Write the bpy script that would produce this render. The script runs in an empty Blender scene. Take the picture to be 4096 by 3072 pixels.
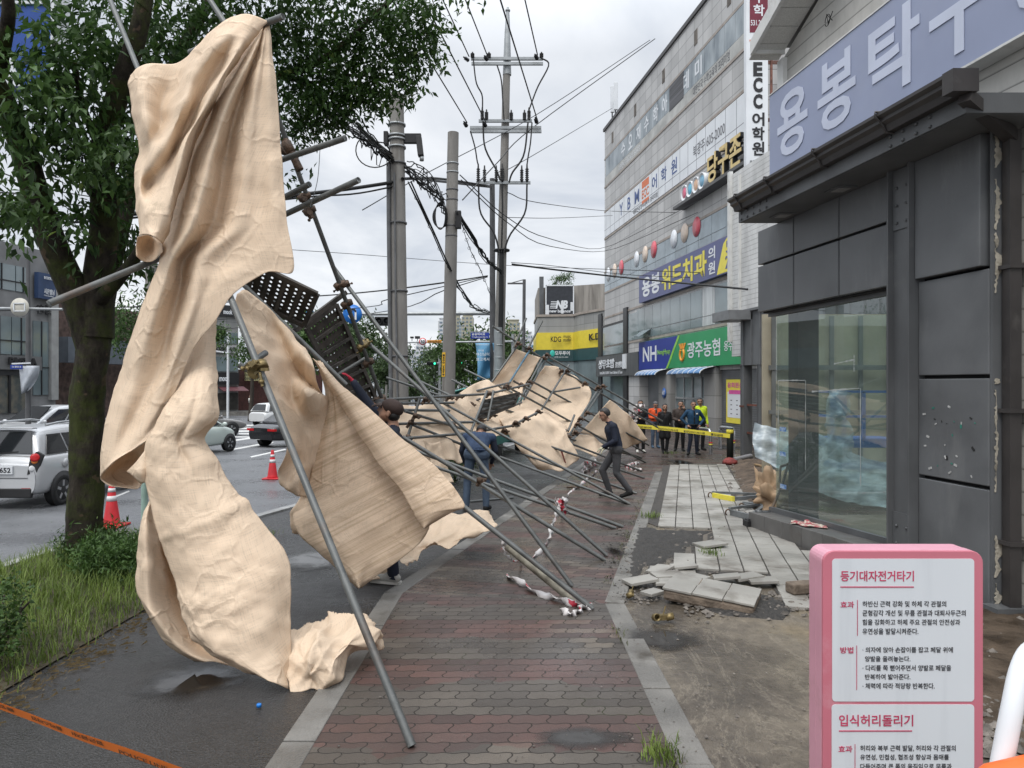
import bpy, bmesh, math, random
import numpy as np
from math import sin, cos, pi, radians, sqrt, exp, floor
from mathutils import Vector, Matrix, noise
V = Vector
random.seed(7)
scene = bpy.context.scene
col = scene.collection

# ------------------------------------------------------------------ camera
F, CX, CY, H = 2840.5, 2048.0, 1536.0, 1.95
cam = bpy.data.cameras.new('camera'); cam.sensor_width = 36.0; cam.lens = 36.0 * F / 4096
cam.clip_start = 0.05; cam.clip_end = 4000
camo = bpy.data.objects.new('camera', cam); col.objects.link(camo)
camo.location = (0, 0, H); camo.rotation_euler = (pi / 2, 0, 0)
scene.camera = camo

# ------------------------------------------------------------------ world, sun, exposure
SUN_EL, SUN_AZ = radians(58), radians(205)      # azimuth measured from +Y clockwise
w = bpy.data.worlds.new('World'); scene.world = w; w.use_nodes = True
nt = w.node_tree; N = nt.nodes; L = nt.links
for n in list(N): N.remove(n)
def wn(t, **k):
    n = N.new(t)
    for a, b in k.items(): setattr(n, a, b)
    return n
out = wn('ShaderNodeOutputWorld'); bg = wn('ShaderNodeBackground')
sky = wn('ShaderNodeTexSky', sky_type='NISHITA', sun_disc=False)
sky.sun_elevation = SUN_EL; sky.sun_rotation = SUN_AZ
tc = wn('ShaderNodeTexCoord'); sep = wn('ShaderNodeSeparateXYZ'); L.new(tc.outputs['Generated'], sep.inputs[0])
def wm(op, a, b=None, c=None):
    n = wn('ShaderNodeMath', operation=op)
    for i, x in enumerate((a, b, c)):
        if x is None: continue
        if hasattr(x, 'links'): L.new(x, n.inputs[i])
        else: n.inputs[i].default_value = x
    return n.outputs[0]
zc = wm('MAXIMUM', sep.outputs[2], 0.0)
den = wm('ADD', zc, 0.22)
cmb = wn('ShaderNodeCombineXYZ')
L.new(wm('DIVIDE', sep.outputs[0], den), cmb.inputs[0]); L.new(wm('DIVIDE', sep.outputs[1], den), cmb.inputs[1])
no = wn('ShaderNodeTexNoise'); no.inputs['Scale'].default_value = 1.15; no.inputs['Detail'].default_value = 7; no.inputs['Roughness'].default_value = .55
no.inputs['Distortion'].default_value = .5
L.new(cmb.outputs[0], no.inputs['Vector'])
rp = wn('ShaderNodeValToRGB'); L.new(no.outputs[0], rp.inputs[0])
rp.color_ramp.elements[0].position = .33; rp.color_ramp.elements[0].color = (.44, .485, .56, 1)
rp.color_ramp.elements[1].position = .66; rp.color_ramp.elements[1].color = (.86, .875, .90, 1)
e = rp.color_ramp.elements.new(.5); e.color = (.66, .69, .735, 1)
gain = wm('MULTIPLY_ADD', wm('MAXIMUM', wm('SUBTRACT', zc, 0.42), 0.0), 4.0, 1.0)          # overcast sky: zenith far brighter than horizon
mul = wn('ShaderNodeMix', data_type='RGBA', blend_type='MULTIPLY'); mul.inputs[0].default_value = 1
L.new(rp.outputs[0], mul.inputs[6]); L.new(gain, mul.inputs[7])
sk = wn('ShaderNodeMix', data_type='RGBA', blend_type='MULTIPLY'); sk.inputs[0].default_value = 1
L.new(sky.outputs[0], sk.inputs[6]); sk.inputs[7].default_value = (.1, .1, .1, 1)
mx = wn('ShaderNodeMix', data_type='RGBA'); mx.inputs[0].default_value = .93
L.new(sk.outputs[2], mx.inputs[6]); L.new(mul.outputs[2], mx.inputs[7])
L.new(mx.outputs[2], bg.inputs[0]); bg.inputs[1].default_value = 1.0
L.new(bg.outputs[0], out.inputs[0])
sl = bpy.data.lights.new('sun', 'SUN'); sl.energy = 1.5; sl.angle = radians(28); sl.color = (1, .965, .91)
so = bpy.data.objects.new('sun', sl); col.objects.link(so)
sd = V((sin(SUN_AZ) * cos(SUN_EL), cos(SUN_AZ) * cos(SUN_EL), sin(SUN_EL)))
so.rotation_euler = sd.to_track_quat('Z', 'Y').to_euler(); so.location = (0, -5, 30)
vs = scene.view_settings; vs.view_transform = 'Standard'; vs.look = 'None'; vs.exposure = 0.30; vs.gamma = 1.0
cy = scene.cycles
scene.render.engine = 'CYCLES'
cy.max_bounces = 7; cy.diffuse_bounces = 3; cy.glossy_bounces = 3; cy.transmission_bounces = 4; cy.transparent_max_bounces = 10
cy.use_denoising = True
cy.caustics_reflective = False; cy.caustics_refractive = False

# ------------------------------------------------------------------ points
GA, GB = 0.054, 0.018                 # the street falls gently away: z = GA - GB*y
def gz(y): return GA - GB * y
def P(u, v, Y): return V(((u - CX) / F * Y, Y, H - (v - CY) / F * Y))
def G(u, v, dz=0.0):
    Y = (H - GA) / ((v - CY) / F - GB)
    return V(((u - CX) / F * Y, Y, gz(Y) + dz))
def onp(c, u, v, k=0.147):            # pixel ray met with the vertical plane x = c - k*y
    Y = c / ((u - CX) / F + k)
    return P(u, v, Y)

# ------------------------------------------------------------------ materials
MATS = {}
def mat(name, c=(.5, .5, .5), rough=.7, var=.12, scale=3.0, bump=0.0, bscale=40.0, metal=0.0, c2=None, st=(1, 1, 1), spec=.4,
        lo=.35, hi=.65, rvar=0.0, trans=0.0, emit=0.0, det=5, dirt=None, dscale=1.2, dlo=.55, dhi=.72, coat=0.0, coord='Object', dst=(1, 1, 1)):
    if name in MATS: return MATS[name]
    m = bpy.data.materials.new(name); m.use_nodes = True
    n = m.node_tree.nodes; l = m.node_tree.links; p = n['Principled BSDF']
    tcn = n.new('ShaderNodeTexCoord'); mp = n.new('ShaderNodeMapping'); mp.inputs['Scale'].default_value = st
    l.new(tcn.outputs[coord], mp.inputs[0])
    nz = n.new('ShaderNodeTexNoise'); nz.inputs['Scale'].default_value = scale; nz.inputs['Detail'].default_value = det
    l.new(mp.outputs[0], nz.inputs['Vector'])
    cr = n.new('ShaderNodeValToRGB'); l.new(nz.outputs[0], cr.inputs[0])
    a = tuple(x * (1 - var) for x in c); b = c2 or tuple(min(1, x * (1 + var)) for x in c)
    cr.color_ramp.elements[0].position = lo; cr.color_ramp.elements[0].color = (*a, 1)
    cr.color_ramp.elements[1].position = hi; cr.color_ramp.elements[1].color = (*b, 1)
    src = cr.outputs[0]
    if dirt:
        n2 = n.new('ShaderNodeTexNoise'); n2.inputs['Scale'].default_value = dscale; n2.inputs['Detail'].default_value = 8; n2.inputs['Roughness'].default_value = .65
        mp2 = n.new('ShaderNodeMapping'); mp2.inputs['Scale'].default_value = dst; mp2.inputs['Location'].default_value = (3.1, 7.7, 1.3)
        l.new(tcn.outputs[coord], mp2.inputs[0]); l.new(mp2.outputs[0], n2.inputs['Vector'])
        r2 = n.new('ShaderNodeValToRGB'); l.new(n2.outputs[0], r2.inputs[0])
        r2.color_ramp.elements[0].position = dlo; r2.color_ramp.elements[0].color = (0, 0, 0, 1)
        r2.color_ramp.elements[1].position = dhi; r2.color_ramp.elements[1].color = (1, 1, 1, 1)
        mm = n.new('ShaderNodeMix'); mm.data_type = 'RGBA'; l.new(r2.outputs[0], mm.inputs[0]); l.new(src, mm.inputs[6]); mm.inputs[7].default_value = (*dirt, 1)
        src = mm.outputs[2]
    l.new(src, p.inputs['Base Color'])
    p.inputs['Roughness'].default_value = rough; p.inputs['Metallic'].default_value = metal
    p.inputs['Specular IOR Level'].default_value = spec
    if coat: p.inputs['Coat Weight'].default_value = coat; p.inputs['Coat Roughness'].default_value = .05
    if rvar:
        rr = n.new('ShaderNodeMapRange'); l.new(nz.outputs[0], rr.inputs[0]); rr.inputs[1].default_value = lo; rr.inputs[2].default_value = hi
        rr.inputs[3].default_value = max(.02, rough - rvar); rr.inputs[4].default_value = min(1, rough + rvar); l.new(rr.outputs[0], p.inputs['Roughness'])
    if bump:
        nb = n.new('ShaderNodeTexNoise'); nb.inputs['Scale'].default_value = bscale; nb.inputs['Detail'].default_value = 4
        l.new(mp.outputs[0], nb.inputs['Vector'])
        bp = n.new('ShaderNodeBump'); bp.inputs['Strength'].default_value = bump; bp.inputs['Distance'].default_value = .02
        l.new(nb.outputs[0], bp.inputs['Height']); l.new(bp.outputs[0], p.inputs['Normal'])
    if emit:
        p.inputs['Emission Color'].default_value = (*c, 1); p.inputs['Emission Strength'].default_value = emit
    if trans:
        ts = n.new('ShaderNodeBsdfTranslucent'); l.new(src, ts.inputs[0]); ms = n.new('ShaderNodeMixShader'); ms.inputs[0].default_value = trans
        l.new(p.outputs[0], ms.inputs[1]); l.new(ts.outputs[0], ms.inputs[2]); l.new(ms.outputs[0], n['Material Output'].inputs[0])
    MATS[name] = m
    return m

class NG:                              # small node helper for the special materials
    def __init__(s, name):
        s.m = bpy.data.materials.new(name); s.m.use_nodes = True; s.n = s.m.node_tree.nodes; s.l = s.m.node_tree.links
        s.p = s.n['Principled BSDF']; MATS[name] = s.m
        s.tc = s.n.new('ShaderNodeTexCoord')
    def link(s, a, b):
        if hasattr(a, 'links'): s.l.new(a, b)
        elif isinstance(a, tuple) and len(a) == 3 and b.type == 'RGBA': b.default_value = (*a, 1)
        else: b.default_value = a
    def math(s, op, a, b=0.0, c=None):
        x = s.n.new('ShaderNodeMath'); x.operation = op; s.link(a, x.inputs[0]); s.link(b, x.inputs[1])
        if c is not None: s.link(c, x.inputs[2])
        return x.outputs[0]
    def sep(s, v):
        x = s.n.new('ShaderNodeSeparateXYZ'); s.link(v, x.inputs[0]); return x.outputs
    def comb(s, a, b, c=0.0):
        x = s.n.new('ShaderNodeCombineXYZ'); s.link(a, x.inputs[0]); s.link(b, x.inputs[1]); s.link(c, x.inputs[2]); return x.outputs[0]
    def mapv(s, v, sc=(1, 1, 1), loc=(0, 0, 0), rot=(0, 0, 0)):
        x = s.n.new('ShaderNodeMapping'); s.link(v, x.inputs[0]); x.inputs['Scale'].default_value = sc; x.inputs['Location'].default_value = loc; x.inputs['Rotation'].default_value = rot; return x.outputs[0]
    def noise(s, v, sc, det=5, rough=.55, dist=0):
        x = s.n.new('ShaderNodeTexNoise'); s.link(v, x.inputs['Vector']); x.inputs['Scale'].default_value = sc; x.inputs['Detail'].default_value = det
        x.inputs['Roughness'].default_value = rough; x.inputs['Distortion'].default_value = dist; return x.outputs[0]
    def ramp(s, f, *st):
        x = s.n.new('ShaderNodeValToRGB'); s.link(f, x.inputs[0]); el = x.color_ramp.elements
        for i, (pos, c) in enumerate(st):
            q = el[i] if i < 2 else el.new(pos)
            q.position = pos
            q.color = (*c, 1) if isinstance(c, tuple) else (c, c, c, 1)
        return x.outputs[0]
    def mix(s, f, a, b, mode='MIX'):
        x = s.n.new('ShaderNodeMix'); x.data_type = 'RGBA'; x.blend_type = mode
        s.link(f, x.inputs[0]); s.link(a, x.inputs[6]); s.link(b, x.inputs[7]); return x.outputs[2]
    def bump(s, h, st=.5, d=.02, nrm=None):
        x = s.n.new('ShaderNodeBump'); x.inputs['Strength'].default_value = st; x.inputs['Distance'].default_value = d; s.link(h, x.inputs['Height'])
        if nrm is not None: s.link(nrm, x.inputs['Normal'])
        return x.outputs[0]
    def out(s, colr=None, rough=None, nrm=None, metal=None, spec=None):
        for a, k in ((colr, 'Base Color'), (rough, 'Roughness'), (nrm, 'Normal'), (metal, 'Metallic'), (spec, 'Specular IOR Level')):
            if a is not None: s.link(a, s.p.inputs[k])
        return s.m

# ------------------------------------------------------------------ mesh building
OFF = {}                               # object name -> world offset its children's vertices are measured from
class MB:
    def __init__(s): s.v = []; s.f = []; s.mi = []; s.sm = []; s.cur = 0; s.smooth = False; s.uv = None
    def add(s, vs, fs, smooth=None):
        o = len(s.v); s.v += [tuple(x) for x in vs]
        for f in fs:
            s.f.append([i + o for i in f]); s.mi.append(s.cur); s.sm.append(s.smooth if smooth is None else smooth)
        return s
    def box(s, c, size, ax=None, ay=None):
        c = V(c); ax = V(ax).normalized() if ax is not None else V((1, 0, 0)); 
        if ay is None: az = V((0, 0, 1)); ay = az.cross(ax).normalized(); az = ax.cross(ay)
        else: ay = V(ay).normalized(); az = ax.cross(ay).normalized()
        x, y, z = size[0] / 2, size[1] / 2, size[2] / 2
        vs = [c + ax * (x * i) + ay * (y * j) + az * (z * k) for i in (-1, 1) for j in (-1, 1) for k in (-1, 1)]
        return s.add(vs, [(0, 1, 3, 2), (4, 6, 7, 5), (0, 4, 5, 1), (2, 3, 7, 6), (0, 2, 6, 4), (1, 5, 7, 3)], False)
    def bar(s, a, b, wd, ht, up=(0, 0, 1)):        # rectangular bar a->b
        a = V(a); b = V(b); d = (b - a); ln = d.length; d.normalize(); side = V(up).cross(d)
        if side.length < 1e-4: side = V((1, 0, 0))
        return s.box((a + b) / 2, (ln, wd, ht), d, side.normalized())
    def tube(s, pts, r, n=10, cap=True, smooth=True):
        pts = [V(p) for p in pts]; m = len(pts); rs = r if isinstance(r, (list, tuple)) else [r] * m
        vs = []; prev = None
        for i, p in enumerate(pts):
            d = (pts[min(i + 1, m - 1)] - pts[max(i - 1, 0)]).normalized()
            if prev is None:
                a = V((0, 0, 1)) if abs(d.z) < .9 else V((1, 0, 0)); x = d.cross(a).normalized()
            else:
                x = (prev - d * prev.dot(d)).normalized()
            prev = x; y = d.cross(x)
            for k in range(n):
                t = 2 * pi * k / n; vs.append(p + (x * cos(t) + y * sin(t)) * rs[i])
        fs = [(i * n + k, i * n + (k + 1) % n, (i + 1) * n + (k + 1) % n, (i + 1) * n + k) for i in range(m - 1) for k in range(n)]
        s.add(vs, fs, smooth)
        if cap: s.add([vs[k] for k in range(n)], [tuple(range(n - 1, -1, -1))], False); s.add(vs[-n:], [tuple(range(n))], False)
        return s
    def lathe(s, prof, c, n=20, axis=(0, 0, 1), smooth=True):
        c = V(c); q = V(axis).to_track_quat('Z', 'Y'); vs = []
        for r, z in prof:
            for k in range(n): vs.append(c + q @ V((r * cos(2 * pi * k / n), r * sin(2 * pi * k / n), z)))
        m = len(prof)
        return s.add(vs, [(i * n + k, i * n + (k + 1) % n, (i + 1) * n + (k + 1) % n, (i + 1) * n + k) for i in range(m - 1) for k in range(n)]
                     + ([tuple(range(n - 1, -1, -1))] if prof[0][0] > 1e-6 else []) + ([tuple((m - 1) * n + k for k in range(n))] if prof[-1][0] > 1e-6 else []), smooth)
    def prism(s, poly, d, smooth=False):            # polygon of 3-D points pushed along d
        poly = [V(p) for p in poly]; d = V(d); n = len(poly)
        vs = poly + [p + d for p in poly]
        nn = sum(((poly[i] - poly[0]).cross(poly[(i + 1) % n] - poly[0]) for i in range(1, n - 1)), V((0, 0, 0)))
        if nn.dot(d) > 0: vs = [p + d for p in poly] + poly; 
        return s.add(vs, [tuple(range(n)), tuple(range(2 * n - 1, n - 1, -1))] + [((i + 1) % n, i, n + i, n + (i + 1) % n) for i in range(n)], smooth)
    def grid(s, pts, smooth=True):                  # pts[r][c]
        r, c = len(pts), len(pts[0])
        return s.add([p for row in pts for p in row], [(i * c + j, i * c + j + 1, (i + 1) * c + j + 1, (i + 1) * c + j) for i in range(r - 1) for j in range(c - 1)], smooth)
    def ell(s, c, r, n=14, m=9, ax=None):
        c = V(c); r = (r, r, r) if not isinstance(r, (tuple, list)) else r; vs = []
        M = ax or Matrix.Identity(3)
        for i in range(m + 1):
            th = pi * i / m
            for k in range(n):
                ph = 2 * pi * k / n; vs.append(c + M @ V((r[0] * sin(th) * cos(ph), r[1] * sin(th) * sin(ph), -r[2] * cos(th))))
        return s.add(vs, [(i * n + k, i * n + (k + 1) % n, (i + 1) * n + (k + 1) % n, (i + 1) * n + k) for i in range(m) for k in range(n)], True)
    def build(s, name, m, parent=None, bevel=0.0, solid=0.0, **tagkw):
        me = bpy.data.meshes.new(name)
        off = OFF.get(parent.name, V((0, 0, 0))) if parent else V((0, 0, 0))
        vs = s.v if off.length == 0 else [(x - off.x, y - off.y, z - off.z) for x, y, z in s.v]
        me.from_pydata(vs, [], s.f); ms = m if isinstance(m, (list, tuple)) else [m]
        for q in ms: me.materials.append(q)
        me.polygons.foreach_set('material_index', s.mi); me.polygons.foreach_set('use_smooth', s.sm)
        if s.uv:
            ul = me.uv_layers.new(name='uv'); li = np.empty(len(me.loops), dtype=np.int32); me.loops.foreach_get('vertex_index', li)
            ul.data.foreach_set('uv', np.array(s.uv, dtype=np.float32)[li].ravel())
        me.validate(); me.update()
        o = bpy.data.objects.new(name, me); col.objects.link(o)
        if parent: o.parent = parent; OFF[o.name] = off
        if bevel:
            b = o.modifiers.new('b', 'BEVEL'); b.width = bevel; b.segments = 2; b.limit_method = 'ANGLE'; b.angle_limit = radians(40)
        if solid:
            q = o.modifiers.new('s', 'SOLIDIFY'); q.thickness = solid; q.offset = 0
        if tagkw: tag(o, **tagkw)
        return o
def tag(o, label=None, cat=None, group=None, kind=None):
    if label: o['label'] = label
    if cat: o['category'] = cat
    if group: o['group'] = group
    if kind: o['kind'] = kind
    return o
def thing(name, label, cat, loc=(0, 0, 0), group=None, rz=None, rot=None):
    o = bpy.data.objects.new(name, None); col.objects.link(o); o.location = loc; o.empty_display_size = .1
    if rz is not None: o.rotation_euler = (0, 0, rz); OFF[o.name] = V((0, 0, 0))
    elif rot is not None: o.rotation_euler = rot; OFF[o.name] = V((0, 0, 0))
    else: OFF[o.name] = V(loc)
    return tag(o, label, cat, group)
def copy_tree(o, parent=None):
    c = o.copy(); col.objects.link(c)
    if parent is not None: c.parent = parent
    for ch in o.children: copy_tree(ch, c)
    return c
def struct(name, mb, m, **k):
    o = mb.build(name, m, **k); o['kind'] = 'structure'; return o

_tc = {}
def text_mb(mb, body, o, xd, up, Wd, Ht, bold=0.0, ext=.004, shear=0.0):   # lettering fitted to the box o + [0,Wd]*xd + [0,Ht]*up
    key = (body, bold, shear)
    if key not in _tc:
        cu = bpy.data.curves.new('t', 'FONT'); cu.body = body; cu.offset = bold; cu.resolution_u = 3; cu.shear = shear
        ob = bpy.data.objects.new('t', cu); col.objects.link(ob); bpy.context.view_layer.update()
        me = bpy.data.meshes.new_from_object(ob)
        bm = bmesh.new(); bm.from_mesh(me); bmesh.ops.remove_doubles(bm, verts=bm.verts, dist=1e-5)
        vs = [v.co.copy() for v in bm.verts]; fs = [[q.index for q in f.verts] for f in bm.faces]
        bd = [[q.index for q in e.verts] for e in bm.edges if len(e.link_faces) == 1]
        bm.free(); bpy.data.objects.remove(ob); bpy.data.curves.remove(cu); bpy.data.meshes.remove(me)
        _tc[key] = (vs, fs, bd)
    vs, fs, bd = _tc[key]
    if not vs: return
    x0 = min(v.x for v in vs); x1 = max(v.x for v in vs); y0 = min(v.y for v in vs); y1 = max(v.y for v in vs)
    xd = V(xd).normalized(); up = V(up).normalized(); nn = xd.cross(up); o = V(o)
    pts = [o + xd * ((v.x - x0) / (x1 - x0) * Wd) + up * ((v.y - y0) / max(1e-6, y1 - y0) * Ht) for v in vs]
    n = len(pts)
    mb.add([p + nn * ext for p in pts] + pts, [tuple(f) for f in fs] + [(a, b, b + n, a + n) for a, b in bd], False)

def catmull(p0, p1, p2, p3, t):
    return tuple(.5 * (2 * b + (c - a) * t + (2 * a - 5 * b + 4 * c - d) * t * t + (3 * b - a - 3 * c + d) * t ** 3) for a, b, c, d in zip(p0, p1, p2, p3))
def spline(pts, n):
    m = len(pts) - 1; out = []
    for i in range(n + 1):
        x = i / n * m; k = min(int(x), m - 1); t = x - k
        a = pts[max(k - 1, 0)]; d = pts[min(k + 2, m)]
        if k == 0: a = tuple(2 * p - q for p, q in zip(pts[0], pts[1]))
        if k == m - 1: d = tuple(2 * p - q for p, q in zip(pts[m], pts[m - 1]))
        out.append(catmull(a, pts[k], pts[k + 1], d, t))
    return out
def curve3(pts, n): return [V(p) for p in spline([tuple(p) for p in pts], n)]
# ------------------------------------------------------------------ ground materials
def m_asphalt(name, base, wet=.5, agg=.5):
    g = NG(name); o = g.tc.outputs['Object']
    a = g.noise(o, 95, 3, .7); b = g.noise(o, .55, 6, .6); c = g.noise(o, 9, 4)
    v = g.n.new('ShaderNodeTexVoronoi'); g.l.new(o, v.inputs['Vector']); v.inputs['Scale'].default_value = 75
    speck = g.ramp(v.outputs['Color'], (.0, .55), (1.0, 1.5))
    c0 = g.ramp(b, (.3, tuple(x * .72 for x in base)), (.7, tuple(x * 1.3 for x in base)))
    c1 = g.mix(agg, c0, speck, 'MULTIPLY')
    c2 = g.mix(g.ramp(g.noise(o, 160, 1), (.66, 0.0), (.72, 1.0)), c1, tuple(min(1, x * 3.6) for x in base))
    r = g.ramp(g.math('ADD', b, g.math('MULTIPLY', c, .25)), (.50, max(.04, .62 - wet)), (.78, .62))
    h = g.math('ADD', g.math('MULTIPLY', a, .6), g.math('MULTIPLY', v.outputs['Distance'], 1.0))
    return g.out(c2, r, g.bump(h, .55, .012), spec=.5)
def m_pavers(name, rot, x0=0.0, y0=0.0):
    g = NG(name); o = g.mapv(g.tc.outputs['Object'], loc=(x0, y0, 0)) if rot == 0 else g.mapv(g.tc.outputs['Object'], rot=(0, 0, rot))
    x, y, z = g.sep(o)
    n1 = g.noise(o, 3.5, 3)
    xs = g.math('ADD', x, g.math('MULTIPLY', g.math('SINE', g.math('MULTIPLY', y, 2 * pi / .1125)), .013))
    ys = g.math('ADD', y, g.math('MULTIPLY', g.math('SINE', g.math('MULTIPLY', x, 2 * pi / .1125)), .005))
    xs = g.math('ADD', xs, g.math('MULTIPLY', n1, .02)); ys = g.math('ADD', ys, g.math('MULTIPLY', n1, .012))
    br = g.n.new('ShaderNodeTexBrick'); g.l.new(g.comb(xs, ys), br.inputs['Vector'])
    br.offset = .5; br.inputs['Scale'].default_value = 1; br.inputs['Brick Width'].default_value = .225; br.inputs['Row Height'].default_value = .1125
    br.inputs['Mortar Size'].default_value = .0045; br.inputs['Mortar Smooth'].default_value = .35; br.inputs['Bias'].default_value = 0
    br.inputs['Color1'].default_value = (0, 0, 0, 1); br.inputs['Color2'].default_value = (1, 1, 1, 1); br.inputs['Mortar'].default_value = (.5, .5, .5, 1)
    rnd = g.math('MULTIPLY', br.outputs['Color'], 1.0)
    band = g.math('FRACT', g.math('MULTIPLY_ADD', ys, 1 / .9, .25))
    isred = g.math('GREATER_THAN', g.math('ADD', band, g.math('MULTIPLY_ADD', g.noise(o, 1.1, 4), .9, -.45)), .5)
    red = g.ramp(rnd, (0, (.050, .030, .026)), (1, (.108, .055, .046)))
    gry = g.ramp(rnd, (0, (.050, .042, .035)), (1, (.098, .084, .069)))
    c = g.mix(isred, gry, red)
    pale = g.math('MULTIPLY', g.ramp(g.noise(o, .5, 3), (.52, 0.0), (.62, 1.0)), g.math('GREATER_THAN', rnd, .62))
    c = g.mix(g.math('MULTIPLY', pale, .6), c, (.20, .165, .125))
    big = g.noise(o, .8, 7, .65)
    c = g.mix(g.ramp(big, (.35, .55), (.62, 0.0)), c, (.055, .045, .038))
    fine = g.ramp(g.noise(o, 130, 3, .7), (.25, .62), (.75, 1.35))
    c = g.mix(.8, c, fine, 'MULTIPLY')
    moss = g.ramp(g.noise(o, 1.3, 6), (.58, 0.0), (.66, 1.0))
    joint = g.mix(moss, (.022, .018, .014), (.035, .038, .018))
    c = g.mix(br.outputs['Fac'], c, joint)
    wetn = g.noise(g.mapv(o, loc=(4, 2, 0)), .75, 6, .6)
    r = g.ramp(wetn, (.40, .16), (.60, .60))
    r = g.math('ADD', g.math('MULTIPLY', r, 1.0), g.math('MULTIPLY', br.outputs['Fac'], .3))
    h = g.math('SUBTRACT', g.math('MULTIPLY', g.noise(o, 90, 4, .7), .16), br.outputs['Fac'])
    h = g.math('ADD', h, g.math('MULTIPLY', rnd, .3))
    return g.out(c, r, g.bump(h, .75, .012), spec=.5)
def m_mud():
    g = NG('muddy_concrete'); o = g.tc.outputs['Object']
    b = g.noise(o, .55, 8, .65); f = g.noise(o, 14, 6, .7)
    c = g.ramp(b, (.28, (.034, .028, .022)), (.45, (.085, .070, .054)), (.55, (.155, .130, .098)), (.70, (.215, .168, .105)))
    c = g.mix(.75, c, g.ramp(f, (.3, .6), (.7, 1.3)), 'MULTIPLY')
    cr = g.ramp(g.noise(g.mapv(o, sc=(1.6, .5, 1)), 1.1, 8, .7, 1.2), (.485, 0.0), (.50, 1.0), (.515, 0.0))
    c = g.mix(g.math('MULTIPLY', cr, .35), c, (.30, .26, .20))
    r = g.ramp(g.noise(g.mapv(o, loc=(1, 5, 0)), .6, 6), (.38, .06), (.56, .62))
    return g.out(c, r, g.bump(g.math('ADD', f, g.math('MULTIPLY', g.noise(o, 70, 3), .4)), .5, .02))
m_road = m_asphalt('road_asphalt', (.108, .111, .117), .40, .35)
m_path = m_asphalt('path_asphalt', (.024, .0225, .0215), .46, .85)
D2 = V((.242, 1, 0)).normalized(); A2 = math.atan2(.242, 1)
m_pav1 = m_pavers('pavers_near', 0, 0, .05); m_pav2 = m_pavers('pavers_far', A2)
m_mudm = m_mud()
m_kerb = mat('kerb_stone', (.155, .148, .135), .5, .3, 2.2, .35, 60, dirt=(.06, .052, .042), dscale=2.2, rvar=.2)
m_kerbw = mat('kerb_pale', (.30, .30, .29), .5, .2, 4, .3, 60, dirt=(.12, .11, .10), dscale=3)
m_tile = mat('pale_tile', (.30, .288, .262), .5, .13, 1.6, .15, 70, dirt=(.10, .085, .068), dscale=1.5, dlo=.50, dhi=.70, rvar=.15)
m_grav = mat('dark_gravel', (.04, .037, .034), .75, .5, 30, .9, 45, rvar=.2)
m_soil = mat('soil', (.085, .062, .044), .85, .4, 5, .9, 18)
m_mark = mat('road_paint', (.58, .58, .56), .5, .15, 6, .2, 60, dirt=(.2, .2, .2), dscale=4, dlo=.58, dhi=.75)
_g = NG('puddle_water'); _o = _g.tc.outputs['Object']
_x, _y, _z = _g.sep(_g.tc.outputs['UV'])
_r = _g.math('SQRT', _g.math('ADD', _g.math('MULTIPLY', _x, _x), _g.math('MULTIPLY', _y, _y)))
_e = _g.math('ADD', _r, _g.math('MULTIPLY_ADD', _g.noise(_o, 5, 8, .7), 1.0, -.5))
_k = _g.ramp(_e, (.30, 1.0), (.78, 0.0))
_g.out((.020, .017, .014), _g.ramp(_e, (.2, .03), (.62, .3)), None, None, .6)
_t = _g.n.new('ShaderNodeBsdfTransparent'); _ms = _g.n.new('ShaderNodeMixShader'); _g.l.new(_k, _ms.inputs[0]); _g.l.new(_t.outputs[0], _ms.inputs[1]); _g.l.new(_g.p.outputs[0], _ms.inputs[2]); _g.l.new(_ms.outputs[0], _g.n['Material Output'].inputs[0])
m_water = _g.m

def sheet(name, poly, m, dz=0.0, depth=0.0, kind='structure', sub=0):
    b = MB(); pts = [V((p[0], p[1], gz(p[1]) + dz)) for p in poly]
    if depth: b.prism(pts[::-1] if False else pts, (0, 0, -depth))
    else:
        a = sum((pts[i].x * pts[(i + 1) % len(pts)].y - pts[(i + 1) % len(pts)].x * pts[i].y) for i in range(len(pts)))
        b.add(pts, [tuple(range(len(pts))) if a > 0 else tuple(range(len(pts) - 1, -1, -1))], False)
    o = b.build(name, m); o['kind'] = kind; return o
def gxy(u, v): p = G(u, v); return (p.x, p.y)
def along(p, t): return (p[0] + .242 * t, p[1] + t)
# road: one sheet to the horizon
sheet('road', [(-420, -6), (420, -6), (420, 900), (-420, 900)], m_road, -.13)
KL0, KL1 = (-1.22, -3), (-1.13, 6.85); KR0, KR1 = (.85, -3), (.85, 6.5)
kl2 = along(KL1, 36); kr2 = along(KR1, 11.5)
sheet('asphalt_path', [(-5.6, -3), KL0, KL1, kl2, along((-4.0, 11.1), 31), (-4.0, 11.1), (-4.9, 9.6), (-5.6, 8.6)][::-1], m_path, 0, .25)
sheet('plaza', [(.8, -3), (40, -3), (40, 64), along(KR1, 57)[:1] + (63.5,), (KR1[0], KR1[1])], m_mudm, 0.0, .25)
sheet('brick_sidewalk', [(KL0[0] + .08, -3), (KR0[0] + .02, -3), (KR1[0] + .02, KR1[1]), (KL1[0] + .08, KL1[1])], m_pav1, .006)
# the far run turns with the street: built in its own frame so the courses follow it
def far_frame(x, y): return V((x * cos(A2) + y * sin(A2), -x * sin(A2) + y * cos(A2), 0))
b = MB(); poly = [(KL1[0] + .08, KL1[1]), (KR1[0] + .02, KR1[1]), kr2, (8.5, 22.0), along((8.5, 22), 30), along(KL1, 45)]
b.add([(x, y, gz(y) + .006) for x, y in poly], [tuple(range(len(poly)))], False)
struct('brick_sidewalk', b, m_pav2)
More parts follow.
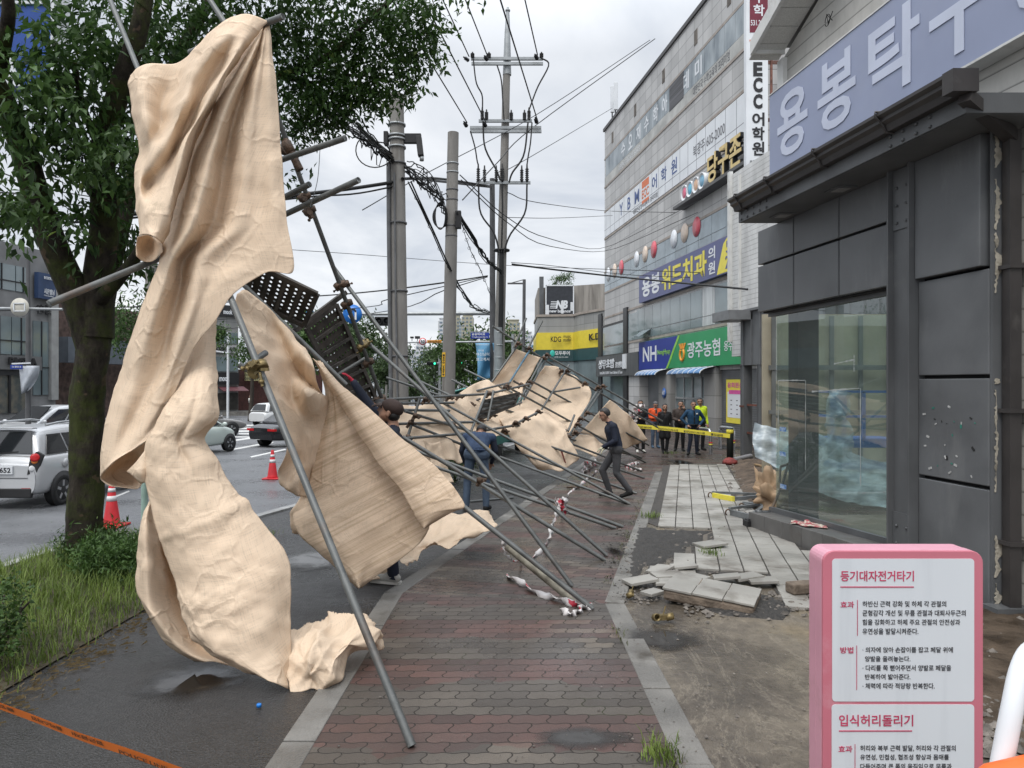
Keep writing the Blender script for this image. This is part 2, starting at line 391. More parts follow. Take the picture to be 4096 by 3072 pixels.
# flush kerb strips cut into stones
def kerb(name, a, c, wd, n, m, dz=.012, dep=.2, gap=.006):
    b = MB(); a = V((*a, 0)); c = V((*c, 0)); d = (c - a); ln = d.length / n; d.normalize(); s = V((d.y, -d.x, 0)) * wd
    for i in range(n):
        p = a + d * (i * ln + gap); q = a + d * ((i + 1) * ln - gap); j = random.uniform(-.004, .004)
        ps = [p, p + s, q + s, q]
        b.prism([V((t.x, t.y, gz(t.y) + dz + j)) for t in ps][::-1], (0, 0, -dep))
    o = b.build(name, m, bevel=.006); o['kind'] = 'structure'
kerb('kerb', (KL0[0] - .1, KL0[1]), (KL1[0] - .1, KL1[1] - .005), .18, 10, m_kerb, .013)
kerb('kerb', (KL1[0] - .1, KL1[1] + .01), (kl2[0] - .1, kl2[1]), .18, 37, m_kerb, .012)
kerb('kerb', KR0, (KR1[0], KR1[1] - .005), .18, 10, m_kerb, .012)
kerb('kerb', (KR1[0], KR1[1] + .02), kr2, .18, 12, m_kerb, .014)
kerb('kerb', (-4.12, 11.1), along((-4.12, 11.1), 31), .16, 31, m_kerbw, .03, .3)
kerb('kerb', (-5.72, -3), (-5.72, 8.6), .14, 12, m_kerbw, .03, .3)
b = MB()
for q in ((-5.72, 8.62), (-5.02, 9.62)):
    nx = (-5.02, 9.6) if q[1] < 9 else (-4.12, 11.09)
    a = V((*q, 0)); c = V((*nx, 0)); d = (c - a).normalized(); s = V((d.y, -d.x, 0)) * .15
    b.prism([V((t.x, t.y, gz(t.y) + .03)) for t in (a, c, c + s, a + s)], (0, 0, -.3))
struct('kerb', b, m_kerbw)
# road markings
def marking(*quads):
    b = MB()
    for qd in quads:
        ps = []
        for u, v in qd:
            Y = (H - GA + .126) / ((v - CY) / F - GB); ps.append(V(((u - CX) / F * Y, Y, gz(Y) - .126)))
        a = sum(ps[i].x * ps[(i + 1) % 4].y - ps[(i + 1) % 4].x * ps[i].y for i in range(4))
        b.add(ps, [(0, 1, 2, 3) if a > 0 else (3, 2, 1, 0)], False)
    o = b.build('road_marking', m_mark); o['kind'] = 'structure'
marking(((870, 1768), (1040, 1744), (1046, 1749), (872, 1774)), ((893, 1802), (1085, 1766), (1096, 1771), (900, 1806)), ((1000, 1826), (1140, 1795), (1145, 1799), (1006, 1830)),
        ((870, 1744), (1110, 1748), (1110, 1752), (870, 1748)))
marking(*[((935 + i * 7, 1700 + i * 11), (1110 + i * 4, 1697 + i * 11), (1112 + i * 4, 1702 + i * 11), (930 + i * 7, 1706 + i * 11)) for i in range(4)])
marking(((440, 1992), (515, 1962), (520, 1966), (446, 1997)))
# puddles: still water lying a hair above the paving
def puddle(cx, cy_, rx, ry, seed, rot=0.0, dz=.011):
    b = MB(); b.uv = []
    for i, j in ((-1, -1), (1, -1), (1, 1), (-1, 1)):
        x, y = rx * i * 1.15, ry * j * 1.15; px_, py_ = cx + x * cos(rot) - y * sin(rot), cy_ + x * sin(rot) + y * cos(rot)
        b.v.append((px_, py_, gz(py_) + dz)); b.uv.append((i, j))
    b.f.append([0, 1, 2, 3]); b.mi.append(0); b.sm.append(False)
    struct('puddle', b, m_water)
for u, v, rx, ry, sd_, rot in ((760, 2730, .42, .36, 1, .3), (1250, 2240, .62, .7, 2, .4), (1490, 2480, .10, .42, 3, -.05), (2460, 2210, .13, .35, 5, .2), (1920, 2115, .2, .5, 6, .3),
                               (2640, 2560, .42, .30, 7, 0), (2330, 2960, .33, .16, 8, 0), (2720, 1850, .4, 1.2, 9, 0), (2900, 1790, 1.2, 2.0, 11, .2), (480, 2180, .35, .3, 12, .4)):
    x, y = gxy(u, v); puddle(x, y, rx, ry, sd_, rot, .011 if u != 2460 else .016)
# pale tile paving laid along the street, broken off in steps
tb = MB(); TS = .25
polyA = [(2653, 1862), (2917, 1862), (2960, 1962), (2940, 1985), (3000, 2030), (2990, 2118), (2880, 2118), (2640, 2112), (2590, 2092)]
polyB = [(2880, 2118), (3010, 2110), (3170, 2150), (3300, 2260), (3350, 2420), (3170, 2425), (3105, 2375), (3060, 2300), (2830, 2296), (2835, 2335), (2577, 2322), (2595, 2266), (2680, 2266),
         (2690, 2232), (2765, 2225), (2765, 2190), (2830, 2190), (2830, 2140)]
def inside(u, v, pl):
    c = False; j = len(pl) - 1
    for i in range(len(pl)):
        if (pl[i][1] > v) != (pl[j][1] > v) and u < (pl[j][0] - pl[i][0]) * (v - pl[i][1]) / (pl[j][1] - pl[i][1]) + pl[i][0]: c = not c
        j = i
    return c
def pix(p): return (CX + p[0] / p[1] * F, CY + (H - gz(p[1])) / p[1] * F)
S2 = V((D2.y, -D2.x, 0))
def tile_box(b, c, yaw, sz=(.236, .238, .035), tilt=(0, 0), top=.03):
    ax = V((cos(yaw), sin(yaw), tilt[0])).normalized(); ay = V((-sin(yaw), cos(yaw), tilt[1] - GB)).normalized()
    b.box(V((c[0], c[1], gz(c[1]) + top - sz[2] / 2)), sz, ax, ay)
for i in range(0, 24):
    for j in range(0, 60):
        p = V((1.2, 6.0, 0)) + S2 * (i * TS) + D2 * (j * TS)
        if inside(*pix(p), polyA) or inside(*pix(p), polyB):
            tile_box(tb, p, -A2 + random.uniform(-.004, .004), tilt=(random.uniform(-.006, .006), random.uniform(-.006, .006)), top=.03 + random.uniform(-.003, .003))
o = tb.build('tile_paving', m_tile, bevel=.004); o['kind'] = 'structure'
for k_, pl_ in enumerate((polyA, polyB)): sheet('tile_bed', [gxy(*q) for q in pl_], mat('tile_bed_dark', (.05, .045, .04), .8, .3, 12), .007 + .001 * k_)
# broken tiles knocked loose
lt = [(2840, 2195, .3, .06, 'pale tile lying across the tile paving beside the dark gravel', .34), (2560, 2345, .25, .10, 'pale tile tilted on the wet concrete next to the kerb', .3), (2670, 2322, .1, .05, 'pale tile on the wet gravel with a pebble on it', .3),
      (2700, 2352, -.35, .08, 'pale tile lying flat and turned beside the big broken slab', .34), (2765, 2338, .55, .05, 'tilted pale tile leaning against the edge of the tiles', .3), (2640, 2300, .8, .12, 'pale tile propped steeply among the broken edge tiles', .25), (2905, 2330, -.2, .14, 'pale tile tipped up between the big slab and the paving', .26), (2985, 2330, .15, .10, 'pale tile sagging at the broken edge beyond the big slab', .28), (3050, 2345, -.1, .07, 'pale tile sunk at the edge beside the concrete chunk', .27), (2735, 2285, .05, .09, 'pale tile rocked out of line near the dark gravel', .26), (2610, 2395, .6, .03, 'half buried pale tile shard on the wet concrete', .18)]
for u, v, yw, tl, lb, sz in lt:
    b = MB(); p = G(u, v); tile_box(b, p, yw, (sz, sz * .82, .03), (tl, -tl * .5), .075)
    b.build('paving_tile', m_tile, bevel=.004, label=lb, cat='tile', group='loose broken paving tiles')
b = MB(); p = G(2850, 2408); m_brk = mat('broken_concrete', (.16, .125, .095), .85, .3, 8, .8, 25)
for i in range(3):
    for j in range(2):
        q = p + V((cos(-.45), sin(-.45), 0)) * ((i - 1) * .27) + V((sin(.45), cos(.45), 0)) * ((j - .5) * .27); q.z = 0
        b.box(V((q.x, q.y, gz(q.y) + .14 - .02 * i)), (.264, .264, .022), V((cos(-.45), sin(-.45), -.08)), V((sin(.45), cos(.45), .03)))
sl_ = thing('paving_slab', 'big broken slab of six pale tiles tipped up on the muddy ground', 'slab', G(2850, 2408))
b.build('tile_face', m_tile, sl_, bevel=.004)
b = MB(); b.box(V((p.x, p.y, gz(p.y) + .065)), (.80, .52, .11), V((cos(-.45), sin(-.45), -.08)), V((sin(.45), cos(.45), .03))); b.build('mortar_bed', m_brk, sl_, bevel=.03)
b = MB(); p = G(3205, 2385); b.box(p + V((0, 0, .085)), (.26, .14, .1), (1, .25, 0)); b.build('brick', m_brk, bevel=.015, label='loose chunk of concrete brick on the tiles beside the pink sign', cat='brick')
# dark gravel strip between kerb and tiles; soil by the shop
def lumpy(name, poly, m, amp, sc, step, seed, kind, base=.008, edge=.25):
    xs = [p[0] for p in poly]; ys = [p[1] for p in poly]; b = MB()
    nx = int((max(xs) - min(xs)) / step) + 1; ny = int((max(ys) - min(ys)) / step) + 1; idx = {}
    def dist(x, y):
        d = 9
        for i in range(len(poly)):
            a = V(poly[i]).to_2d() if False else V((poly[i][0], poly[i][1])); c = V((poly[(i + 1) % len(poly)][0], poly[(i + 1) % len(poly)][1])); q = V((x, y)); t = max(0, min(1, (q - a).dot(c - a) / max(1e-9, (c - a).length_squared)))
            d = min(d, (a + (c - a) * t - q).length)
        return d
    for i in range(nx):
        for j in range(ny):
            x = min(xs) + i * step; y = min(ys) + j * step
            if inside(x, y, poly):
                k = min(1, dist(x, y) / edge); h = base - .03 * (1 - min(1, k * 3)) + k * amp * (.5 + .5 * noise.fractal((x * sc + seed, y * sc, seed), .7, 2.1, 5))
                idx[i, j] = len(b.v); b.v.append((x, y, gz(y) + h))
    for (i, j) in list(idx):
        if all(k in idx for k in ((i + 1, j), (i, j + 1), (i + 1, j + 1))):
            b.f.append([idx[i, j], idx[i + 1, j], idx[i + 1, j + 1], idx[i, j + 1]]); b.mi.append(0); b.sm.append(True)
    o = b.build(name, m); o['kind'] = kind; return o
gp = [gxy(*q) for q in ((2490, 2270), (2530, 2110), (2640, 2112), (2640, 2120), (2875, 2124), (2826, 2142), (2826, 2186), (2760, 2190), (2755, 2226), (2686, 2236), (2672, 2262), (2592, 2268), (2560, 2340), (2480, 2400))]
lumpy('gravel_bed', gp, m_grav, .05, 6, .03, 3, 'stuff')
gp2 = [gxy(*q) for q in ((2690, 2360), (2840, 2342), (3110, 2385), (3200, 2436), (3150, 2490), (2900, 2470), (2760, 2430))]
lumpy('gravel_bed', gp2, m_grav, .05, 7, .03, 5, 'stuff')
sp = [gxy(*q) for q in ((2905, 1845), (3120, 1850), (3125, 2070), (3020, 2120), (2985, 2060), (2950, 1960))]
lumpy('soil_heap', sp, m_soil, .32, 2.2, .06, 8, 'stuff', edge=.9)
sp = [(2.55, 2.2), (6, 2.2), (6, 6.9), (3.2, 7.0), (2.75, 4.8)]
lumpy('soil', sp, mat('soil_wet', (.062, .044, .029), .6, .4, 4, .9, 16, rvar=.3), .06, 2.0, .05, 4, 'stuff')
def stones(name, n, area, smin, smax, m, seed):
    rnd = random.Random(seed); b = MB()
    for _ in range(n):
        u, v = area(rnd); p = G(u, v); s = rnd.uniform(smin, smax) * (1 if rnd.random() < .85 else 2.0)
        base = len(b.v)
        vs = [V((x, y, z)) * s for x, y, z in ((1, 0, .1), (.2, .9, 0), (-.9, .5, .1), (-.7, -.7, 0), (.4, -.95, .1), (0, 0, .75), (.5, .4, .5))]
        q = Matrix.Rotation(rnd.uniform(0, 6.3), 3, 'Z'); vs = [p + V((0, 0, .012)) + q @ (x * rnd.uniform(.75, 1.2)) for x in vs]
        b.add(vs, [(0, 1, 6), (1, 2, 5), (2, 3, 5), (3, 4, 5), (4, 0, 5), (0, 6, 5), (1, 5, 6)], False)
    o = b.build(name, m); o['kind'] = 'stuff'
m_st = mat('rubble_stone', (.13, .115, .10), .8, .5, 9, .3, 50)
stones('rubble', 500, lambda r: (r.uniform(2480, 2900), r.uniform(2100, 2420)), .006, .02, m_st, 1)
stones('rubble', 260, lambda r: (r.gauss(2500, 40), r.uniform(2080, 2400)), .004, .013, m_grav, 2)
stones('rubble', 420, lambda r: (r.uniform(2740, 3240), r.gauss(2415, 28)), .006, .024, m_st, 3)
stones('rubble', 320, lambda r: (r.uniform(2920, 3120), r.uniform(1850, 2080)), .012, .05, m_st, 4)
stones('rubble', 260, lambda r: (r.uniform(3920, 4096), r.uniform(2380, 3072)), .008, .03, m_st, 6)
stones('rubble', 180, lambda r: (r.uniform(2450, 3240), r.uniform(2420, 3072)), .002, .008, m_st, 7)
stones('rubble', 220, lambda r: (r.uniform(1350, 2500), r.uniform(2200, 3072)), .0015, .005, m_st, 8)
# ------------------------------------------------------------------ right-hand buildings (facades on planes x = c - K*y)
K = .147; E1 = V((K, -1, 0)).normalized(); UP = V((0, 0, 1)); OUT = V((-1, -K, 0)).normalized()
def fy(c, u): return c / ((u - CX) / F + K)
def fbox(b, c0, c1, y0, y1, z0, z1):          # z0/z1 may be pairs (at y0, at y1)
    z0 = z0 if isinstance(z0, tuple) else (z0, z0); z1 = z1 if isinstance(z1, tuple) else (z1, z1)
    p = lambda c, i, z: V((c - K * (y0, y1)[i], (y0, y1)[i], z))
    vs = [p(c, i, z[i]) for c in (c0, c1) for i in (0, 1) for z in (z0, z1)]
    return b.add(vs, [(0, 1, 3, 2), (4, 6, 7, 5), (0, 4, 5, 1), (2, 3, 7, 6), (0, 2, 6, 4), (1, 5, 7, 3)], False)
def fparts(name, m, parent, boxes, **k):
    for q in boxes:
        b = MB(); fbox(b, *q); b.build(name, m, parent, **k)
def fp(c, y, z): return V((c - K * y, y, z))
def ftext(b, body, c, yl, yr, z0, z1, bold=0.0, ext=.01, shear=0): text_mb(b, body, fp(c, yl, z0), E1, UP, (yl - yr) * sqrt(1 + K * K), z1 - z0, bold, ext, shear)
m_clad = mat('dark_cladding', (.115, .120, .125), .42, .18, 1.4, .04, 30, dirt=(.19, .195, .195), dscale=1.3, dlo=.56, dhi=.80, rvar=.12, dst=(1.2, 1.2, .35))
m_clad2 = mat('dark_steel', (.10, .104, .108), .45, .2, 2, .03, 40, dirt=(.15, .15, .148), dscale=2.5, dlo=.6, dhi=.8, st=(1, 1, .5))
m_gut = mat('gutter_brown', (.040, .036, .035), .42, .15, 4, .02, 30, dirt=(.09, .085, .08), dscale=3, dlo=.6, dhi=.8)
m_joint = mat('shadow_gap', (.012, .012, .013), .8, .1)
m_peel = mat('peeled_render', (.36, .33, .27), .85, .3, 6, .6, 30, dirt=(.10, .085, .06), dscale=5)
m_white = mat('white_trim', (.60, .60, .58), .5, .08, 3, .03, 30, dirt=(.30, .28, .25), dscale=2, dlo=.55, dhi=.8)
def m_siding(name, colr, pitch):
    g = NG(name); o = g.tc.outputs['Object']; x, y, z = g.sep(o)
    f = g.math('FRACT', g.math('MULTIPLY', z, 1 / pitch))
    n = g.noise(g.mapv(o, sc=(1, 1, .4)), 1.7, 7, .65)
    c = g.ramp(n, (.35, tuple(q * .72 for q in colr)), (.62, colr))
    c = g.mix(g.ramp(f, (.0, .95), (.11, 0.0)), c, tuple(q * .22 for q in colr))
    return g.out(c, .5, g.bump(g.math('SUBTRACT', 1.0, f), .9, .02), spec=.35)
m_sid = m_siding('siding_cream', (.52, .505, .47), .2)
m_sid2 = m_siding('siding_white', (.55, .55, .54), .16)
m_pur = mat('sign_lilac', (.27, .305, .43), .35, .04, 1.5, dirt=(.30, .33, .44), dscale=.9, dlo=.5, dhi=.75)
m_purl = mat('sign_pale', (.52, .56, .68), .4, .05, 2)
m_beige = mat('interior_beige', (.30, .27, .20), .8, .12, 2)
m_int = mat('interior_dark', (.11, .115, .11), .8, .2, 2)
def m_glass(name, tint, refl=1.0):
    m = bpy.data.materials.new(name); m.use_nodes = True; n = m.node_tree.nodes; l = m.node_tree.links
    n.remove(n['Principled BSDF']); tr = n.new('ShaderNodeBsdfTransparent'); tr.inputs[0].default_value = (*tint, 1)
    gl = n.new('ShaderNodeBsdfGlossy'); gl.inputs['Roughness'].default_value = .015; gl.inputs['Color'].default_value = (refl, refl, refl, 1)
    df = n.new('ShaderNodeBsdfDiffuse'); df.inputs[0].default_value = (.45, .55, .53, 1); md = n.new('ShaderNodeMixShader'); md.inputs[0].default_value = .10; l.new(tr.outputs[0], md.inputs[1]); l.new(df.outputs[0], md.inputs[2])  # pale diffuse share stands in for the haze of sky reflected on the pane
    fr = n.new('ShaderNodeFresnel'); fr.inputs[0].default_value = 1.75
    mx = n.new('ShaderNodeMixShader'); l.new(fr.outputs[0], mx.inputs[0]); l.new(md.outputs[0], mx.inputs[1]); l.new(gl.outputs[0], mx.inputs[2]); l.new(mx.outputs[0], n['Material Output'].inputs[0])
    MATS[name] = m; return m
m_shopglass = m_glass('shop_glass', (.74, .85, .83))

# ---- the dark clad shop
shop = thing('shop_building', 'dark grey clad corner shop with peeling pier and big empty glass front under white siding', 'building', fp(5.4, 8.5, 0))
Y0, Y1 = 6.27, 10.4
zc_ = [(7.52, 8.44, 3.0, 3.66), (7.52, 8.44, 3.69, 4.18), (8.465, 9.43, 3.0, 3.66), (8.465, 9.43, 3.69, 4.18), (9.455, Y1, 3.0, 3.66), (9.455, Y1, 3.69, 4.18),
       (Y0, 7.13, -.15, 1.01), (Y0, 7.13, 1.045, 2.0), (Y0, 7.13, 2.035, 2.97), (Y0 + .05, 7.13, 3.0, 4.18)]
fparts('cladding_panel', m_clad, shop, [(5.13 if z0 < 3 or a > 7.2 else 5.09, 5.36, a, c, z0, z1) for a, c, z0, z1 in zc_], bevel=.008)
b = MB(); fbox(b, 5.2, 5.39, Y0 + .03, Y1 - .02, 2.98, 4.17); fbox(b, 5.2, 5.38, Y0 + .03, 7.5, -.2, 3.2); b.build('backing_frame', m_joint, shop)
b = MB()                                              # steel column of two flanges and a web, with a bolted foot and head
fbox(b, 5.04, 5.3, 7.45, 7.475, -.12, 4.18); fbox(b, 5.04, 5.3, 7.14, 7.165, -.12, 4.18); fbox(b, 5.10, 5.12, 7.165, 7.45, -.12, 4.18)
fbox(b, 5.085, 5.10, 7.17, 7.445, -.1, .62); fbox(b, 5.085, 5.10, 7.17, 7.445, 3.55, 4.17)
for zz in (.12, .3, .48, 3.62, 3.8, 3.98):
    for yy in (7.23, 7.38): b.lathe([(.0, 0), (.016, 0), (.016, .014), (0, .018)], fp(5.085, yy, zz), 8, OUT)
b.build('steel_column', m_clad2, shop)
b = MB(); fbox(b, 4.62, 5.36, 5.87, 9.85, 4.18, 4.205); fbox(b, 4.60, 4.62, 5.85, 9.87, 4.185, 4.335); fbox(b, 4.62, 5.4, 5.87, 9.85, 4.33, 4.36); fbox(b, 4.62, 5.36, 5.85, 5.87, 4.185, 4.335); fbox(b, 4.62, 5.36, 9.85, 9.87, 4.185, 4.335)
for yy in (6.25, 6.42, 6.59, 6.76, 9.1, 9.27, 9.44, 9.61, 9.78):
    for zz in (4.215, 4.30): b.lathe([(0, 0), (.018, 0), (.014, .016), (0, .02)], fp(4.60, yy, zz), 8, OUT)
b.build('canopy', m_clad2, shop)
for yy in (8.1, 9.35):
    b = MB(); fbox(b, 4.83, 5.05, yy - .13, yy + .13, 4.165, 4.18); lf = b.build('downlight', m_clad2, shop); b = MB(); fbox(b, 4.87, 5.01, yy - .08, yy + .08, 4.158, 4.164); b.build('lens', mat('lens_grey', (.3, .3, .3), .3), lf)
b = MB()                                              # moulded gutter with straps and end box
prof = [(4.60, 4.326), (4.52, 4.326), (4.50, 4.385), (4.46, 4.414), (4.46, 4.446), (4.42, 4.47), (4.42, 4.5), (4.44, 4.5), (4.58, 4.5), (4.60, 4.49)]
g0 = [fp(c, 5.85, z) for c, z in prof]; g1 = [fp(c, 9.82, z) for c, z in prof]; n_ = len(prof)
b.add(g0 + g1, [(i, (i + 1) % n_, n_ + (i + 1) % n_, n_ + i) for i in range(n_)] + [tuple(range(n_ - 1, -1, -1)), tuple(range(n_, 2 * n_))], False)
fbox(b, 4.41, 4.62, 5.74, 5.86, 4.32, 4.505)
for yy in (6.7, 7.75, 8.8, 9.6):
    b.tube([fp(4.60, yy, 4.515), fp(4.41, yy, 4.515), fp(4.405, yy, 4.475), fp(4.45, yy, 4.435), fp(4.49, yy, 4.384), fp(4.515, yy, 4.322), fp(4.59, yy, 4.318)], .011, 6)
b.build('gutter', m_gut, shop)
b = MB(); b.bar(fp(4.55, 5.80, 4.30), fp(5.25, 6.17, 4.10), .1, .1); b.bar(fp(5.25, 6.17, 4.15), fp(5.25, 6.17, -.05), .1, .1, (1, 0, 0))
for zz in (.55, 1.7, 2.95): fbox(b, 5.18, 5.40, 6.10, 6.23, zz, zz + .035)
b.build('drainpipe', m_gut, shop)
b = MB(); fbox(b, 5.05, 5.37, 6.08, Y0 - .01, -.2, .02); fbox(b, 5.14, 5.36, Y0 - .03, Y0 - .002, -.1, 4.17); b.build('pier_side', m_clad2, shop)
b = MB(); rnd = random.Random(3)                       # peeled strips along the pier's edge
for z0, z1 in ((3.85, 4.16), (3.3, 3.75), (2.75, 3.28), (1.95, 2.0), (1.0, 1.9), (.25, .62), (.0, .2)):
    pts = []; nn = max(6, int((z1 - z0) / .018))
    wd = .02 if z0 == 1.0 else .05 if z0 != .25 else .07
    for i in range(nn + 1): pts.append(fp(5.16 + rnd.uniform(-.012, .01), Y0 - .034, z0 + (z1 - z0) * i / nn))
    for i in range(nn, -1, -1): pts.append(fp(5.165 + wd * (.35 + .35 * rnd.random() + .9 * noise.noise((i * .17, z0 * 3, 0))) * sin(pi * (i + .5) / (nn + 1)) * 1.4, Y0 - .034, z0 + (z1 - z0) * i / nn))
    b.prism(pts, (0, -.004, 0))
b.build('peeled_patch', m_peel, shop)
b = MB(); m_tape = mat('paper_scrap', (.42, .42, .41), .6, .3, 30); rnd = random.Random(9)
for i in range(26):
    yy = rnd.uniform(6.36, 7.08); zz = rnd.choice((rnd.uniform(1.08, 1.4), rnd.uniform(1.35, 1.75), rnd.uniform(1.55, 1.9))); s_ = rnd.uniform(.006, .022)
    b.cur = rnd.choice((0, 0, 0, 1, 2)); a = rnd.uniform(0, pi); q = fp(5.127, yy, zz)
    b.box(q, (s_ * 2, .003, s_), E1 * cos(a) + UP * sin(a), OUT)
b.build('tape_remnant', [m_tape, mat('tape_green', (.03, .2, .15), .5), mat('tape_black', (.02, .02, .02), .5)], shop)
m_plinth = mat('plinth_tile', (.115, .112, .108), .4, .2, 3, .05, 40, dirt=(.07, .06, .05), dscale=2)
b = MB()
for i in range(8):
    ya = 6.6 + i * .46; yb_ = ya + .452; fbox(b, 4.93, 5.30, ya, min(yb_, 10.28), (gz(ya) - .1,) * 2, (.19 - .035 * (ya - 7.8), .19 - .035 * (yb_ - 7.8)))
b.build('plinth', m_plinth, shop, bevel=.006)
b = MB(); fbox(b, 5.24, 5.30, 7.5, 10.3, (.2, .103), (.27, .173)); fbox(b, 5.28, 5.36, 7.5, 10.4, 2.93, 2.99); fbox(b, 5.27, 5.33, 7.48, 7.53, .2, 2.95); b.build('window_frame', m_clad2, shop)
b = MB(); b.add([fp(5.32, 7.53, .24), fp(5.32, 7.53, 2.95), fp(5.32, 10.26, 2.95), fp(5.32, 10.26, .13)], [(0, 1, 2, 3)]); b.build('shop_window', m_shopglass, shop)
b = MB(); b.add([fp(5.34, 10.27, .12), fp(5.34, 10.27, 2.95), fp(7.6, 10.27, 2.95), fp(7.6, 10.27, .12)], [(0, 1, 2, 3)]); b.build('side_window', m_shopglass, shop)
b = MB(); rnd = random.Random(5)                       # left-over strips of protective film on the pane
for y0, z0, y1, z1 in ((10.18, 2.0, 9.5, 2.0), (9.48, 2.0, 9.48, .8), (9.33, 1.85, 8.35, 1.9), (8.33, 1.9, 8.33, .75), (8.85, 2.2, 8.45, 2.24), (8.45, 2.3, 8.45, 2.1), (10.18, 2.0, 10.18, .9)):
    n_ = 14; pa, pb = [], []
    for i in range(n_ + 1):
        t = i / n_; w_ = .003 + .009 * rnd.random() ** 2; q = V((0, y0 + (y1 - y0) * t, z0 + (z1 - z0) * t)); dn = V((0, 0, 1)) if abs(y1 - y0) > abs(z1 - z0) else V((0, 1, 0))
        pa.append(fp(5.312, q.y + dn.y * w_, q.z + dn.z * w_)); pb.append(fp(5.312, q.y - dn.y * w_, q.z - dn.z * w_))
    b.grid([pa, pb], False)
b.build('film_residue', mat('film_white', (.36, .38, .37), .6, .2), shop)
b = MB()
for yy, zz in ((10.05, 1.28), (10.05, .93), (10.04, .47)): fbox(b, 5.308, 5.313, yy - .08, yy + .08, zz, zz + .06)
b.build('blue_tape', mat('tape_blue', (.05, .22, .62), .5, .4, 20, c2=(.4, .5, .62)), shop)
# interior: floor, back wall, columns
b = MB(); fbox(b, 5.36, 10.5, 6.4, 10.25, -.1, .06); fbox(b, 10.5, 10.7, 5.5, 12, 0, 3.2); b.build('interior_wall', m_beige, shop)
b = MB(); fbox(b, 5.4, 10.6, 6.3, 6.5, 0, 3.1); fbox(b, 5.47, 5.76, 9.95, 10.2, .0, 3.0)
for yy in (7.6, 8.4, 9.2): fbox(b, 10.1, 10.16, yy, yy + .05, 0, 3.0)
fbox(b, 10.1, 10.16, 6.5, 10.2, 1.9, 1.95); b.build('interior_frame', m_int, shop)
# upper wall, sign and rake
b = MB(); fbox(b, 5.4, 6.4, 3.2, 10.22, 4.3, (9.6, 6.62)); fbox(b, 5.38, 6.4, 3.2, 6.24, -.3, 4.3); b.build('siding_wall', m_sid, shop)
b = MB(); fbox(b, 5.34, 5.5, 10.1, 10.26, 4.3, 6.6); b.build('corner_trim', m_white, shop)
b = MB(); fbox(b, 4.97, 6.6, 3.0, 10.16, (9.66, 6.76), (9.80, 6.88)); b.build('roof', mat('roof_grey', (.2, .2, .2), .7, .1), shop)
b = MB(); fbox(b, 4.92, 4.968, 3.0, 10.2, (9.58, 6.67), (9.80, 6.88)); fbox(b, 4.97, 5.4, 10.162, 10.2, 6.68, 6.84); b.build('rake_board', m_white, shop)
b = MB()
for i in range(26):
    ya = 3.2 + i * .275; f = lambda y: 9.655 - (y - 3.0) * .405
    fbox(b, 4.97, 5.4, ya, ya + .262, (f(ya) - .02, f(ya + .262) - .02), (f(ya) + .006, f(ya + .262) + .006))
b.build('soffit', mat('soffit_white', (.52, .52, .5), .6, .1, 60, dirt=(.4, .4, .38), dscale=8, dlo=.6, dhi=.7), shop)
sg = thing('shop_sign', 'long lilac sign with pale Korean lettering above the brown gutter', 'sign', fp(5.2, 8, 5.5))
b = MB(); fbox(b, 5.2, 5.38, 3.6, 10.2, 4.92, 6.08); b.build('sign_panel', m_pur, sg)
b = MB()
for ch, ul, ur in (('용', 3112, 3232), ('봉', 3273, 3424), ('탁', 3476, 3680), ('구', 3720, 3975), ('장', 4030, 4330)):
    ftext(b, ch, 5.196, fy(5.2, ul), fy(5.2, ur), 5.07, 5.93, .022, .006)
b.build('lettering', m_purl, sg)
b = MB(); fbox(b, 5.19, 5.39, 3.58, 10.215, 4.895, 4.918); fbox(b, 5.19, 5.39, 3.58, 10.215, 6.082, 6.10); b.build('sign_frame', m_white, sg)
b = MB(); q = fp(5.37, 8.98, 6.55); b.tube([q, q + V((-.05, .05, .1)), q + V((-.06, -.02, -.05)), q + V((-.04, -.1, .06)), q + V((-.03, .06, -.02))], .006, 5); b.tube([q + V((-.06 + .0, .07 * cos(t), .07 * sin(t))) for t in [i * .5 for i in range(13)]], .005, 5)
b.build('wall_wire', mat('black_cable', (.012, .012, .012), .5), None, label='loop of loose black wire hanging on the cream siding above the lilac sign', cat='cable')

# ---- set-back neighbour with white siding and a dark low front
nb = thing('annex_building', 'set-back shop front with dark ribbed fascia, bare steel posts and white siding above', 'building', (8.2, 22, -.4))
C2 = 10.83; b = MB(); fbox(b, C2 + .4, C2 + 5, 18.0, 24.6, 2.9, 9.2); b.build('siding_wall', m_sid2, nb)
b = MB(); fbox(b, C2 + .3, C2 + .42, 24.55, 24.72, 3.4, 9.3); fbox(b, C2 + .33, C2 + .43, 23.9, 24.0, 4, 9.0); b.build('downpipe', m_white, nb)
b = MB(); fbox(b, C2, C2 + .5, 14.5, 23.1, 2.55, 4.25)
for i in range(16): fbox(b, C2 - .045, C2, 14.6 + i * .55, 14.64 + i * .55, 2.55, 4.2)
fbox(b, C2 - .08, C2 + .5, 14.5, 23.15, 4.25, 4.33); b.build('fascia', m_clad, nb)
b = MB(); fbox(b, C2 - .75, C2 + .1, 22.3, 23.5, 3.98, 4.28); b.build('small_canopy', mat('canopy_grey', (.16, .165, .17), .45, .15), nb)
for yy in (23.0, 21.9, 20.6, 19.3):
    b = MB(); fbox(b, C2 + .02, C2 + .25, yy - .09, yy + .09, gz(yy), 2.55); fbox(b, C2 - .0, C2 + .27, yy - .12, yy - .10, gz(yy), 2.55); fbox(b, C2, C2 + .27, yy + .1, yy + .12, gz(yy), 2.55)
    b.build('steel_post', m_clad2, nb)
b = MB()
for zz in (.35, 1.25): fbox(b, C2 + .1, C2 + .14, 19.3, 23, zz, zz + .06)
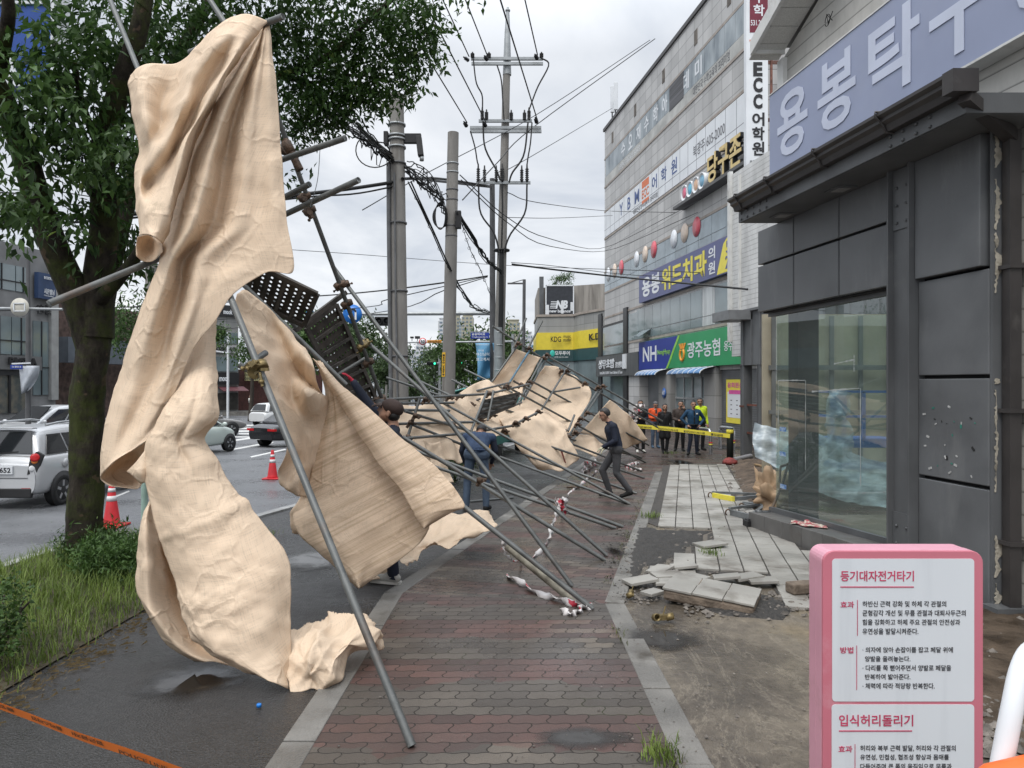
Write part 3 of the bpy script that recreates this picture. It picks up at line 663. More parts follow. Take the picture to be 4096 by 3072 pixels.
fbox(b, C2 - .02, C2 - .01, 22.85, 23.15, 1.2, 1.26); b.build('rail', mat('rust_red', (.14, .05, .035), .7, .4, 6), nb)
b = MB(); fbox(b, C2 + .6, C2 + .7, 14.5, 23, -.5, 2.6); b.build('back_wall', m_beige, nb)

# ---- tall tiled block with the bank
def m_tilewall(name, colr, w_, h_, line=.5, rough=.45):
    g = NG(name); o = g.tc.outputs['Object']; x, y, z = g.sep(o); v = g.comb(y, z)
    br = g.n.new('ShaderNodeTexBrick'); g.l.new(v, br.inputs['Vector']); br.offset = 0; br.inputs['Scale'].default_value = 1
    br.inputs['Brick Width'].default_value = w_; br.inputs['Row Height'].default_value = h_; br.inputs['Mortar Size'].default_value = .018; br.inputs['Bias'].default_value = 0
    br.inputs['Color1'].default_value = (.86, .86, .86, 1); br.inputs['Color2'].default_value = (1.1, 1.1, 1.1, 1); br.inputs['Mortar'].default_value = (line, line, line, 1)
    n = g.noise(g.mapv(o, sc=(1, 1, .15)), .9, 7, .6); c = g.ramp(n, (.35, tuple(q * .8 for q in colr)), (.65, colr))
    c = g.mix(1.0, c, br.outputs['Color'], 'MULTIPLY')
    return g.out(c, rough, None, spec=.4)
m_btile = m_tilewall('bank_tile', (.47, .462, .45), 1.05, .62)
m_trim = mat('stone_trim', (.32, .28, .245), .6, .12, 2, dirt=(.2, .16, .13), dscale=1.2, dst=(1, 1, .3))
m_win = mat('window_reflective', (.16, .20, .21), .08, .25, .5, spec=.9, st=(1, 1, 1), metal=.0)
m_win2 = mat('window_pale', (.25, .30, .33), .25, .2, .8, spec=.6)
m_winf = mat('window_blind', (.42, .44, .44), .3, .25, 1.2, st=(1, 3, .3), spec=.7)
m_panelw = mat('sign_white', (.66, .68, .70), .4, .05, 1)
m_blk = mat('black_frame', (.022, .022, .024), .4, .1)
C3 = 14.49; bank = thing('bank_building', 'tall grey tiled block with window bands, lettering and a bank on its ground floor', 'building', (8.5, 38, -.7))
YA, YB = 29.0, 52.2
b = MB(); fbox(b, C3, C3 + 14, YA, YB, 2.6, 20.5); b.build('wall', m_btile, bank)
b = MB(); fbox(b, C3 - .10, C3 + 14, YA - .05, YB + .12, 20.5, 20.72); b.build('parapet_cap', m_gut, bank)
fparts('roof_vent', mat('vent_stain', (.12, .105, .09), .8, .4, 3), bank, [(C3 - .02, C3 + .02, yy, yy + .38, 19.0, 19.75) for yy in (31.8, 35.5, 40, 45.0, 50)])
fparts('stone_band', m_trim, bank, [(C3 - .04, C3 + .02, YA, YB, z0, z0 + .13) for z0 in (16.28, 18.35, 12.5, 14.5, 10.02, 8.55, 6.72, 4.6)])
m5 = mat('window_grime', (.20, .25, .285), .3, .4, 1.4, c2=(.33, .37, .39), st=(1, 1, .4), spec=.6)
fparts('window', m5, bank, [(C3 - .03, C3 + .02, YA + .2 + i * 1.08, YA + .2 + i * 1.08 + 1.05, 17.06, 18.34) for i in range(21)])
b = MB(); fbox(b, C3 - .035, C3 + .02, YA, YB - .1, 16.42, 17.04); b.build('sill_panel', mat('panel_grey', (.40, .40, .38), .6, .2, 1.2), bank)
b = MB()
yw = fy(C3, 2708); fbox(b, C3 - .045, C3 + .1, yw - 1.0, yw + 1.0, 16.95, 18.36); b.build('open_window', mat('louvre_dark', (.07, .07, .075), .6, .6, 1, st=(1, .1, 9)), bank)
b = MB()
for ch, u in (('수', 2495), ('오', 2524), ('재', 2556), ('수', 2588), ('학', 2625), ('아', 2661), ('데', 2746), ('미', 2796)):
    y = fy(C3, u); ftext(b, ch, C3 - .036, y + .42, y - .42, 17.2, 18.15, .02, .006)
y = fy(C3, 2480); ftext(b, '대한민국 수학교육의 프리미엄', C3 - .04, fy(C3, 2478), fy(C3, 2562), 16.5, 16.9, 0, .005); 
b.build('lettering', m_panelw, bank)
b = MB(); ftext(b, '대한민국 수학교육의 프리미엄', C3 - .04, fy(C3, 2775), fy(C3, 2922), 16.5, 16.95, 0, .005); b.build('lettering', mat('letter_grey', (.12, .12, .13), .5), bank)
sg = thing('academy_banner', 'long white window banner with blue English academy lettering on the tiled block', 'sign', fp(C3, 40, 13.4))
b = MB(); fbox(b, C3 - .05, C3 + .02, YA, YB - .08, 12.66, 14.45); b.build('sign_panel', m_panelw, sg)
b = MB()
for i in range(22): fbox(b, C3 - .053, C3, YA + i * 1.08, YA + i * 1.08 + .035, 12.66, 14.45)
fbox(b, C3 - .053, C3, YA, YB - .1, 13.16, 13.19); b.build('seam', mat('seam_grey', (.2, .2, .22), .6), sg)
b = MB()
for ch, u, hw in (('Y', 2488, .36), ('B', 2519, .3), ('M', 2551, .42), ('어', 2621, .42), ('학', 2659, .42), ('원', 2700, .42)):
    y = fy(C3, u); ftext(b, ch, C3 - .054, y + hw, y - hw, 13.35, 14.15, .015, .006)
b.build('lettering', mat('letter_blue', (.05, .09, .24), .5), sg)
b = MB(); ftext(b, '대한민국 영어교육의 프리미엄', C3 - .054, fy(C3, 2536), fy(C3, 2634), 12.78, 13.08, 0, .006); ftext(b, '북광주 605-2000', C3 - .054, fy(C3, 2777), fy(C3, 2904), 13.35, 13.95, 0, .006)
b.build('lettering', mat('letter_grey', (.12, .12, .13), .5), sg)
b = MB(); fbox(b, C3 - .06, C3, fy(C3, 2599), fy(C3, 2571), 13.95, 14.38); fbox(b, C3 - .06, C3, fy(C3, 2599), fy(C3, 2571), 13.0, 13.2); ftext(b, 'ECC', C3 - .056, fy(C3, 2571), fy(C3, 2599), 13.32, 13.85, .02, .006)
b.build('emblem', mat('logo_orange', (.62, .16, .06), .5), sg)
# billiard hall sign
sg = thing('billiard_sign', 'gold block lettering with four coloured cups on a ledge of the tiled block', 'sign', fp(C3 - .4, 34, 11.2))
b = MB(); fbox(b, C3 - .6, C3, 29.3, 37.2, 11.05, 11.2); b.build('ledge', mat('ledge_grey', (.1, .1, .1), .6), sg)
bf, bk = MB(), MB()
for ch, ul, ur in (('당', 2832, 2872), ('구', 2875, 2916), ('존', 2920, 2968)):
    ftext(bk, ch, C3 - .30, fy(C3 - .5, ul), fy(C3 - .5, ur), 11.22, 12.52, .03, .22); ftext(bf, ch, C3 - .525, fy(C3 - .5, ul), fy(C3 - .5, ur), 11.22, 12.52, .02, .02)
bf.build('lettering', mat('letter_gold', (.62, .47, .20), .4), sg); bk.build('letter_block', m_blk, sg)
for i, (u, cl) in enumerate(((2742, (.62, .12, .20)), (2764, (.12, .40, .55)), (2788, (.66, .42, .28)), (2812, (.20, .42, .58)))):
    y = fy(C3 - .4, u); b = MB(); b.lathe([(.36, 0), (.40, .42), (.37, .42), (.35, .38), (0, .36)], fp(C3 - .1, y, 11.62), 20, OUT)
    cu_ = b.build('cup', m_panelw, sg); b = MB(); b.lathe([(0, .365), (.35, .365), (.35, .375), (0, .378)], fp(C3 - .1, y, 11.62), 20, OUT); b.build('cup_face', mat('cup_%d' % i, cl, .3, .2, 2), cu_)
# third floor glass with painted balls
for z0, z1 in ((9.1, 10.0), (8.66, 9.07)): fparts('window', m_win2, bank, [(C3 - .03, C3 + .02, YA + .2 + i * 1.53, YA + .2 + i * 1.53 + 1.49, z0, z1) for i in range(15)])
for u, v, ci in ((2433, 1098, 0), (2458, 1083, 1), (2485, 1070, 2), (2546, 1037, 0), (2580, 1017, 1), (2615, 998, 2), (2695, 956, 0), (2738, 932, 1), (2786, 907, 2)):
    q = onp(C3 - .045, u, v); b = MB(); b.lathe([(0, 0), (.50, 0), (.50, .008), (0, .01)], q, 24, OUT); b.build('window_disc', mat('disc_%d' % ci, ((.68, .70, .73), (.66, .54, .44), (.60, .10, .13))[ci], .35), bank)
# dental clinic sign
sg = thing('dental_sign', 'slate blue dental clinic sign with a yellow phone panel above the second-floor windows', 'sign', fp(14.2, 37, 7.7))
b = MB(); fbox(b, 14.2, C3, 29.4, fy(14.2, 2556), 6.9, 8.55); b.build('sign_panel', mat('sign_slate', (.085, .095, .21), .4, .08, 1), sg)
b = MB(); yr = 29.4; b.prism([fp(14.19, fy(14.2, 2868), 6.95), fp(14.19, yr, 6.95), fp(14.19, yr, 8.5), fp(14.19, fy(14.2, 2912), 8.5), fp(14.19, fy(14.2, 2894), 8.25)], (.008, 0, 0)); b.build('phone_panel', mat('sign_yellow', (.72, .62, .07), .4, .05), sg)
b = MB(); ftext(b, '용봉', 14.195, fy(14.2, 2569), fy(14.2, 2641), 7.15, 8.3, .03, .01); ftext(b, '의', 14.195, fy(14.2, 2834), fy(14.2, 2861), 7.78, 8.35, .02, .01); ftext(b, '원', 14.195, fy(14.2, 2834), fy(14.2, 2861), 7.08, 7.65, .02, .01); b.build('lettering', m_panelw, sg)
b = MB(); ftext(b, '위드치과', 14.195, fy(14.2, 2647), fy(14.2, 2827), 7.1, 8.35, .03, .01); b.build('lettering', MATS['sign_yellow'], sg)
b = MB(); ftext(b, '531-', 14.185, fy(14.2, 2906), fy(14.2, 2955), 7.78, 8.32, .012, .01); ftext(b, '2828', 14.185, fy(14.2, 2903), fy(14.2, 2966), 7.08, 7.65, .012, .01); b.build('lettering', MATS['sign_slate'], sg)
b = MB(); rnd = random.Random(4)
for i in range(11):
    ya = 29.2 + i * 1.42; fparts('window', rnd.choice((m_win, m_win, m_winf)), bank, [(C3 - .03, C3 + .02, ya, ya + 1.38, 5.25, 6.6), (C3 - .03, C3 + .02, ya, ya + 1.38, 4.78, 5.21)])
b = MB(); q0 = fp(C3 - .05, 43.4, 5.2); b.prism([fp(C3 - .06, 43.6, 5.2), fp(C3 - .06, 42.2, 5.2), fp(C3 - .75, 42.2, 4.72), fp(C3 - .75, 43.6, 4.72)], (0, 0, .04)); b.build('awning_window', m_win, bank)
# bank sign
sg = thing('bank_sign', 'blue and green bank sign with white lettering above the entrance', 'sign', fp(14.2, 37, 3.6))
ys_ = fy(14.2, 2556); b = MB(); fbox(b, 14.2, C3, 29.4, ys_, 2.8, 4.5); b.build('sign_panel', mat('sign_green', (.025, .27, .10), .4, .06, 1), sg)
b = MB(); yc = [fy(14.2, u) for u in (2664, 2677, 2690, 2704, 2712)]
b.prism([fp(14.19, ys_, 2.81)] + [fp(14.19, y, z) for y, z in zip(yc, (2.81, 3.25, 3.75, 4.2, 4.49))] + [fp(14.19, ys_, 4.49)], (.009, 0, 0)); b.build('blue_panel', mat('sign_blue', (.018, .035, .24), .4, .06, 1), sg)
b = MB(); yd = [y - .28 for y in yc]
b.prism([fp(14.188, y, z) for y, z in zip(yc, (2.81, 3.25, 3.75, 4.2, 4.49))] + [fp(14.188, y, z) for y, z in zip(yd[::-1], (4.49, 4.2, 3.75, 3.25, 2.81))], (.009, 0, 0)); b.build('stripe', mat('sign_lime', (.25, .52, .08), .4), sg)
b = MB(); ftext(b, 'NH', 14.185, fy(14.2, 2573), fy(14.2, 2627), 3.28, 4.15, .02, .01); ftext(b, '광주농협', 14.195, fy(14.2, 2750), fy(14.2, 2881), 3.25, 4.05, .012, .01); ftext(b, '용주지점', 14.195, fy(14.2, 2897), fy(14.2, 2968), 3.42, 3.88, .005, .01); b.build('lettering', m_panelw, sg)
b = MB(); ftext(b, 'NongHyup', 14.185, fy(14.2, 2631), fy(14.2, 2682), 3.52, 3.88, .005, .01); b.build('lettering', MATS['sign_lime'], sg)
b = MB(); yl = fy(14.2, 2730)
b.tube([fp(14.18, yl + .26 * sin(t), 3.47 + .30 * cos(t)) for t in [i * pi / 9 for i in range(2, 17)]], .07, 8)
for dy in (-.3, 0, .3): b.prism([fp(14.18, yl + dy * 1.2 + .12, 4.05), fp(14.18, yl + dy * 1.2 - .12, 4.05), fp(14.18, yl + dy * .5 - .1, 3.76), fp(14.18, yl + dy * .5 + .1, 3.76)], (.01, 0, 0))
b.build('emblem', mat('logo_amber', (.78, .30, .03), .4), sg)
# ground floor
m_pil = m_tilewall('pillar_stone', (.27, .265, .255), 3, 1.05, .55)
fparts('pillar', m_pil, bank, [(C3 - .22, C3 + .8, fy(C3, ub), fy(C3, ua), -1, 2.8) for ua, ub in ((2646, 2687), (2828, 2881))], bevel=.15)
b = MB(); fbox(b, C3 + .5, C3 + .6, YA, YB, -1, 2.7); b.build('ground_floor_wall', m_clad, bank)
b = MB(); ya, yb_ = fy(C3, 2828), fy(C3, 2687)
for i in range(4): fbox(b, C3 + .25, C3 + .28, ya + (yb_ - ya) * i / 4 + .05, ya + (yb_ - ya) * (i + 1) / 4 - .05, -.6, 2.3)
b.build('entrance_glass', m_win, bank)
b = MB()
for i in range(5): yy = ya + (yb_ - ya) * i / 4; fbox(b, C3 + .2, C3 + .33, yy - .05, yy + .05, -.6, 2.6)
fbox(b, C3 + .2, C3 + .33, ya, yb_, 2.3, 2.6); fbox(b, C3 + .18, C3 + .3, ya, yb_, 1.15, 1.25); b.build('entrance_frame', mat('alu_frame', (.30, .31, .31), .4), bank)
b = MB(); fbox(b, C3 + .1, C3 + .14, 28.5, fy(C3, 2881), -.8, 2.75)
for i in range(34): fbox(b, C3 + .06, C3 + .1, 28.5, fy(C3, 2881), -.7 + i * .1, -.66 + i * .1)
b.build('roller_shutter', mat('shutter_grey', (.16, .165, .17), .45, .1), bank)
for i, (ua, ub, z0) in enumerate(((2567, 2648, 2.45), (2698, 2833, 2.45))):
    y0, y1 = fy(C3 - .5, ub), fy(C3 - .5, ua); b = MB(); rows = []
    for k in range(9):
        t = k / 8 * pi / 2; rows.append([fp(C3 - .9 * sin(t), y, z0 + .32 * cos(t)) for y in (y0, y1)])
    b.grid(rows); aw = b.build('awning', mat('awning_blue', (.10, .22, .42), .35, .15), bank, solid=.02); b = MB()
    for j in range(7):
        y = y0 + (y1 - y0) * j / 6; b.tube([fp(C3 - .9 * sin(k / 8 * pi / 2), y, z0 + .335 * cos(k / 8 * pi / 2)) for k in range(9)], .03, 6)
    b.build('awning_rib', m_panelw, aw)
b = MB(); y = fy(C3 - .25, 2656); b.lathe([(0, 0), (.30, 0), (.30, .03), (0, .04)], fp(C3 - .24, y, 1.45), 8, OUT); sgn = b.build('security_sign', mat('sign_badge', (.05, .14, .42), .4), None, label='small blue eight-sided security badge on the stone pillar', cat='sign')
b = MB(); ftext(b, 'ADT', C3 - .285, y + .2, y - .2, 1.36, 1.58, .02, .005); b.build('lettering', m_panelw, sgn)
ps = thing('poster', 'yellow framed event poster hanging on the grey roller shutter', 'poster', fp(C3, 32, .8)); y0, y1 = fy(C3, 2952) - .9, fy(C3, 2903)
b = MB(); fbox(b, C3 + .02, C3 + .05, y0, y1, .2, 2.15); b.build('poster_sheet', MATS['sign_yellow'], ps)
b = MB(); fbox(b, C3 + .012, C3 + .02, y0 + .12, y1 - .15, .45, 1.6); b.build('white_area', m_panelw, ps)
b = MB(); fbox(b, C3 + .006, C3 + .012, y0 + .18, y1 - .3, 1.5, 1.68); ftext(b, '용회원선물', C3 + .012, y1 - .15, y0 + .1, 1.78, 2.02, .02, .004); b.build('lettering', mat('pink_print', (.6, .09, .3), .5), ps)
b = MB(); rnd = random.Random(2)
for i in range(4):
    for j in range(3): yy = y1 - .45 - j * .55; fbox(b, C3 + .007, C3 + .012, yy - .16, yy, 1.2 - i * .2, 1.24 - i * .2)
b.build('small_print', mat('letter_grey', (.12, .12, .13), .5), ps)
# sushi bay
sg = thing('sushi_sign', 'dark grey restaurant fascia with pale raised lettering beside the bank sign', 'sign', fp(14.2, 48, 3.2))
ya, yb_ = fy(14.2, 2552), fy(14.2, 2384); b = MB(); fbox(b, 14.2, C3 + .3, ya, yb_, 2.5, 3.95); b.build('sign_panel', mat('sign_charcoal', (.085, .088, .09), .5, .15, 3, st=(1, 1, .2)), sg)
b = MB(); ftext(b, '상무초밥', 14.16, fy(14.2, 2398), fy(14.2, 2461), 3.05, 3.7, .02, .06); ftext(b, '광주신용점', 14.18, fy(14.2, 2464), fy(14.2, 2493), 3.05, 3.45, .01, .04); ftext(b, 'SANGMU SUSHI  Fresh Salmon & Tuna', 14.19, fy(14.2, 2400), fy(14.2, 2490), 2.65, 2.85, .01, .01); b.build('lettering', m_panelw, sg)
b = MB(); fbox(b, 14.1, 14.2, fy(14.2, 2506), fy(14.2, 2495), 2.95, 3.9); b.build('side_plate', m_panelw, sg)
b = MB(); ya, yb_ = fy(C3, 2555), fy(C3, 2410)
fbox(b, C3 - .12, C3 + .02, fy(C3, 2514), fy(C3, 2499), -.8, 7.0); fbox(b, C3 - .10, C3 + .02, yb_, yb_ + .9, -.8, 7.2); fbox(b, C3 - .06, C3 + .02, fy(C3, 2496), fy(C3, 2412), 6.1, 6.25); fbox(b, C3 - .06, C3 + .02, fy(C3, 2496), fy(C3, 2412), 3.95, 4.05); fbox(b, C3 - .09, C3 + .02, yb_ - .1, yb_ + .06, 3.95, 7); b.build('black_column', m_blk, bank)
b = MB(); fbox(b, C3 - .04, C3 + .02, fy(C3, 2497), fy(C3, 2414), 4.05, 6.1); fbox(b, C3 - .04, C3 + .02, fy(C3, 2554), fy(C3, 2515), 4.78, 6.5); b.build('window', m_win, bank)
b = MB(); fbox(b, C3 + .4, C3 + .45, fy(C3, 2493), fy(C3, 2420), -.8, 2.5); b.build('window', m_win, bank)
b = MB(); fbox(b, C3 - .05, C3 + .5, fy(C3, 2561), fy(C3, 2518), -.9, 2.5); b.build('wall_panel', m_btile, bank)
# roof aerials
for i, (u, v0, v1, dx) in enumerate(((2450, 345, 450, 0), (2463, 330, 440, .0))):
    t = thing('phone_aerial', ('taller pale phone mast aerial on the roof corner' if i else 'shorter pale phone mast aerial on the roof corner, at the roof edge'), 'aerial', P(u, 500, 51.5 - i))
    Y = 51.5 - i; b = MB(); a = P(u, v0, Y); c = P(u, v1, Y); b.box((a + c) / 2, (.28, .2, (a - c).length)); b.build('panel', m_panelw, t, bevel=.03); b = MB(); b.tube([c + V((0, .15, .6)), V((c.x, c.y + .15, 20.0))], .05, 8); b.build('pole', m_clad2, t)
# projecting vertical sign
sg = thing('vertical_sign', 'tall narrow projecting sign reading ECC in black on white under a maroon top', 'sign', P(3030, 690, 27)); Y = 27
a = P(2985, 695, Y); c = P(3072, 1, Y); wd = c.x - a.x; b = MB(); b.box(V(((a.x + c.x) / 2, Y + .14, a.z + 4.6)), (wd, .28, 9.2)); b.build('sign_box', m_panelw, sg)
px_ = lambda u, v: P(u, v, Y - .004); b = MB(); q0 = px_(2999, 130); q1 = px_(3071, -160); b.box(V(((q0.x + q1.x) / 2, Y - .004, (q0.z + q1.z) / 2)), (q1.x - q0.x, .012, q1.z - q0.z)); b.build('maroon_panel', mat('sign_maroon', (.15, .018, .035), .4), sg)
def xt(b, s, u0, v1, u1, v0, bold=.02, yy=None): q = P(u0, v1, (yy or Y) - .012); text_mb(b, s, q, (1, 0, 0), UP, (u1 - u0) / F * Y, (v1 - v0) / F * Y, bold, .004)
b = MB(); xt(b, '수', 3014, 12, 3058, -40); xt(b, '학', 3014, 64, 3058, 18); xt(b, '531.2030', 3003, 102, 3070, 80, .01); b.build('lettering', m_panelw, sg)
b = MB()
for s, v1, v0 in (('E', 305, 248), ('C', 370, 310), ('C', 435, 376)): xt(b, s, 3013, v1, 3050, v0, .05)
for s, v1, v0 in (('어', 504, 450), ('학', 562, 508), ('원', 622, 567)): xt(b, s, 3009, v1, 3058, v0, .03)
xt(b, '북광주캠퍼스', 2999, 656, 3070, 640, 0); xt(b, '605.2000', 2999, 681, 3070, 660, .01); b.build('lettering', mat('letter_black', (.02, .02, .022), .5), sg)
b = MB(); q0 = px_(2999, 162); q1 = px_(3071, 170); b.box(V(((q0.x + q1.x) / 2, Y - .004, q0.z)), (wd * .85, .01, .06)); q0 = px_(3007, 172); b.box(V(((q0.x + q1.x) / 2 + .1, Y - .004, q0.z - .1)), (.3, .01, .1)); b.build('orange_stripe', MATS['logo_orange'], sg)
b = MB(); b.bar(P(3070, 250, 27.2), P(3120, 250, 28.6), .12, .12); b.bar(P(3070, 480, 27.2), P(3120, 480, 28.6), .12, .12); b.bar(P(3085, 600, 27.3), P(3085, 30, 27.3), .08, .08, (0, 1, 0)); b.build('bracket', mat('rust', (.16, .07, .05), .7, .4, 5), sg)
# ---- blocks further down the street
kd = thing('corner_building', 'low grey corner building wrapped in a yellow studio band over a dark teal travel sign', 'building', (3.5, 64, -1))
def ring(pts, z0, z1, b, out=0.0):
    for (x0, y0), (x1, y1) in zip(pts, pts[1:]):
        d = V((x1 - x0, y1 - y0, 0)).normalized(); n = V((d.y, -d.x, 0)); o = n * out
        b.prism([V((x0, y0, z0)) + o, V((x1, y1, z0)) + o, V((x1, y1, z1)) + o, V((x0, y0, z1)) + o], -n * .3)
def wx(u, Y): return ((u - CX) / F * Y, Y)
kp = [wx(2138, 70), wx(2150, 62.5), wx(2297, 62), wx(2318, 60.5), wx(2460, 55.5)]
b = MB(); ring(kp, -1.2, 7.85, b); b.build('wall', m_tilewall('corner_tile', (.30, .30, .29), 1.4, .8), kd)
b = MB(); ring(kp, 7.85, 8.05, b, .1); b.build('coping', m_trim, kd)
b = MB(); ring(kp, 4.95, 6.45, b, .12); b.build('yellow_band', mat('studio_yellow', (.70, .56, .055), .4, .05), kd)
b = MB(); ring(kp, 3.95, 4.93, b, .16); b.build('teal_band', mat('teal_sign', (.03, .075, .08), .4, .1), kd)
b = MB(); ring(kp, -.4, 3.9, b, .05); b.build('shop_window', m_win, kd)
def kt(b, s, u0, v1, u1, v0, Y=62.0, bold=.01): text_mb(b, s, P(u0, v1, Y), (1, -.012, 0), UP, (u1 - u0) / F * Y, (v1 - v0) / F * Y, bold, .02)
b = MB(); kt(b, 'KDG', 2203, 1368, 2244, 1346, 61.8, .02); kt(b, 'music', 2254, 1351, 2283, 1339, 61.8); kt(b, 'studio', 2253, 1366, 2283, 1352, 61.8); text_mb(b, 'K.DG', P(2356, 1363, 58.6), (2.3, -5, 0), UP, 2.6, .56, .03, .02); b.build('lettering', MATS['letter_black'], kd)
b = MB(); kt(b, '모두투어', 2219, 1421, 2279, 1404, 61.6, .03); kt(b, '호영관광 062-251-9001', 2208, 1432, 2272, 1425, 61.6, .01); b.build('lettering', m_panelw, kd)
b = MB(); b.ell(P(2210, 1414, 61.5), (.22, .05, .28)); b.build('emblem', mat('logo_teal', (.05, .45, .38), .4), kd)
tb_ = thing('concrete_building', 'weathered concrete block with a black shoe billboard rising behind the yellow studio', 'building', (7, 82, -1))
b = MB(); q0 = wx(2152, 84); q1 = wx(2440, 80); b.prism([V((q0[0], q0[1], -1.5)), V((q1[0], q1[1], -1.5)), V((q1[0], q1[1], 13.3)), V((q0[0], q0[1], 13.3))], (0, 12, 0)); b.build('wall', mat('stained_concrete', (.27, .25, .225), .8, .2, 1.5, st=(1.5, 1.5, .12), dirt=(.08, .07, .06), dscale=.8, dst=(1.2, 1, .12), dlo=.52, dhi=.7), tb_)
b = MB(); q0 = P(2166, 1118, 83); b.box(V((q0.x, 83.2, 6.5)), (.5, .5, 16)); b.build('chimney', m_clad2, tb_)
bb = thing('billboard', 'black billboard with white sports shoe lettering on the concrete block', 'billboard', P(2238, 1210, 81)); b = MB(); a = P(2184, 1268, 81.0); c = P(2294, 1142, 81.0)
b.box(V(((a.x + c.x) / 2, 81.2, (a.z + c.z) / 2)), (c.x - a.x, .3, c.z - a.z)); b.build('panel', mat('board_black', (.035, .038, .045), .4, .15), bb)
b = MB(); w2 = .12
for s_ in (-1, 1): b.box(V(((a.x + c.x) / 2 + s_ * (c.x - a.x) / 2, 81.15, (a.z + c.z) / 2)), (w2, .34, c.z - a.z + w2))
b.box(V(((a.x + c.x) / 2, 81.15, c.z)), (c.x - a.x, .34, w2)); b.build('frame', m_panelw, bb)
b = MB(); text_mb(b, 'new balance', P(2197, 1250, 81.0), (1, 0, 0), UP, (2282 - 2197) / F * 81, .34, .03, .02); text_mb(b, 'NB', P(2222, 1235, 81.0), (1, 0, 0), UP, 1.4, .95, .05, .02, .25)
for i in range(5): b.box(P(2217 - i * 1.0, 1207 + i * 6.3, 81.0), (.75, .03, .08))
b.build('lettering', m_panelw, bb)
for i, (u, v0, v1) in enumerate(((2191, 1220, 1268), (2249, 1204, 1255), (2287, 1209, 1244))):
    t = thing('roof_aerial', ('slim pale aerial beside the billboard edge', 'wide pale aerial in the middle of the billboard', 'short pale aerial at the billboard edge next to the bare concrete')[i], 'aerial', P(u, 1270, 63.5)); b = MB(); a = P(u, v0, 63.5); c = P(u, v1, 63.5); b.box((a + c) / 2, (.22, .15, (a - c).length)); b.build('panel', m_panelw, t, bevel=.02); b = MB(); b.tube([c + V((0, .1, .4)), V((c.x, c.y + .1, 7.7))], .035, 6); b.build('pole', m_clad2, t)
# ------------------------------------------------------------------ trees
def m_leaf(name, dark, light, yel, trans=.22):
    g = NG(name); ge = g.n.new('ShaderNodeNewGeometry')
    c = g.ramp(ge.outputs['Random Per Island'], (0, dark), (.6, light), (.97, light), (1, yel))
    n = g.noise(g.tc.outputs['Object'], .9, 3); c = g.mix(1.0, c, g.ramp(n, (.35, .7), (.65, 1.2)), 'MULTIPLY')
    g.out(c, .5, None, spec=.28)
    ts = g.n.new('ShaderNodeBsdfTranslucent'); g.l.new(c, ts.inputs[0]); ms = g.n.new('ShaderNodeMixShader'); ms.inputs[0].default_value = trans
    g.l.new(g.p.outputs[0], ms.inputs[1]); g.l.new(ts.outputs[0], ms.inputs[2]); g.l.new(ms.outputs[0], g.n['Material Output'].inputs[0])
    return g.m
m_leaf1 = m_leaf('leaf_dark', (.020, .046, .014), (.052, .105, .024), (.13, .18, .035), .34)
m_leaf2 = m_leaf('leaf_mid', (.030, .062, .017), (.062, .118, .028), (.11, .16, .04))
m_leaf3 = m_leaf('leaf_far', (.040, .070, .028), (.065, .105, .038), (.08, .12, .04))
g = NG('bark_moss'); o_ = g.tc.outputs['Object']; n1 = g.noise(g.mapv(o_, sc=(1, 1, .35)), 14, 8, .7); n2 = g.noise(o_, 3.2, 7, .65)
c_ = g.ramp(n1, (.3, (.012, .010, .008)), (.7, (.050, .042, .033))); c_ = g.mix(g.ramp(n2, (.44, 0.0), (.58, .85)), c_, g.mix(n1, (.020, .026, .008), (.066, .078, .022)))
c_ = g.mix(g.ramp(g.noise(o_, 6, 2), (.66, 0.0), (.70, .6)), c_, (.11, .075, .05))
m_bark = g.out(c_, .9, g.bump(g.math('ADD', n1, g.math('MULTIPLY', n2, .6)), 1.0, .03), spec=.15)
m_bark2 = mat('bark_plain', (.055, .045, .036), .9, .35, 6, .6, 20, st=(1, 1, .3))
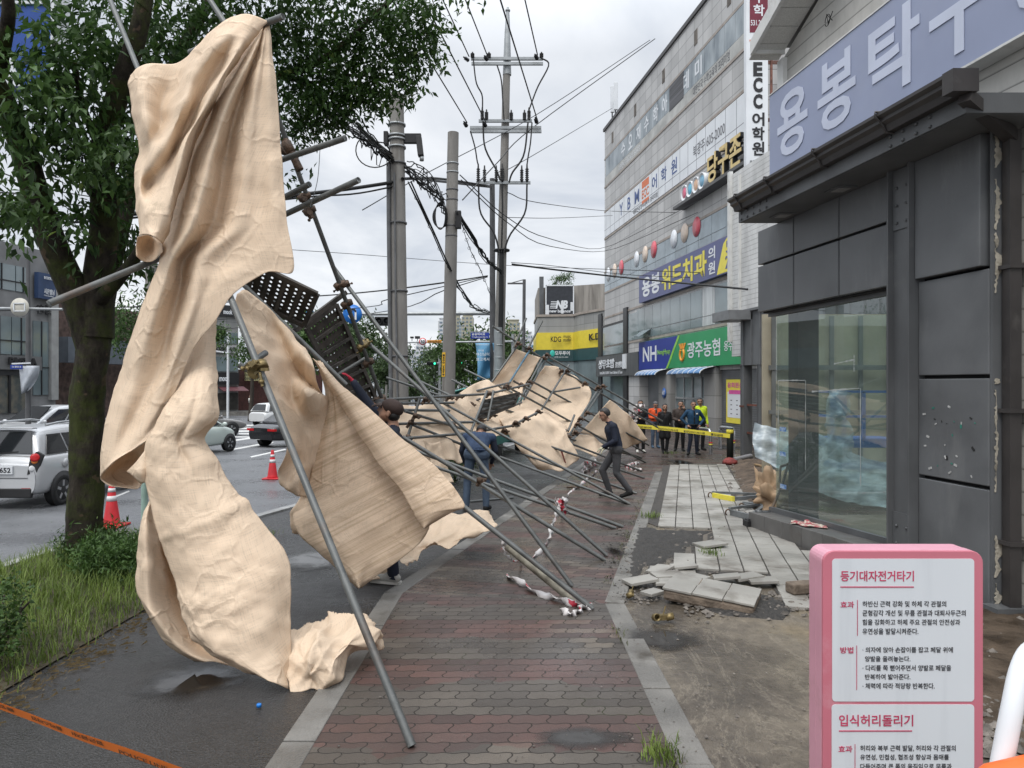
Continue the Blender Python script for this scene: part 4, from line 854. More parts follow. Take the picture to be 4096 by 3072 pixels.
def leaves(name, blobs, m, parent=None, seed=0, L0=.085, asp=.40, droop=.5, **kw):
    """blobs: (centre, radius vector, count). Each leaf is a folded pointed blade on a short twig spray."""
    r = np.random.default_rng(seed); A = []
    for c, rad, n in blobs:
        k = max(1, n // 9); d = r.normal(size=(k, 3)); d /= np.linalg.norm(d, axis=1)[:, None]
        rr = r.uniform(.25, 1, size=(k, 1)) ** .55; tw = np.array(c) + d * rr * np.array(rad)
        ax = d + r.normal(size=(k, 3)) * .6; ax[:, 2] -= droop * .6; ax /= np.linalg.norm(ax, axis=1)[:, None]
        for j in range(9):
            t = (j / 8 - .5) * 3.6 * L0; sd = r.normal(size=(k, 3)) * .9; sd[:, 2] -= droop
            dr = ax * .5 + sd; dr /= np.linalg.norm(dr, axis=1)[:, None]
            A.append(np.concatenate([tw + ax * t + r.normal(size=(k, 3)) * L0 * .35, dr], axis=1))
    A = np.concatenate(A); n = len(A); p = A[:, :3]; d = A[:, 3:]
    up = np.array([0, 0, 1.0]) + r.normal(size=(n, 3)) * .55; s = np.cross(d, up); s /= np.linalg.norm(s, axis=1)[:, None] + 1e-9; nn = np.cross(s, d)
    ln = L0 * r.uniform(.65, 1.35, size=(n, 1)); wd = ln * asp * .5
    v = np.empty((n, 4, 3)); v[:, 0] = p; v[:, 1] = p + d * ln * .42 + s * wd + nn * wd * .35; v[:, 2] = p + d * ln - nn * ln * .08; v[:, 3] = p + d * ln * .42 - s * wd + nn * wd * .35
    v = v.reshape(-1, 3)
    if parent is not None: v = v - np.array(OFF.get(parent.name, V((0, 0, 0))))
    me = bpy.data.meshes.new(name); me.vertices.add(4 * n); me.vertices.foreach_set('co', v.ravel())
    b0 = np.arange(n) * 4; tri = np.stack([b0, b0 + 1, b0 + 2, b0, b0 + 2, b0 + 3], axis=1).reshape(-1)
    me.loops.add(6 * n); me.loops.foreach_set('vertex_index', tri.astype(np.int32)); me.polygons.add(2 * n)
    me.polygons.foreach_set('loop_start', (np.arange(2 * n) * 3).astype(np.int32)); me.polygons.foreach_set('loop_total', np.full(2 * n, 3, dtype=np.int32))
    me.update(calc_edges=True); me.validate(); me.materials.append(m)
    o = bpy.data.objects.new(name, me); col.objects.link(o)
    if parent is not None: o.parent = parent
    if kw: tag(o, **kw)
    return o
# big mossy street tree
tp = V((-5.0, 8.3, gz(8.3))); tree = thing('street_tree', 'big mossy street tree with dark spreading crown standing in the grass verge', 'tree', tp)
Yt = 8.3
def tpath(*q): return curve3([P(u, v, Y) for u, v, Y in q], 26)
def taper(a, c, n=27): return [a + (c - a) * i / (n - 1) for i in range(n)]
b = MB()
tr = curve3([P(*q) for q in ((322, 2290, Yt), (335, 2180, Yt), (345, 1900, Yt), (355, 1650, Yt), (372, 1400, Yt), (380, 1250, 8.3))], 70); rs = taper(.195, .175, 71); rs = [r_ + .13 * max(0, 1 - i / 14) ** 2 for i, r_ in enumerate(rs)]
tr = [p + V((noise.noise(p * 2.1), noise.noise(p * 1.9 + V((5, 0, 0))), 0)) * .03 for p in tr]
b.tube(tr, rs, 40); b.v = [tuple(V(q) + (V(q) - V((tp.x, tp.y, q[2]))).normalized() * (.022 * noise.fractal((q[0] * 7, q[1] * 7, q[2] * 2.2), .8, 2.1, 4))) for q in b.v]; b.build('trunk', m_bark, tree)
for q, r0, r1 in (((( 372, 1400, Yt), (300, 1180, 8.2), (215, 985, 8.0), (150, 800, 7.8), (80, 560, 7.5), (5, 390, 7.2), (-120, 150, 7)), .17, .10),
                  (((385, 1350, Yt), (395, 1120, 8.3), (420, 880, 8.2), (410, 620, 8.0), (480, 350, 7.8), (560, 100, 7.6), (600, -200, 7.5)), .19, .07),
                  (((395, 1290, Yt), (440, 1080, 8.6), (490, 880, 8.9), (560, 640, 9.2), (680, 300, 9.4), (820, 40, 9.4), (1000, -200, 9.5)), .13, .06),
                  (((372, 1230, 8.3), (470, 1120, 8.0), (560, 1000, 7.7), (650, 800, 7.5)), .09, .04),
                  (((680, 300, 9.4), (950, 330, 9.6), (1260, 255, 9.6), (1500, 60, 9.5), (1650, -80, 9.4)), .075, .02),
                  (((1100, 300, 9.6), (1250, 330, 9.7), (1420, 300, 9.6), (1560, 330, 9.6)), .03, .01),
                  (((30, -30, 6.5), (34, 60, 6.6), (20, 150, 6.8), (-10, 300, 7.1)), .05, .07),
                  (((410, 620, 8.0), (330, 420, 7.6), (300, 250, 7.3)), .05, .02), (((160, 820, 7.8), (90, 830, 7.0), (30, 870, 6.6)), .03, .012)):
    b = MB(); pp = tpath(*q); b.tube(pp, taper(r0, r1), 12); b.build('limb', m_bark, tree)
BL = []
rnd = random.Random(11)
def blob(u, v, Y, r, n, fl=.8): BL.append((tuple(P(u, v, Y)), (r, r, r * fl), int(n * .8)))
for u, v, Y, r, n in ((250, 160, 7, .35, 260), (60, 330, 7.0, .5, 520), (210, 300, 7.4, .5, 520), (330, 230, 7.6, .5, 560), (420, 120, 7.8, .55, 620), (480, 260, 8, .5, 560), (350, 400, 7.5, .5, 520), (470, 430, 8, .5, 520), (180, 450, 7.3, .45, 420),
                      (60, 520, 7.0, .35, 240), (250, 560, 7.6, .4, 330), (380, 580, 7.8, .45, 420), (480, 620, 8.2, .4, 420), (500, 760, 8.2, .4, 330), (400, 720, 7.7, .4, 300), (300, 700, 8, .3, 160), (200, 650, 7.4, .3, 160), (330, 830, 8, .3, 180), (480, 900, 8.6, .4, 300), (560, 1000, 8.6, .3, 200),
                      (70, 830, 6.4, .28, 190), (20, 900, 6.3, .25, 150), (130, 870, 6.6, .2, 90), (250, 900, 7.5, .25, 100), (330, 980, 8, .22, 90), (500, 1080, 8.4, .25, 110), (580, 1060, 8.4, .2, 70), (20, 700, 6.5, .22, 80),
                      (560, 60, 8.2, .6, 700), (700, 80, 8.8, .6, 700), (820, 120, 9.2, .55, 560), (620, 220, 8.8, .5, 560), (760, 250, 9.4, .5, 420), (260, 30, 7.4, .35, 220), (900, 40, 9.0, .5, 480), (1010, 20, 9.2, .5, 480),
                      (620, 420, 9, .5, 420), (700, 420, 9.2, .5, 420), (580, 700, 9, .4, 300)):
    blob(u, v, Y, r, n)
for u, v, Y, r, n in ((1110, 60, 9.2, .55, 480), (1230, 70, 9.5, .55, 420), (1340, 40, 9.6, .5, 300), (1450, 60, 9.6, .5, 480), (1560, 40, 9.5, .5, 520), (1660, 60, 9.5, .45, 420), (1740, 120, 9.5, .32, 200), (1160, 170, 9.5, .5, 480), (1270, 190, 9.6, .45, 380), (1400, 180, 9.7, .5, 520), (1520, 170, 9.6, .55, 700),
                      (1640, 180, 9.5, .45, 480), (1700, 240, 9.5, .3, 200), (1180, 290, 9.5, .5, 620), (1290, 310, 9.6, .5, 640), (1420, 300, 9.7, .5, 640), (1540, 290, 9.6, .45, 560), (1620, 310, 9.5, .32, 260), (1190, 410, 9.5, .42, 560), (1290, 430, 9.6, .42, 600), (1400, 400, 9.7, .42, 560), (1500, 380, 9.6, .36, 380), (1580, 380, 9.5, .25, 140),
                      (1220, 500, 9.5, .25, 220), (1310, 490, 9.6, .25, 220), (1380, 460, 9.6, .22, 160), (1160, 540, 9.5, .25, 200), (1180, 720, 9.4, .16, 40), (1240, 690, 9.3, .12, 20), (1500, -80, 9.5, .6, 500), (1200, -90, 9.5, .6, 500)):
    blob(u, v, Y, r * 1.0, int(n * 1.0), .62)
for i in range(26): blob(rnd.uniform(-600, 1800), rnd.uniform(-700, -120), rnd.uniform(7, 11.5), .75, 420)
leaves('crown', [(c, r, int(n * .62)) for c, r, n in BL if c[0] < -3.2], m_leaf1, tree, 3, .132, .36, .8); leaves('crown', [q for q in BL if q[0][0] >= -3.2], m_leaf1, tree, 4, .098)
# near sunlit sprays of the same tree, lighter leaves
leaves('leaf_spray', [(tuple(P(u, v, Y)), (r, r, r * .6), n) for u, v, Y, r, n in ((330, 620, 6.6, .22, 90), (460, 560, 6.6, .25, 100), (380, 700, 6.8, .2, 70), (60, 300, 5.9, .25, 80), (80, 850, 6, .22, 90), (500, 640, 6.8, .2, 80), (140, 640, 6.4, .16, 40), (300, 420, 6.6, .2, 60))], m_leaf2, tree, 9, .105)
# street trees and woods further off
def bg_tree(name, label, u, v, Y, rw, rh, n, L0, m, seed, tr_r=.16, group=None, nb=7):
    c = P(u, v, Y); base = V((c.x, Y, gz(Y) - .1)); t = thing(name, label, 'tree', base, group); r = random.Random(seed)
    b = MB(); b.tube(curve3([base, base + V((r.uniform(-.2, .2), 0, (c.z - base.z) * .5)), V((c.x, Y, c.z))], 10), taper(tr_r, tr_r * .35, 11), 9); b.build('trunk', m_bark2, t)
    bl = []
    for i in range(nb):
        a = r.uniform(0, 2 * pi); q = sqrt(r.random()); h = r.uniform(-.75, .8)
        bl.append(((c.x + cos(a) * q * rw * .75, Y + sin(a) * q * rw * .7, c.z + h * rh * .75), (rw * r.uniform(.35, .55), rw * r.uniform(.35, .55), rh * r.uniform(.3, .42)), n // nb))
    leaves('crown', bl, m, t, seed, L0); return t
bg_tree('street_tree', 'green street tree across the road behind the mossy trunk', 545, 1290, 27, 1.4, 2.0, 2600, .16, m_leaf2, 21, .17, nb=10)
bg_tree('street_tree', 'small street tree at the kerb beside the shop with the dark lettering', 1000, 1385, 58, 2.0, 2.2, 1500, .3, m_leaf2, 22, .2)
bg_tree('street_tree', 'tree tip showing past the tarp edge in front of the tiled shop house', 850, 1335, 50, 1.0, 1.3, 700, .25, m_leaf2, 23, .15)
for i, (u, v, Y, rw, rh, lb) in enumerate(((1255, 1360, 60, 3.2, 3.0, 'street tree seen between the scaffold pipe and the upper perforated deck'), (1430, 1420, 75, 4.0, 4.4, 'street tree below the blue U-turn sign'), (1345, 1450, 70, 3.0, 3.6, 'street tree behind the lower perforated deck'),
                                       (1500, 1500, 95, 4.5, 4.5, 'street tree left of the thick concrete pole'), (1665, 1480, 95, 4.2, 4.4, 'street tree right of the thick concrete pole'), (1740, 1500, 120, 5.5, 5.0, 'street tree under the green traffic light'), (1850, 1490, 110, 5, 4.2, 'street tree between the numbered pole and the blue banners'),
                                       (1915, 1420, 60, 3.6, 4.6, 'tall street tree behind the blue banners'), (2062, 1420, 70, 2.6, 4.8, 'street tree between the utility pole and the yellow studio'), (1590, 1535, 130, 5, 4, 'low far tree at the end of the street'))):
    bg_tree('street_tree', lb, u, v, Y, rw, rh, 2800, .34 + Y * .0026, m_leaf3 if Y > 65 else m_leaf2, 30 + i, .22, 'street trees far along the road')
bg_tree('roof_tree', 'round dark tree growing on top of the weathered concrete block', 2255, 1125, 86, 1.6, 1.1, 1300, .2, m_leaf2, 51, .1)
# verge: grass, mugwort, clipped shrub
r = np.random.default_rng(5); gb = MB(); 
def blade(b, x, y, h, lean, w_):
    a = random.uniform(0, 2 * pi); dx, dy = cos(a), sin(a); p = V((x, y, gz(y) + .01)); s = V((-dy, dx, 0)) * w_; d = V((dx, dy, 0)) * lean * h
    b.add([p - s, p + s, p + d * .35 + V((0, 0, h * .6)) - s * .7, p + d * .35 + V((0, 0, h * .6)) + s * .7, p + d + V((0, 0, h * .93))], [(0, 1, 3, 2), (2, 3, 4)], True)
for _ in range(15000):
    y = random.uniform(2.3, 9.8); x = random.uniform(-5.6, -3.25) + random.gauss(0, .05)
    if y > 8.6 and x < -5.6 + (y - 8.6) * .9: continue
    k = noise.noise((x * 1.5, y * 1.5, 0)); ed = min(1, max(.15, (-3.2 - x) / .5)); blade(gb, x, y, random.uniform(.10, .26) * (1 + .5 * k) * (.4 + .6 * ed), random.uniform(.2, .9), .0035)
gb.build('grass', mat('grass_green', (.10, .165, .024), .6, .3, 6, trans=.3, c2=(.20, .27, .06)))['kind'] = 'stuff'
sheet('verge_soil', [(-5.6, -3), (-3.3, -3), (-3.25, 7.5), (-3.6, 9.0), (-4.6, 9.9), (-5.0, 9.5), (-5.6, 8.6)], mat('verge_earth', (.05, .042, .026), .9, .4, 8, .6, 30), .012)
wb = []; sb_ = MB()
for i in range(46):
    u = random.gauss(430, 80); v = random.uniform(2225, 2350); p = G(u, v)
    if p.x > -3.4: p.x = -3.4 - random.random() * .5
    h = random.uniform(.14, .36); sb_.tube([p, p + V((random.uniform(-.06, .06), random.uniform(-.06, .06), h))], .004, 4)
    for k in range(7): wb.append((tuple(p + V((0, 0, h * (.25 + .75 * k / 6)))), (.07, .07, .05), 27))
mw = thing('mugwort_patch', 'tall feathery green weeds at the foot of the mossy tree', 'weeds', G(430, 2250)); mw['kind'] = 'stuff'
leaves('foliage', wb, m_leaf2, mw, 6, .07, .24, -.3); sb_.build('stem', m_leaf2, mw)
sh = thing('clipped_shrub', 'small dense clipped shrub at the picture edge of the grass verge', 'shrub', (-3.75, 5.0, gz(5)))
leaves('foliage', [((-3.85, 5.0, .34), (.42, .4, .34), 2600), ((-3.55, 4.8, .3), (.25, .25, .28), 900)], m_leaf2, sh, 7, .035, .6, 0)
b = MB()
for i in range(9): b.tube([(-3.75 + .1 * cos(i), 5 + .1 * sin(i), -.05), (-3.75 + .3 * cos(i * 1.7), 5 + .3 * sin(i * 1.7), .38)], .008, 5)
b.build('stem', m_bark2, sh)
b = MB(); rnd = random.Random(8)
for _ in range(1500):
    x = rnd.gauss(-3.12, .12); y = rnd.uniform(2.5, 8.5); a = rnd.uniform(0, pi); l_ = rnd.uniform(.02, .09); z = gz(y) + .008
    b.add([(x, y, z), (x + cos(a) * l_, y + sin(a) * l_, z + rnd.uniform(0, .02)), (x + cos(a) * l_ + .004, y + sin(a) * l_ + .004, z)], [(0, 1, 2)], False)
b.build('dry_litter', mat('straw', (.17, .125, .06), .8, .4, 20))['kind'] = 'stuff'
for nm, u, v, s_, lb in (('weed_tuft', 2840, 2225, .09, 'small green tuft growing in the dark gravel beside the tiles'), ('weed_tuft', 2600, 2070, .12, 'green weeds at the kerb corner of the pale tiles'), ('weed_tuft', 2680, 1815, .2, 'bright weeds on the grating beside the tape'), ('weed_tuft', 2640, 3030, .07, 'weeds growing in the kerb joint at the bottom of the picture')):
    p = G(u, v); b = MB()
    for _ in range(110): blade(b, p.x + random.gauss(0, s_ * .7), p.y + random.gauss(0, s_ * .9), random.uniform(.03, .11) * (1 + s_), .7, .004)
    b.build(nm, MATS['grass_green'], label=lb, cat='weeds')
b = MB()
for _ in range(900):
    t = random.random(); 
    if random.random() < .5: x, y = .83 + random.gauss(0, .03), random.uniform(2.6, 5.8)
    else: x, y = 1.02 + .242 * (t * 8) + random.gauss(0, .05) - .1, 7.0 + t * 8
    if noise.noise((x * 3, y * 1.2, 3)) > -.02: blade(b, x, y, random.uniform(.01, .045), .8, .003)
b.build('moss', mat('moss_green', (.065, .075, .018), .8, .4, 15))['kind'] = 'stuff'

# ------------------------------------------------------------------ across the road
m_conc = mat('concrete_wall', (.20, .20, .20), .7, .15, 1.3, .1, 20, dirt=(.13, .13, .13), dscale=.5)
m_brick = mat('dark_brick', (.085, .055, .045), .8, .4, 4, .2, 30)
def dbox(b, p, q, z0, z1, dep, off=0.0):       # wall slab from p to q seen from the street side (right hand normal), going back dep
    p = V((*p, 0)); q = V((*q, 0)); d = (q - p).normalized(); n = V((d.y, -d.x, 0))
    if n.dot(-p) < 0: n = -n
    b.prism([V((p.x, p.y, z0)) + n * off, V((q.x, q.y, z0)) + n * off, V((q.x, q.y, z1)) + n * off, V((p.x, p.y, z1)) + n * off], -n * dep); return n
pg0, pg1 = wx(-60, 29.2), wx(222, 33); lerp = lambda a, c, t: (a[0] + (c[0] - a[0]) * t, a[1] + (c[1] - a[1]) * t)
pgb = thing('shop_building', 'grey concrete shop building across the road with big windows and a clothes shop', 'building', (*pg1, -.6))
def pw(u): return lerp(pg0, pg1, (u + 60) / 282)
def pz(v, Y): return H - (v - CY) / F * Y
b = MB(); dbox(b, pg0, pg1, -1, 8.0, 9); b.build('wall', m_conc, pgb)
for u0, u1, v0, v1, Y in ((-60, 48, 1068, 1168, 31), (52, 104, 1068, 1168, 31), (-60, 32, 1272, 1420, 31), (36, 104, 1272, 1420, 31), (122, 186, 1285, 1580, 32)):
    b = MB(); dbox(b, pw(u0), pw(u1), pz(v1, Y), pz(v0, Y), .1, .05); wf = b.build('window', m_win, pgb); b = MB()
    for vv in (v0 + (v1 - v0) * .62,): dbox(b, pw(u0), pw(u1), pz(vv + 4, Y), pz(vv, Y), .05, .09)
    dbox(b, pw(u0 + (u1 - u0) * .5), pw(u0 + (u1 - u0) * .5 + 3), pz(v1, Y), pz(v0, Y), .05, .09); b.build('frame', m_blk, wf)
b = MB(); dbox(b, pw(-60), pw(140), pz(1480, 31), pz(1424, 31), .3, .25); b.build('fascia', mat('fascia_grey', (.13, .13, .13), .5, .1), pgb)
b = MB(); pp = V((*pw(2), 0)); qq = V((*pw(120), 0)); dd = (qq - pp); nn_ = V((dd.y, -dd.x, 0)).normalized(); text_mb(b, 'PAGNA', V((pp.x, pp.y, pz(1462, 31))) + nn_ * .29, dd, UP, dd.length * .92, .33, .04, .08)
q3 = V((*pw(130), 0)); text_mb(b, '인테스', V((q3.x, q3.y, pz(1258, 32))) + nn_ * .1, dd, UP, .95, .45, .02, .05); b.build('lettering', m_blk, pgb)
b = MB(); dbox(b, pw(-60), pw(105), pz(1650, 31), pz(1502, 31), .1, .06); b.build('shop_window', mat('shop_lit', (.30, .27, .21), .15, .5, 3, c2=(.06, .07, .07), spec=.7), pgb)
b = MB(); dbox(b, pw(20), pw(27), pz(1650, 31), pz(1500, 31), .05, .12); dbox(b, pw(-60), pw(110), pz(1502, 31), pz(1482, 31), .1, .16); b.build('shop_frame', m_blk, pgb)
b = MB(); dbox(b, pw(190), pw(222), pz(1600, 32.5), 8.0, .3, .16); b.build('corner_pillar', mat('pillar_pale', (.30, .30, .29), .6, .1), pgb)
sg = thing('design_sign', 'navy interior design sign board on the grey building across the road', 'sign', (*pw(155), 5)); b = MB(); dbox(b, pw(121), pw(197), pz(1190, 31.5), pz(1086, 31.5), .2, .3); b.build('sign_panel', mat('sign_navy', (.03, .055, .12), .5), sg)
b = MB(); q3 = V((*pw(142), 0)); text_mb(b, 'INTERIOR DESIGN', V((q3.x, q3.y, pz(1112, 31.6))) + nn_ * .34, dd, UP, .75, .13, .01, .01); text_mb(b, '시온별님', V((q3.x, q3.y, pz(1172, 31.6))) + nn_ * .34, dd, UP, .6, .25, .02, .01); text_mb(b, 'Cion building', V((q3.x, q3.y, pz(1182, 31.6))) + nn_ * .34, dd, UP, .55, .08, .01, .01); b.build('lettering', m_panelw, sg)
# brick neighbours
bb_ = thing('brick_building', 'dark brick house with a blue striped awning and grey metal box beside the concrete shop', 'building', (*wx(260, 36), -.6))
b = MB(); dbox(b, wx(224, 36), wx(640, 44), -1, 6.2, 6); b.build('wall', m_brick, bb_); b = MB(); dbox(b, wx(224, 35.6), wx(252, 35.8), pz(1435, 36), pz(1378, 36), .6, .3); b.build('awning', mat('awning_stripe', (.10, .28, .5), .5, .6, 1, st=(1, 1, 14), c2=(.4, .5, .6)), bb_)
b = MB(); dbox(b, wx(252, 35), wx(640, 42), pz(1452, 36), pz(1352, 36), .6, .3); b.build('metal_fascia', mat('box_grey', (.10, .115, .135), .5), bb_)
mk = thing('tiled_building', 'pale tiled shop house with dark boutique signs and a maroon awning across the road', 'building', (*wx(900, 76), -1))
Yk = 76; k0, k1 = wx(760, 73), wx(953, 77)
def kz(v): return pz(v, Yk)
def kw(u): return lerp(k0, k1, (u - 760) / 193)
b = MB(); dbox(b, k0, k1, -2, kz(1240), 9); b.build('wall', m_tilewall('mook_tile', (.30, .30, .29), 1.2, .8), mk)
for u0, u1, v0, v1 in ((858, 884, 1330, 1374), (887, 918, 1330, 1374), (921, 948, 1330, 1374), (858, 950, 1428, 1486)):
    b = MB(); dbox(b, kw(u0), kw(u1), kz(v1), kz(v0), .1, .08); b.build('window', m_win, mk)
b = MB(); dbox(b, kw(850), kw(951), kz(1537), kz(1490), .4, .3); dbox(b, kw(850), kw(951), kz(1266), kz(1222), .4, .3); b.build('dark_sign', m_blk, mk)
b = MB(); dbox(b, kw(850), kw(951), kz(1412), kz(1380), .3, .2); b.build('pale_sign', mat('sign_lightgrey', (.33, .33, .33), .5), mk)
kd_ = V((k1[0] - k0[0], k1[1] - k0[1], 0)); kn = V((kd_.y, -kd_.x, 0)).normalized()
def ktx(b, s, u, v1, wd, ht, off, bold=.02): q = V((*kw(u), kz(v1))); text_mb(b, s, q + kn * off, kd_, UP, wd, ht, bold, .04)
b = MB(); ktx(b, 'mook', 868, 1525, 1.15, .62, .34, .03); ktx(b, 'mook', 885, 1258, 1.0, .5, .34, .03); b.build('lettering', m_panelw, mk)
b = MB(); ktx(b, 'MOOSIM BEAUTY', 853, 1404, 2.4, .42, .24, .02); b.build('lettering', m_blk, mk)
b = MB(); q = kw(868); q2 = kw(975); b.prism([V((*q, kz(1548))), V((*q2, kz(1548))), V((*q2, kz(1565))) + kn * 1.2, V((*q, kz(1565))) + kn * 1.2], (0, 0, .06)); b.build('awning', mat('maroon_awning', (.09, .03, .035), .6), mk)
b = MB(); dbox(b, kw(868), kw(950), kz(1640), kz(1572), .2, .1); b.build('shop_window', mat('shop_dark', (.05, .045, .04), .3, .4, 2), mk)
rb = thing('brick_building', 'low red brick house with a yellow phone number sign behind the scaffold pipe', 'building', (*wx(1040, 80), -1)); b = MB(); dbox(b, wx(953, 79), wx(1290, 88), -2, pz(1478, 80), 8); b.build('wall', mat('red_brick', (.070, .028, .024), .8, .3, 4), rb)
b = MB(); dbox(b, wx(974, 79), wx(1072, 81.5), pz(1523, 80), pz(1488, 80), .2, .4); b.build('sign_panel', mat('sign_cream', (.38, .35, .17), .5), rb)
b = MB(); q = P(979, 1506, 78.4); text_mb(b, '010-9587', q, (1, .1, 0), UP, 1.7, .32, .02, .03); q = P(979, 1520, 78.4); text_mb(b, '010-6617-75', q, (1, .1, 0), UP, 2.3, .32, .02, .03); b.build('lettering', m_blk, rb)
# far pavement
b = MB(); b.box((-52, 86, -1.25), (70, 26, .5), (1, .13, 0)); struct('far_pavement', b, m_kerb)
# apartments on the skyline
m_apw = mat('apartment_white', (.50, .51, .52), .6, .06, .1); m_apb = mat('apartment_beige', (.36, .345, .27), .6, .06, .1); m_apwin = mat('apartment_window', (.15, .19, .23), .3, .2, .2)
def apartment(label, u0, u1, v0, Y, m, cols, rows, cap=True, mid=None):
    a = P(u0, v0, Y); c = P(u1, v0, Y); t = thing('apartment_tower', label, 'apartment block', (a.x, Y, gz(Y) - 3), 'apartment blocks on the skyline'); z0 = gz(Y) - 3; wd = c.x - a.x; ht = a.z - z0
    b = MB(); b.box(((a.x + c.x) / 2, Y + 7, z0 + ht / 2), (wd, 14, ht)); b.build('wall', m, t)
    if mid: b = MB(); b.box((a.x + wd * mid[0], Y - .2, z0 + ht * .48), (wd * mid[1], .6, ht * .96)); b.build('glass_strip', mat('strip_blue', (.30, .38, .44), .4, .25, .12, st=(1, 1, 3)), t)
    b = MB(); hz = ht / rows
    for i in range(rows):
        for j in range(cols):
            x = a.x + wd * (j + .5) / cols
            if mid and abs(x - a.x - wd * mid[0]) < wd * mid[1] * .5: continue
            b.box((x, Y - .05, z0 + hz * (i + .55)), (wd / cols * .5, .3, hz * .42))
    b.build('window', m_apwin, t)['kind'] = 'stuff'
    if cap:
        b = MB(); b.box(((a.x + c.x) / 2, Y + 6, a.z + .7), (wd * .8, 9, 1.4)); b.box(((a.x + c.x) / 2, Y + 6, a.z + 1.6), (wd * .9, 10, .4)); b.build('roof_house', m, t)
apartment('slim tan tower with a blue glass strip, the tallest on the skyline', 1846, 1891, 1266, 420, m_apb, 3, 24, True)
apartment('tan tower just behind the numbered concrete pole', 1812, 1838, 1268, 425, m_apb, 2, 24)
apartment('pale blue glazed tower between the two tan towers', 1836, 1850, 1282, 424, mat('apt_blue', (.38, .44, .48), .5, .1, .2), 2, 24, False)
apartment('white tower with an orange emblem on its upper wall', 1752, 1800, 1283, 410, m_apw, 2, 22)
apartment('wide white slab block beside the round speed sign', 1728, 1762, 1392, 330, m_apw, 5, 12, False)
apartment('white stepped block under the speed limit sign', 1662, 1694, 1382, 300, m_apw, 2, 13); apartment('lower white wing under the orange speed camera board', 1636, 1664, 1398, 302, m_apw, 3, 12, False); apartment('lower white wing behind the green traffic light', 1692, 1732, 1406, 304, m_apw, 4, 11, False)
apartment('small white block left of the thick concrete pole', 1484, 1502, 1376, 310, m_apw, 2, 11); apartment('long white low block left of the thick concrete pole', 1498, 1562, 1404, 320, m_apw, 6, 10, False)
apartment('white block right of the numbered pole behind the street name sign', 1815, 1880, 1400, 330, m_apw, 7, 11, False); apartment('white block behind the blue banners', 1860, 1925, 1375, 360, m_apw, 6, 14, False)
apartment('tan block with a grey panel behind the utility pole', 2022, 2080, 1290, 380, m_apb, 4, 20); apartment('grey white block beside the yellow studio', 2084, 2130, 1340, 360, m_apw, 5, 16)
db_ = thing('dark_building', 'dark glazed office block with a stepped roof below the U-turn sign', 'building', P(1420, 1480, 150)); b = MB()
for u0, u1, v0 in ((1372, 1402, 1300), (1398, 1412, 1290), (1408, 1440, 1325)):
    a = P(u0, v0, 150); c = P(u1, 1600, 150); b.box(((a.x + c.x) / 2, 155, (a.z + c.z) / 2), (c.x - a.x, 10, a.z - c.z))
b.build('wall', mat('dark_glazed', (.04, .045, .055), .3, .3, .2), db_)
bs = thing('blue_billboard', 'small blue roof billboard between the two perforated decks', 'billboard', P(1235, 1265, 90)); b = MB(); a = P(1222, 1285, 90); b.box(a + V((.5, 0, .6)), (1.0, .3, 1.4)); b.build('panel', mat('board_blue', (.06, .25, .55), .4, .3, 1), bs); b = MB(); b.tube([a + V((.5, .1, -.1)), V((a.x + .5, 90.1, gz(90)))], .15, 8); b.build('post', m_clad2, bs)
# big blue shop sign past the tree at the upper corner
sg = thing('corner_sign', 'big blue shop sign with green top band glimpsed between the leaves', 'sign', P(60, 200, 12)); b = MB(); a = P(-300, 340, 12); c = P(205, 18, 12)
b.box(((a.x + c.x) / 2, 12.2, (a.z + c.z) / 2), (c.x - a.x, .4, c.z - a.z)); b.build('sign_panel', mat('sign_royal', (.025, .075, .30), .4, .1), sg)
b = MB(); a2 = P(-300, 22, 11.99); c2 = P(205, -60, 11.99); b.box(((a.x + c.x) / 2, 12.2, (a2.z + c2.z) / 2), (c2.x - a2.x, .42, c2.z - a2.z)); b.build('green_band', mat('band_green', (.02, .10, .07), .4), sg)
b = MB(); b.box(((a.x + c.x) / 2, 12.18, c.z + .02), (c.x - a.x, .44, .05)); b.box((c.x + .03, 12.2, (a.z + c2.z) / 2), (.06, .44, c2.z - a.z)); b.build('frame', m_panelw, sg)
b = MB(); b.prism([P(-100, 345, 11.98), P(90, 345, 11.98), P(-5, 110, 11.98)], (0, -.01, 0)); b.build('emblem', m_panelw, sg)
b = MB(); b.tube([P(-120, 200, 12.5), V((P(-120, 200, 12.5).x, 12.5, gz(12.5) - .2))], .12, 10); b.build('post', m_clad2, sg)
# ------------------------------------------------------------------ poles and cables
m_cpole = mat('pole_concrete', (.21, .20, .185), .8, .16, 3, .25, 40, st=(1, 1, .25), dirt=(.10, .085, .07), dscale=1.6, dst=(2, 2, .25), dlo=.54, dhi=.72)
m_galv = mat('galvanised', (.30, .315, .32), .45, .12, 5, metal=.4)
m_greyp = mat('grey_paint', (.085, .085, .088), .45, .12, 3)
m_cable = mat('black_cable', (.012, .012, .012), .5)
m_rub = mat('black_rubber', (.016, .016, .017), .55, .2, 8)
def pole(name, label, ub, Y, top, r0, r1, m=m_cpole, lean_v=1700):
    x = (ub - CX) / F * Y; base = V((x, Y, gz(Y) - .35)); t = thing(name, label, 'pole', base); b = MB(); b.tube(curve3([base, base.lerp(top, .5), top], 12), taper(r0, r1, 13), 18); b.build('shaft', m, t); return t, base, top
def on(base, top, v):                  # point of a leaning shaft at picture row v
    z = H - (v - CY) / F * base.y; k = (z - base.z) / (top.z - base.z); return base.lerp(top, k)
t1, b1, q1 = pole('utility_pole', 'thick stained concrete utility pole with a conduit and a black camera box near its top', 1607, 16.5, P(1586, 380, 16.5), .195, .165)
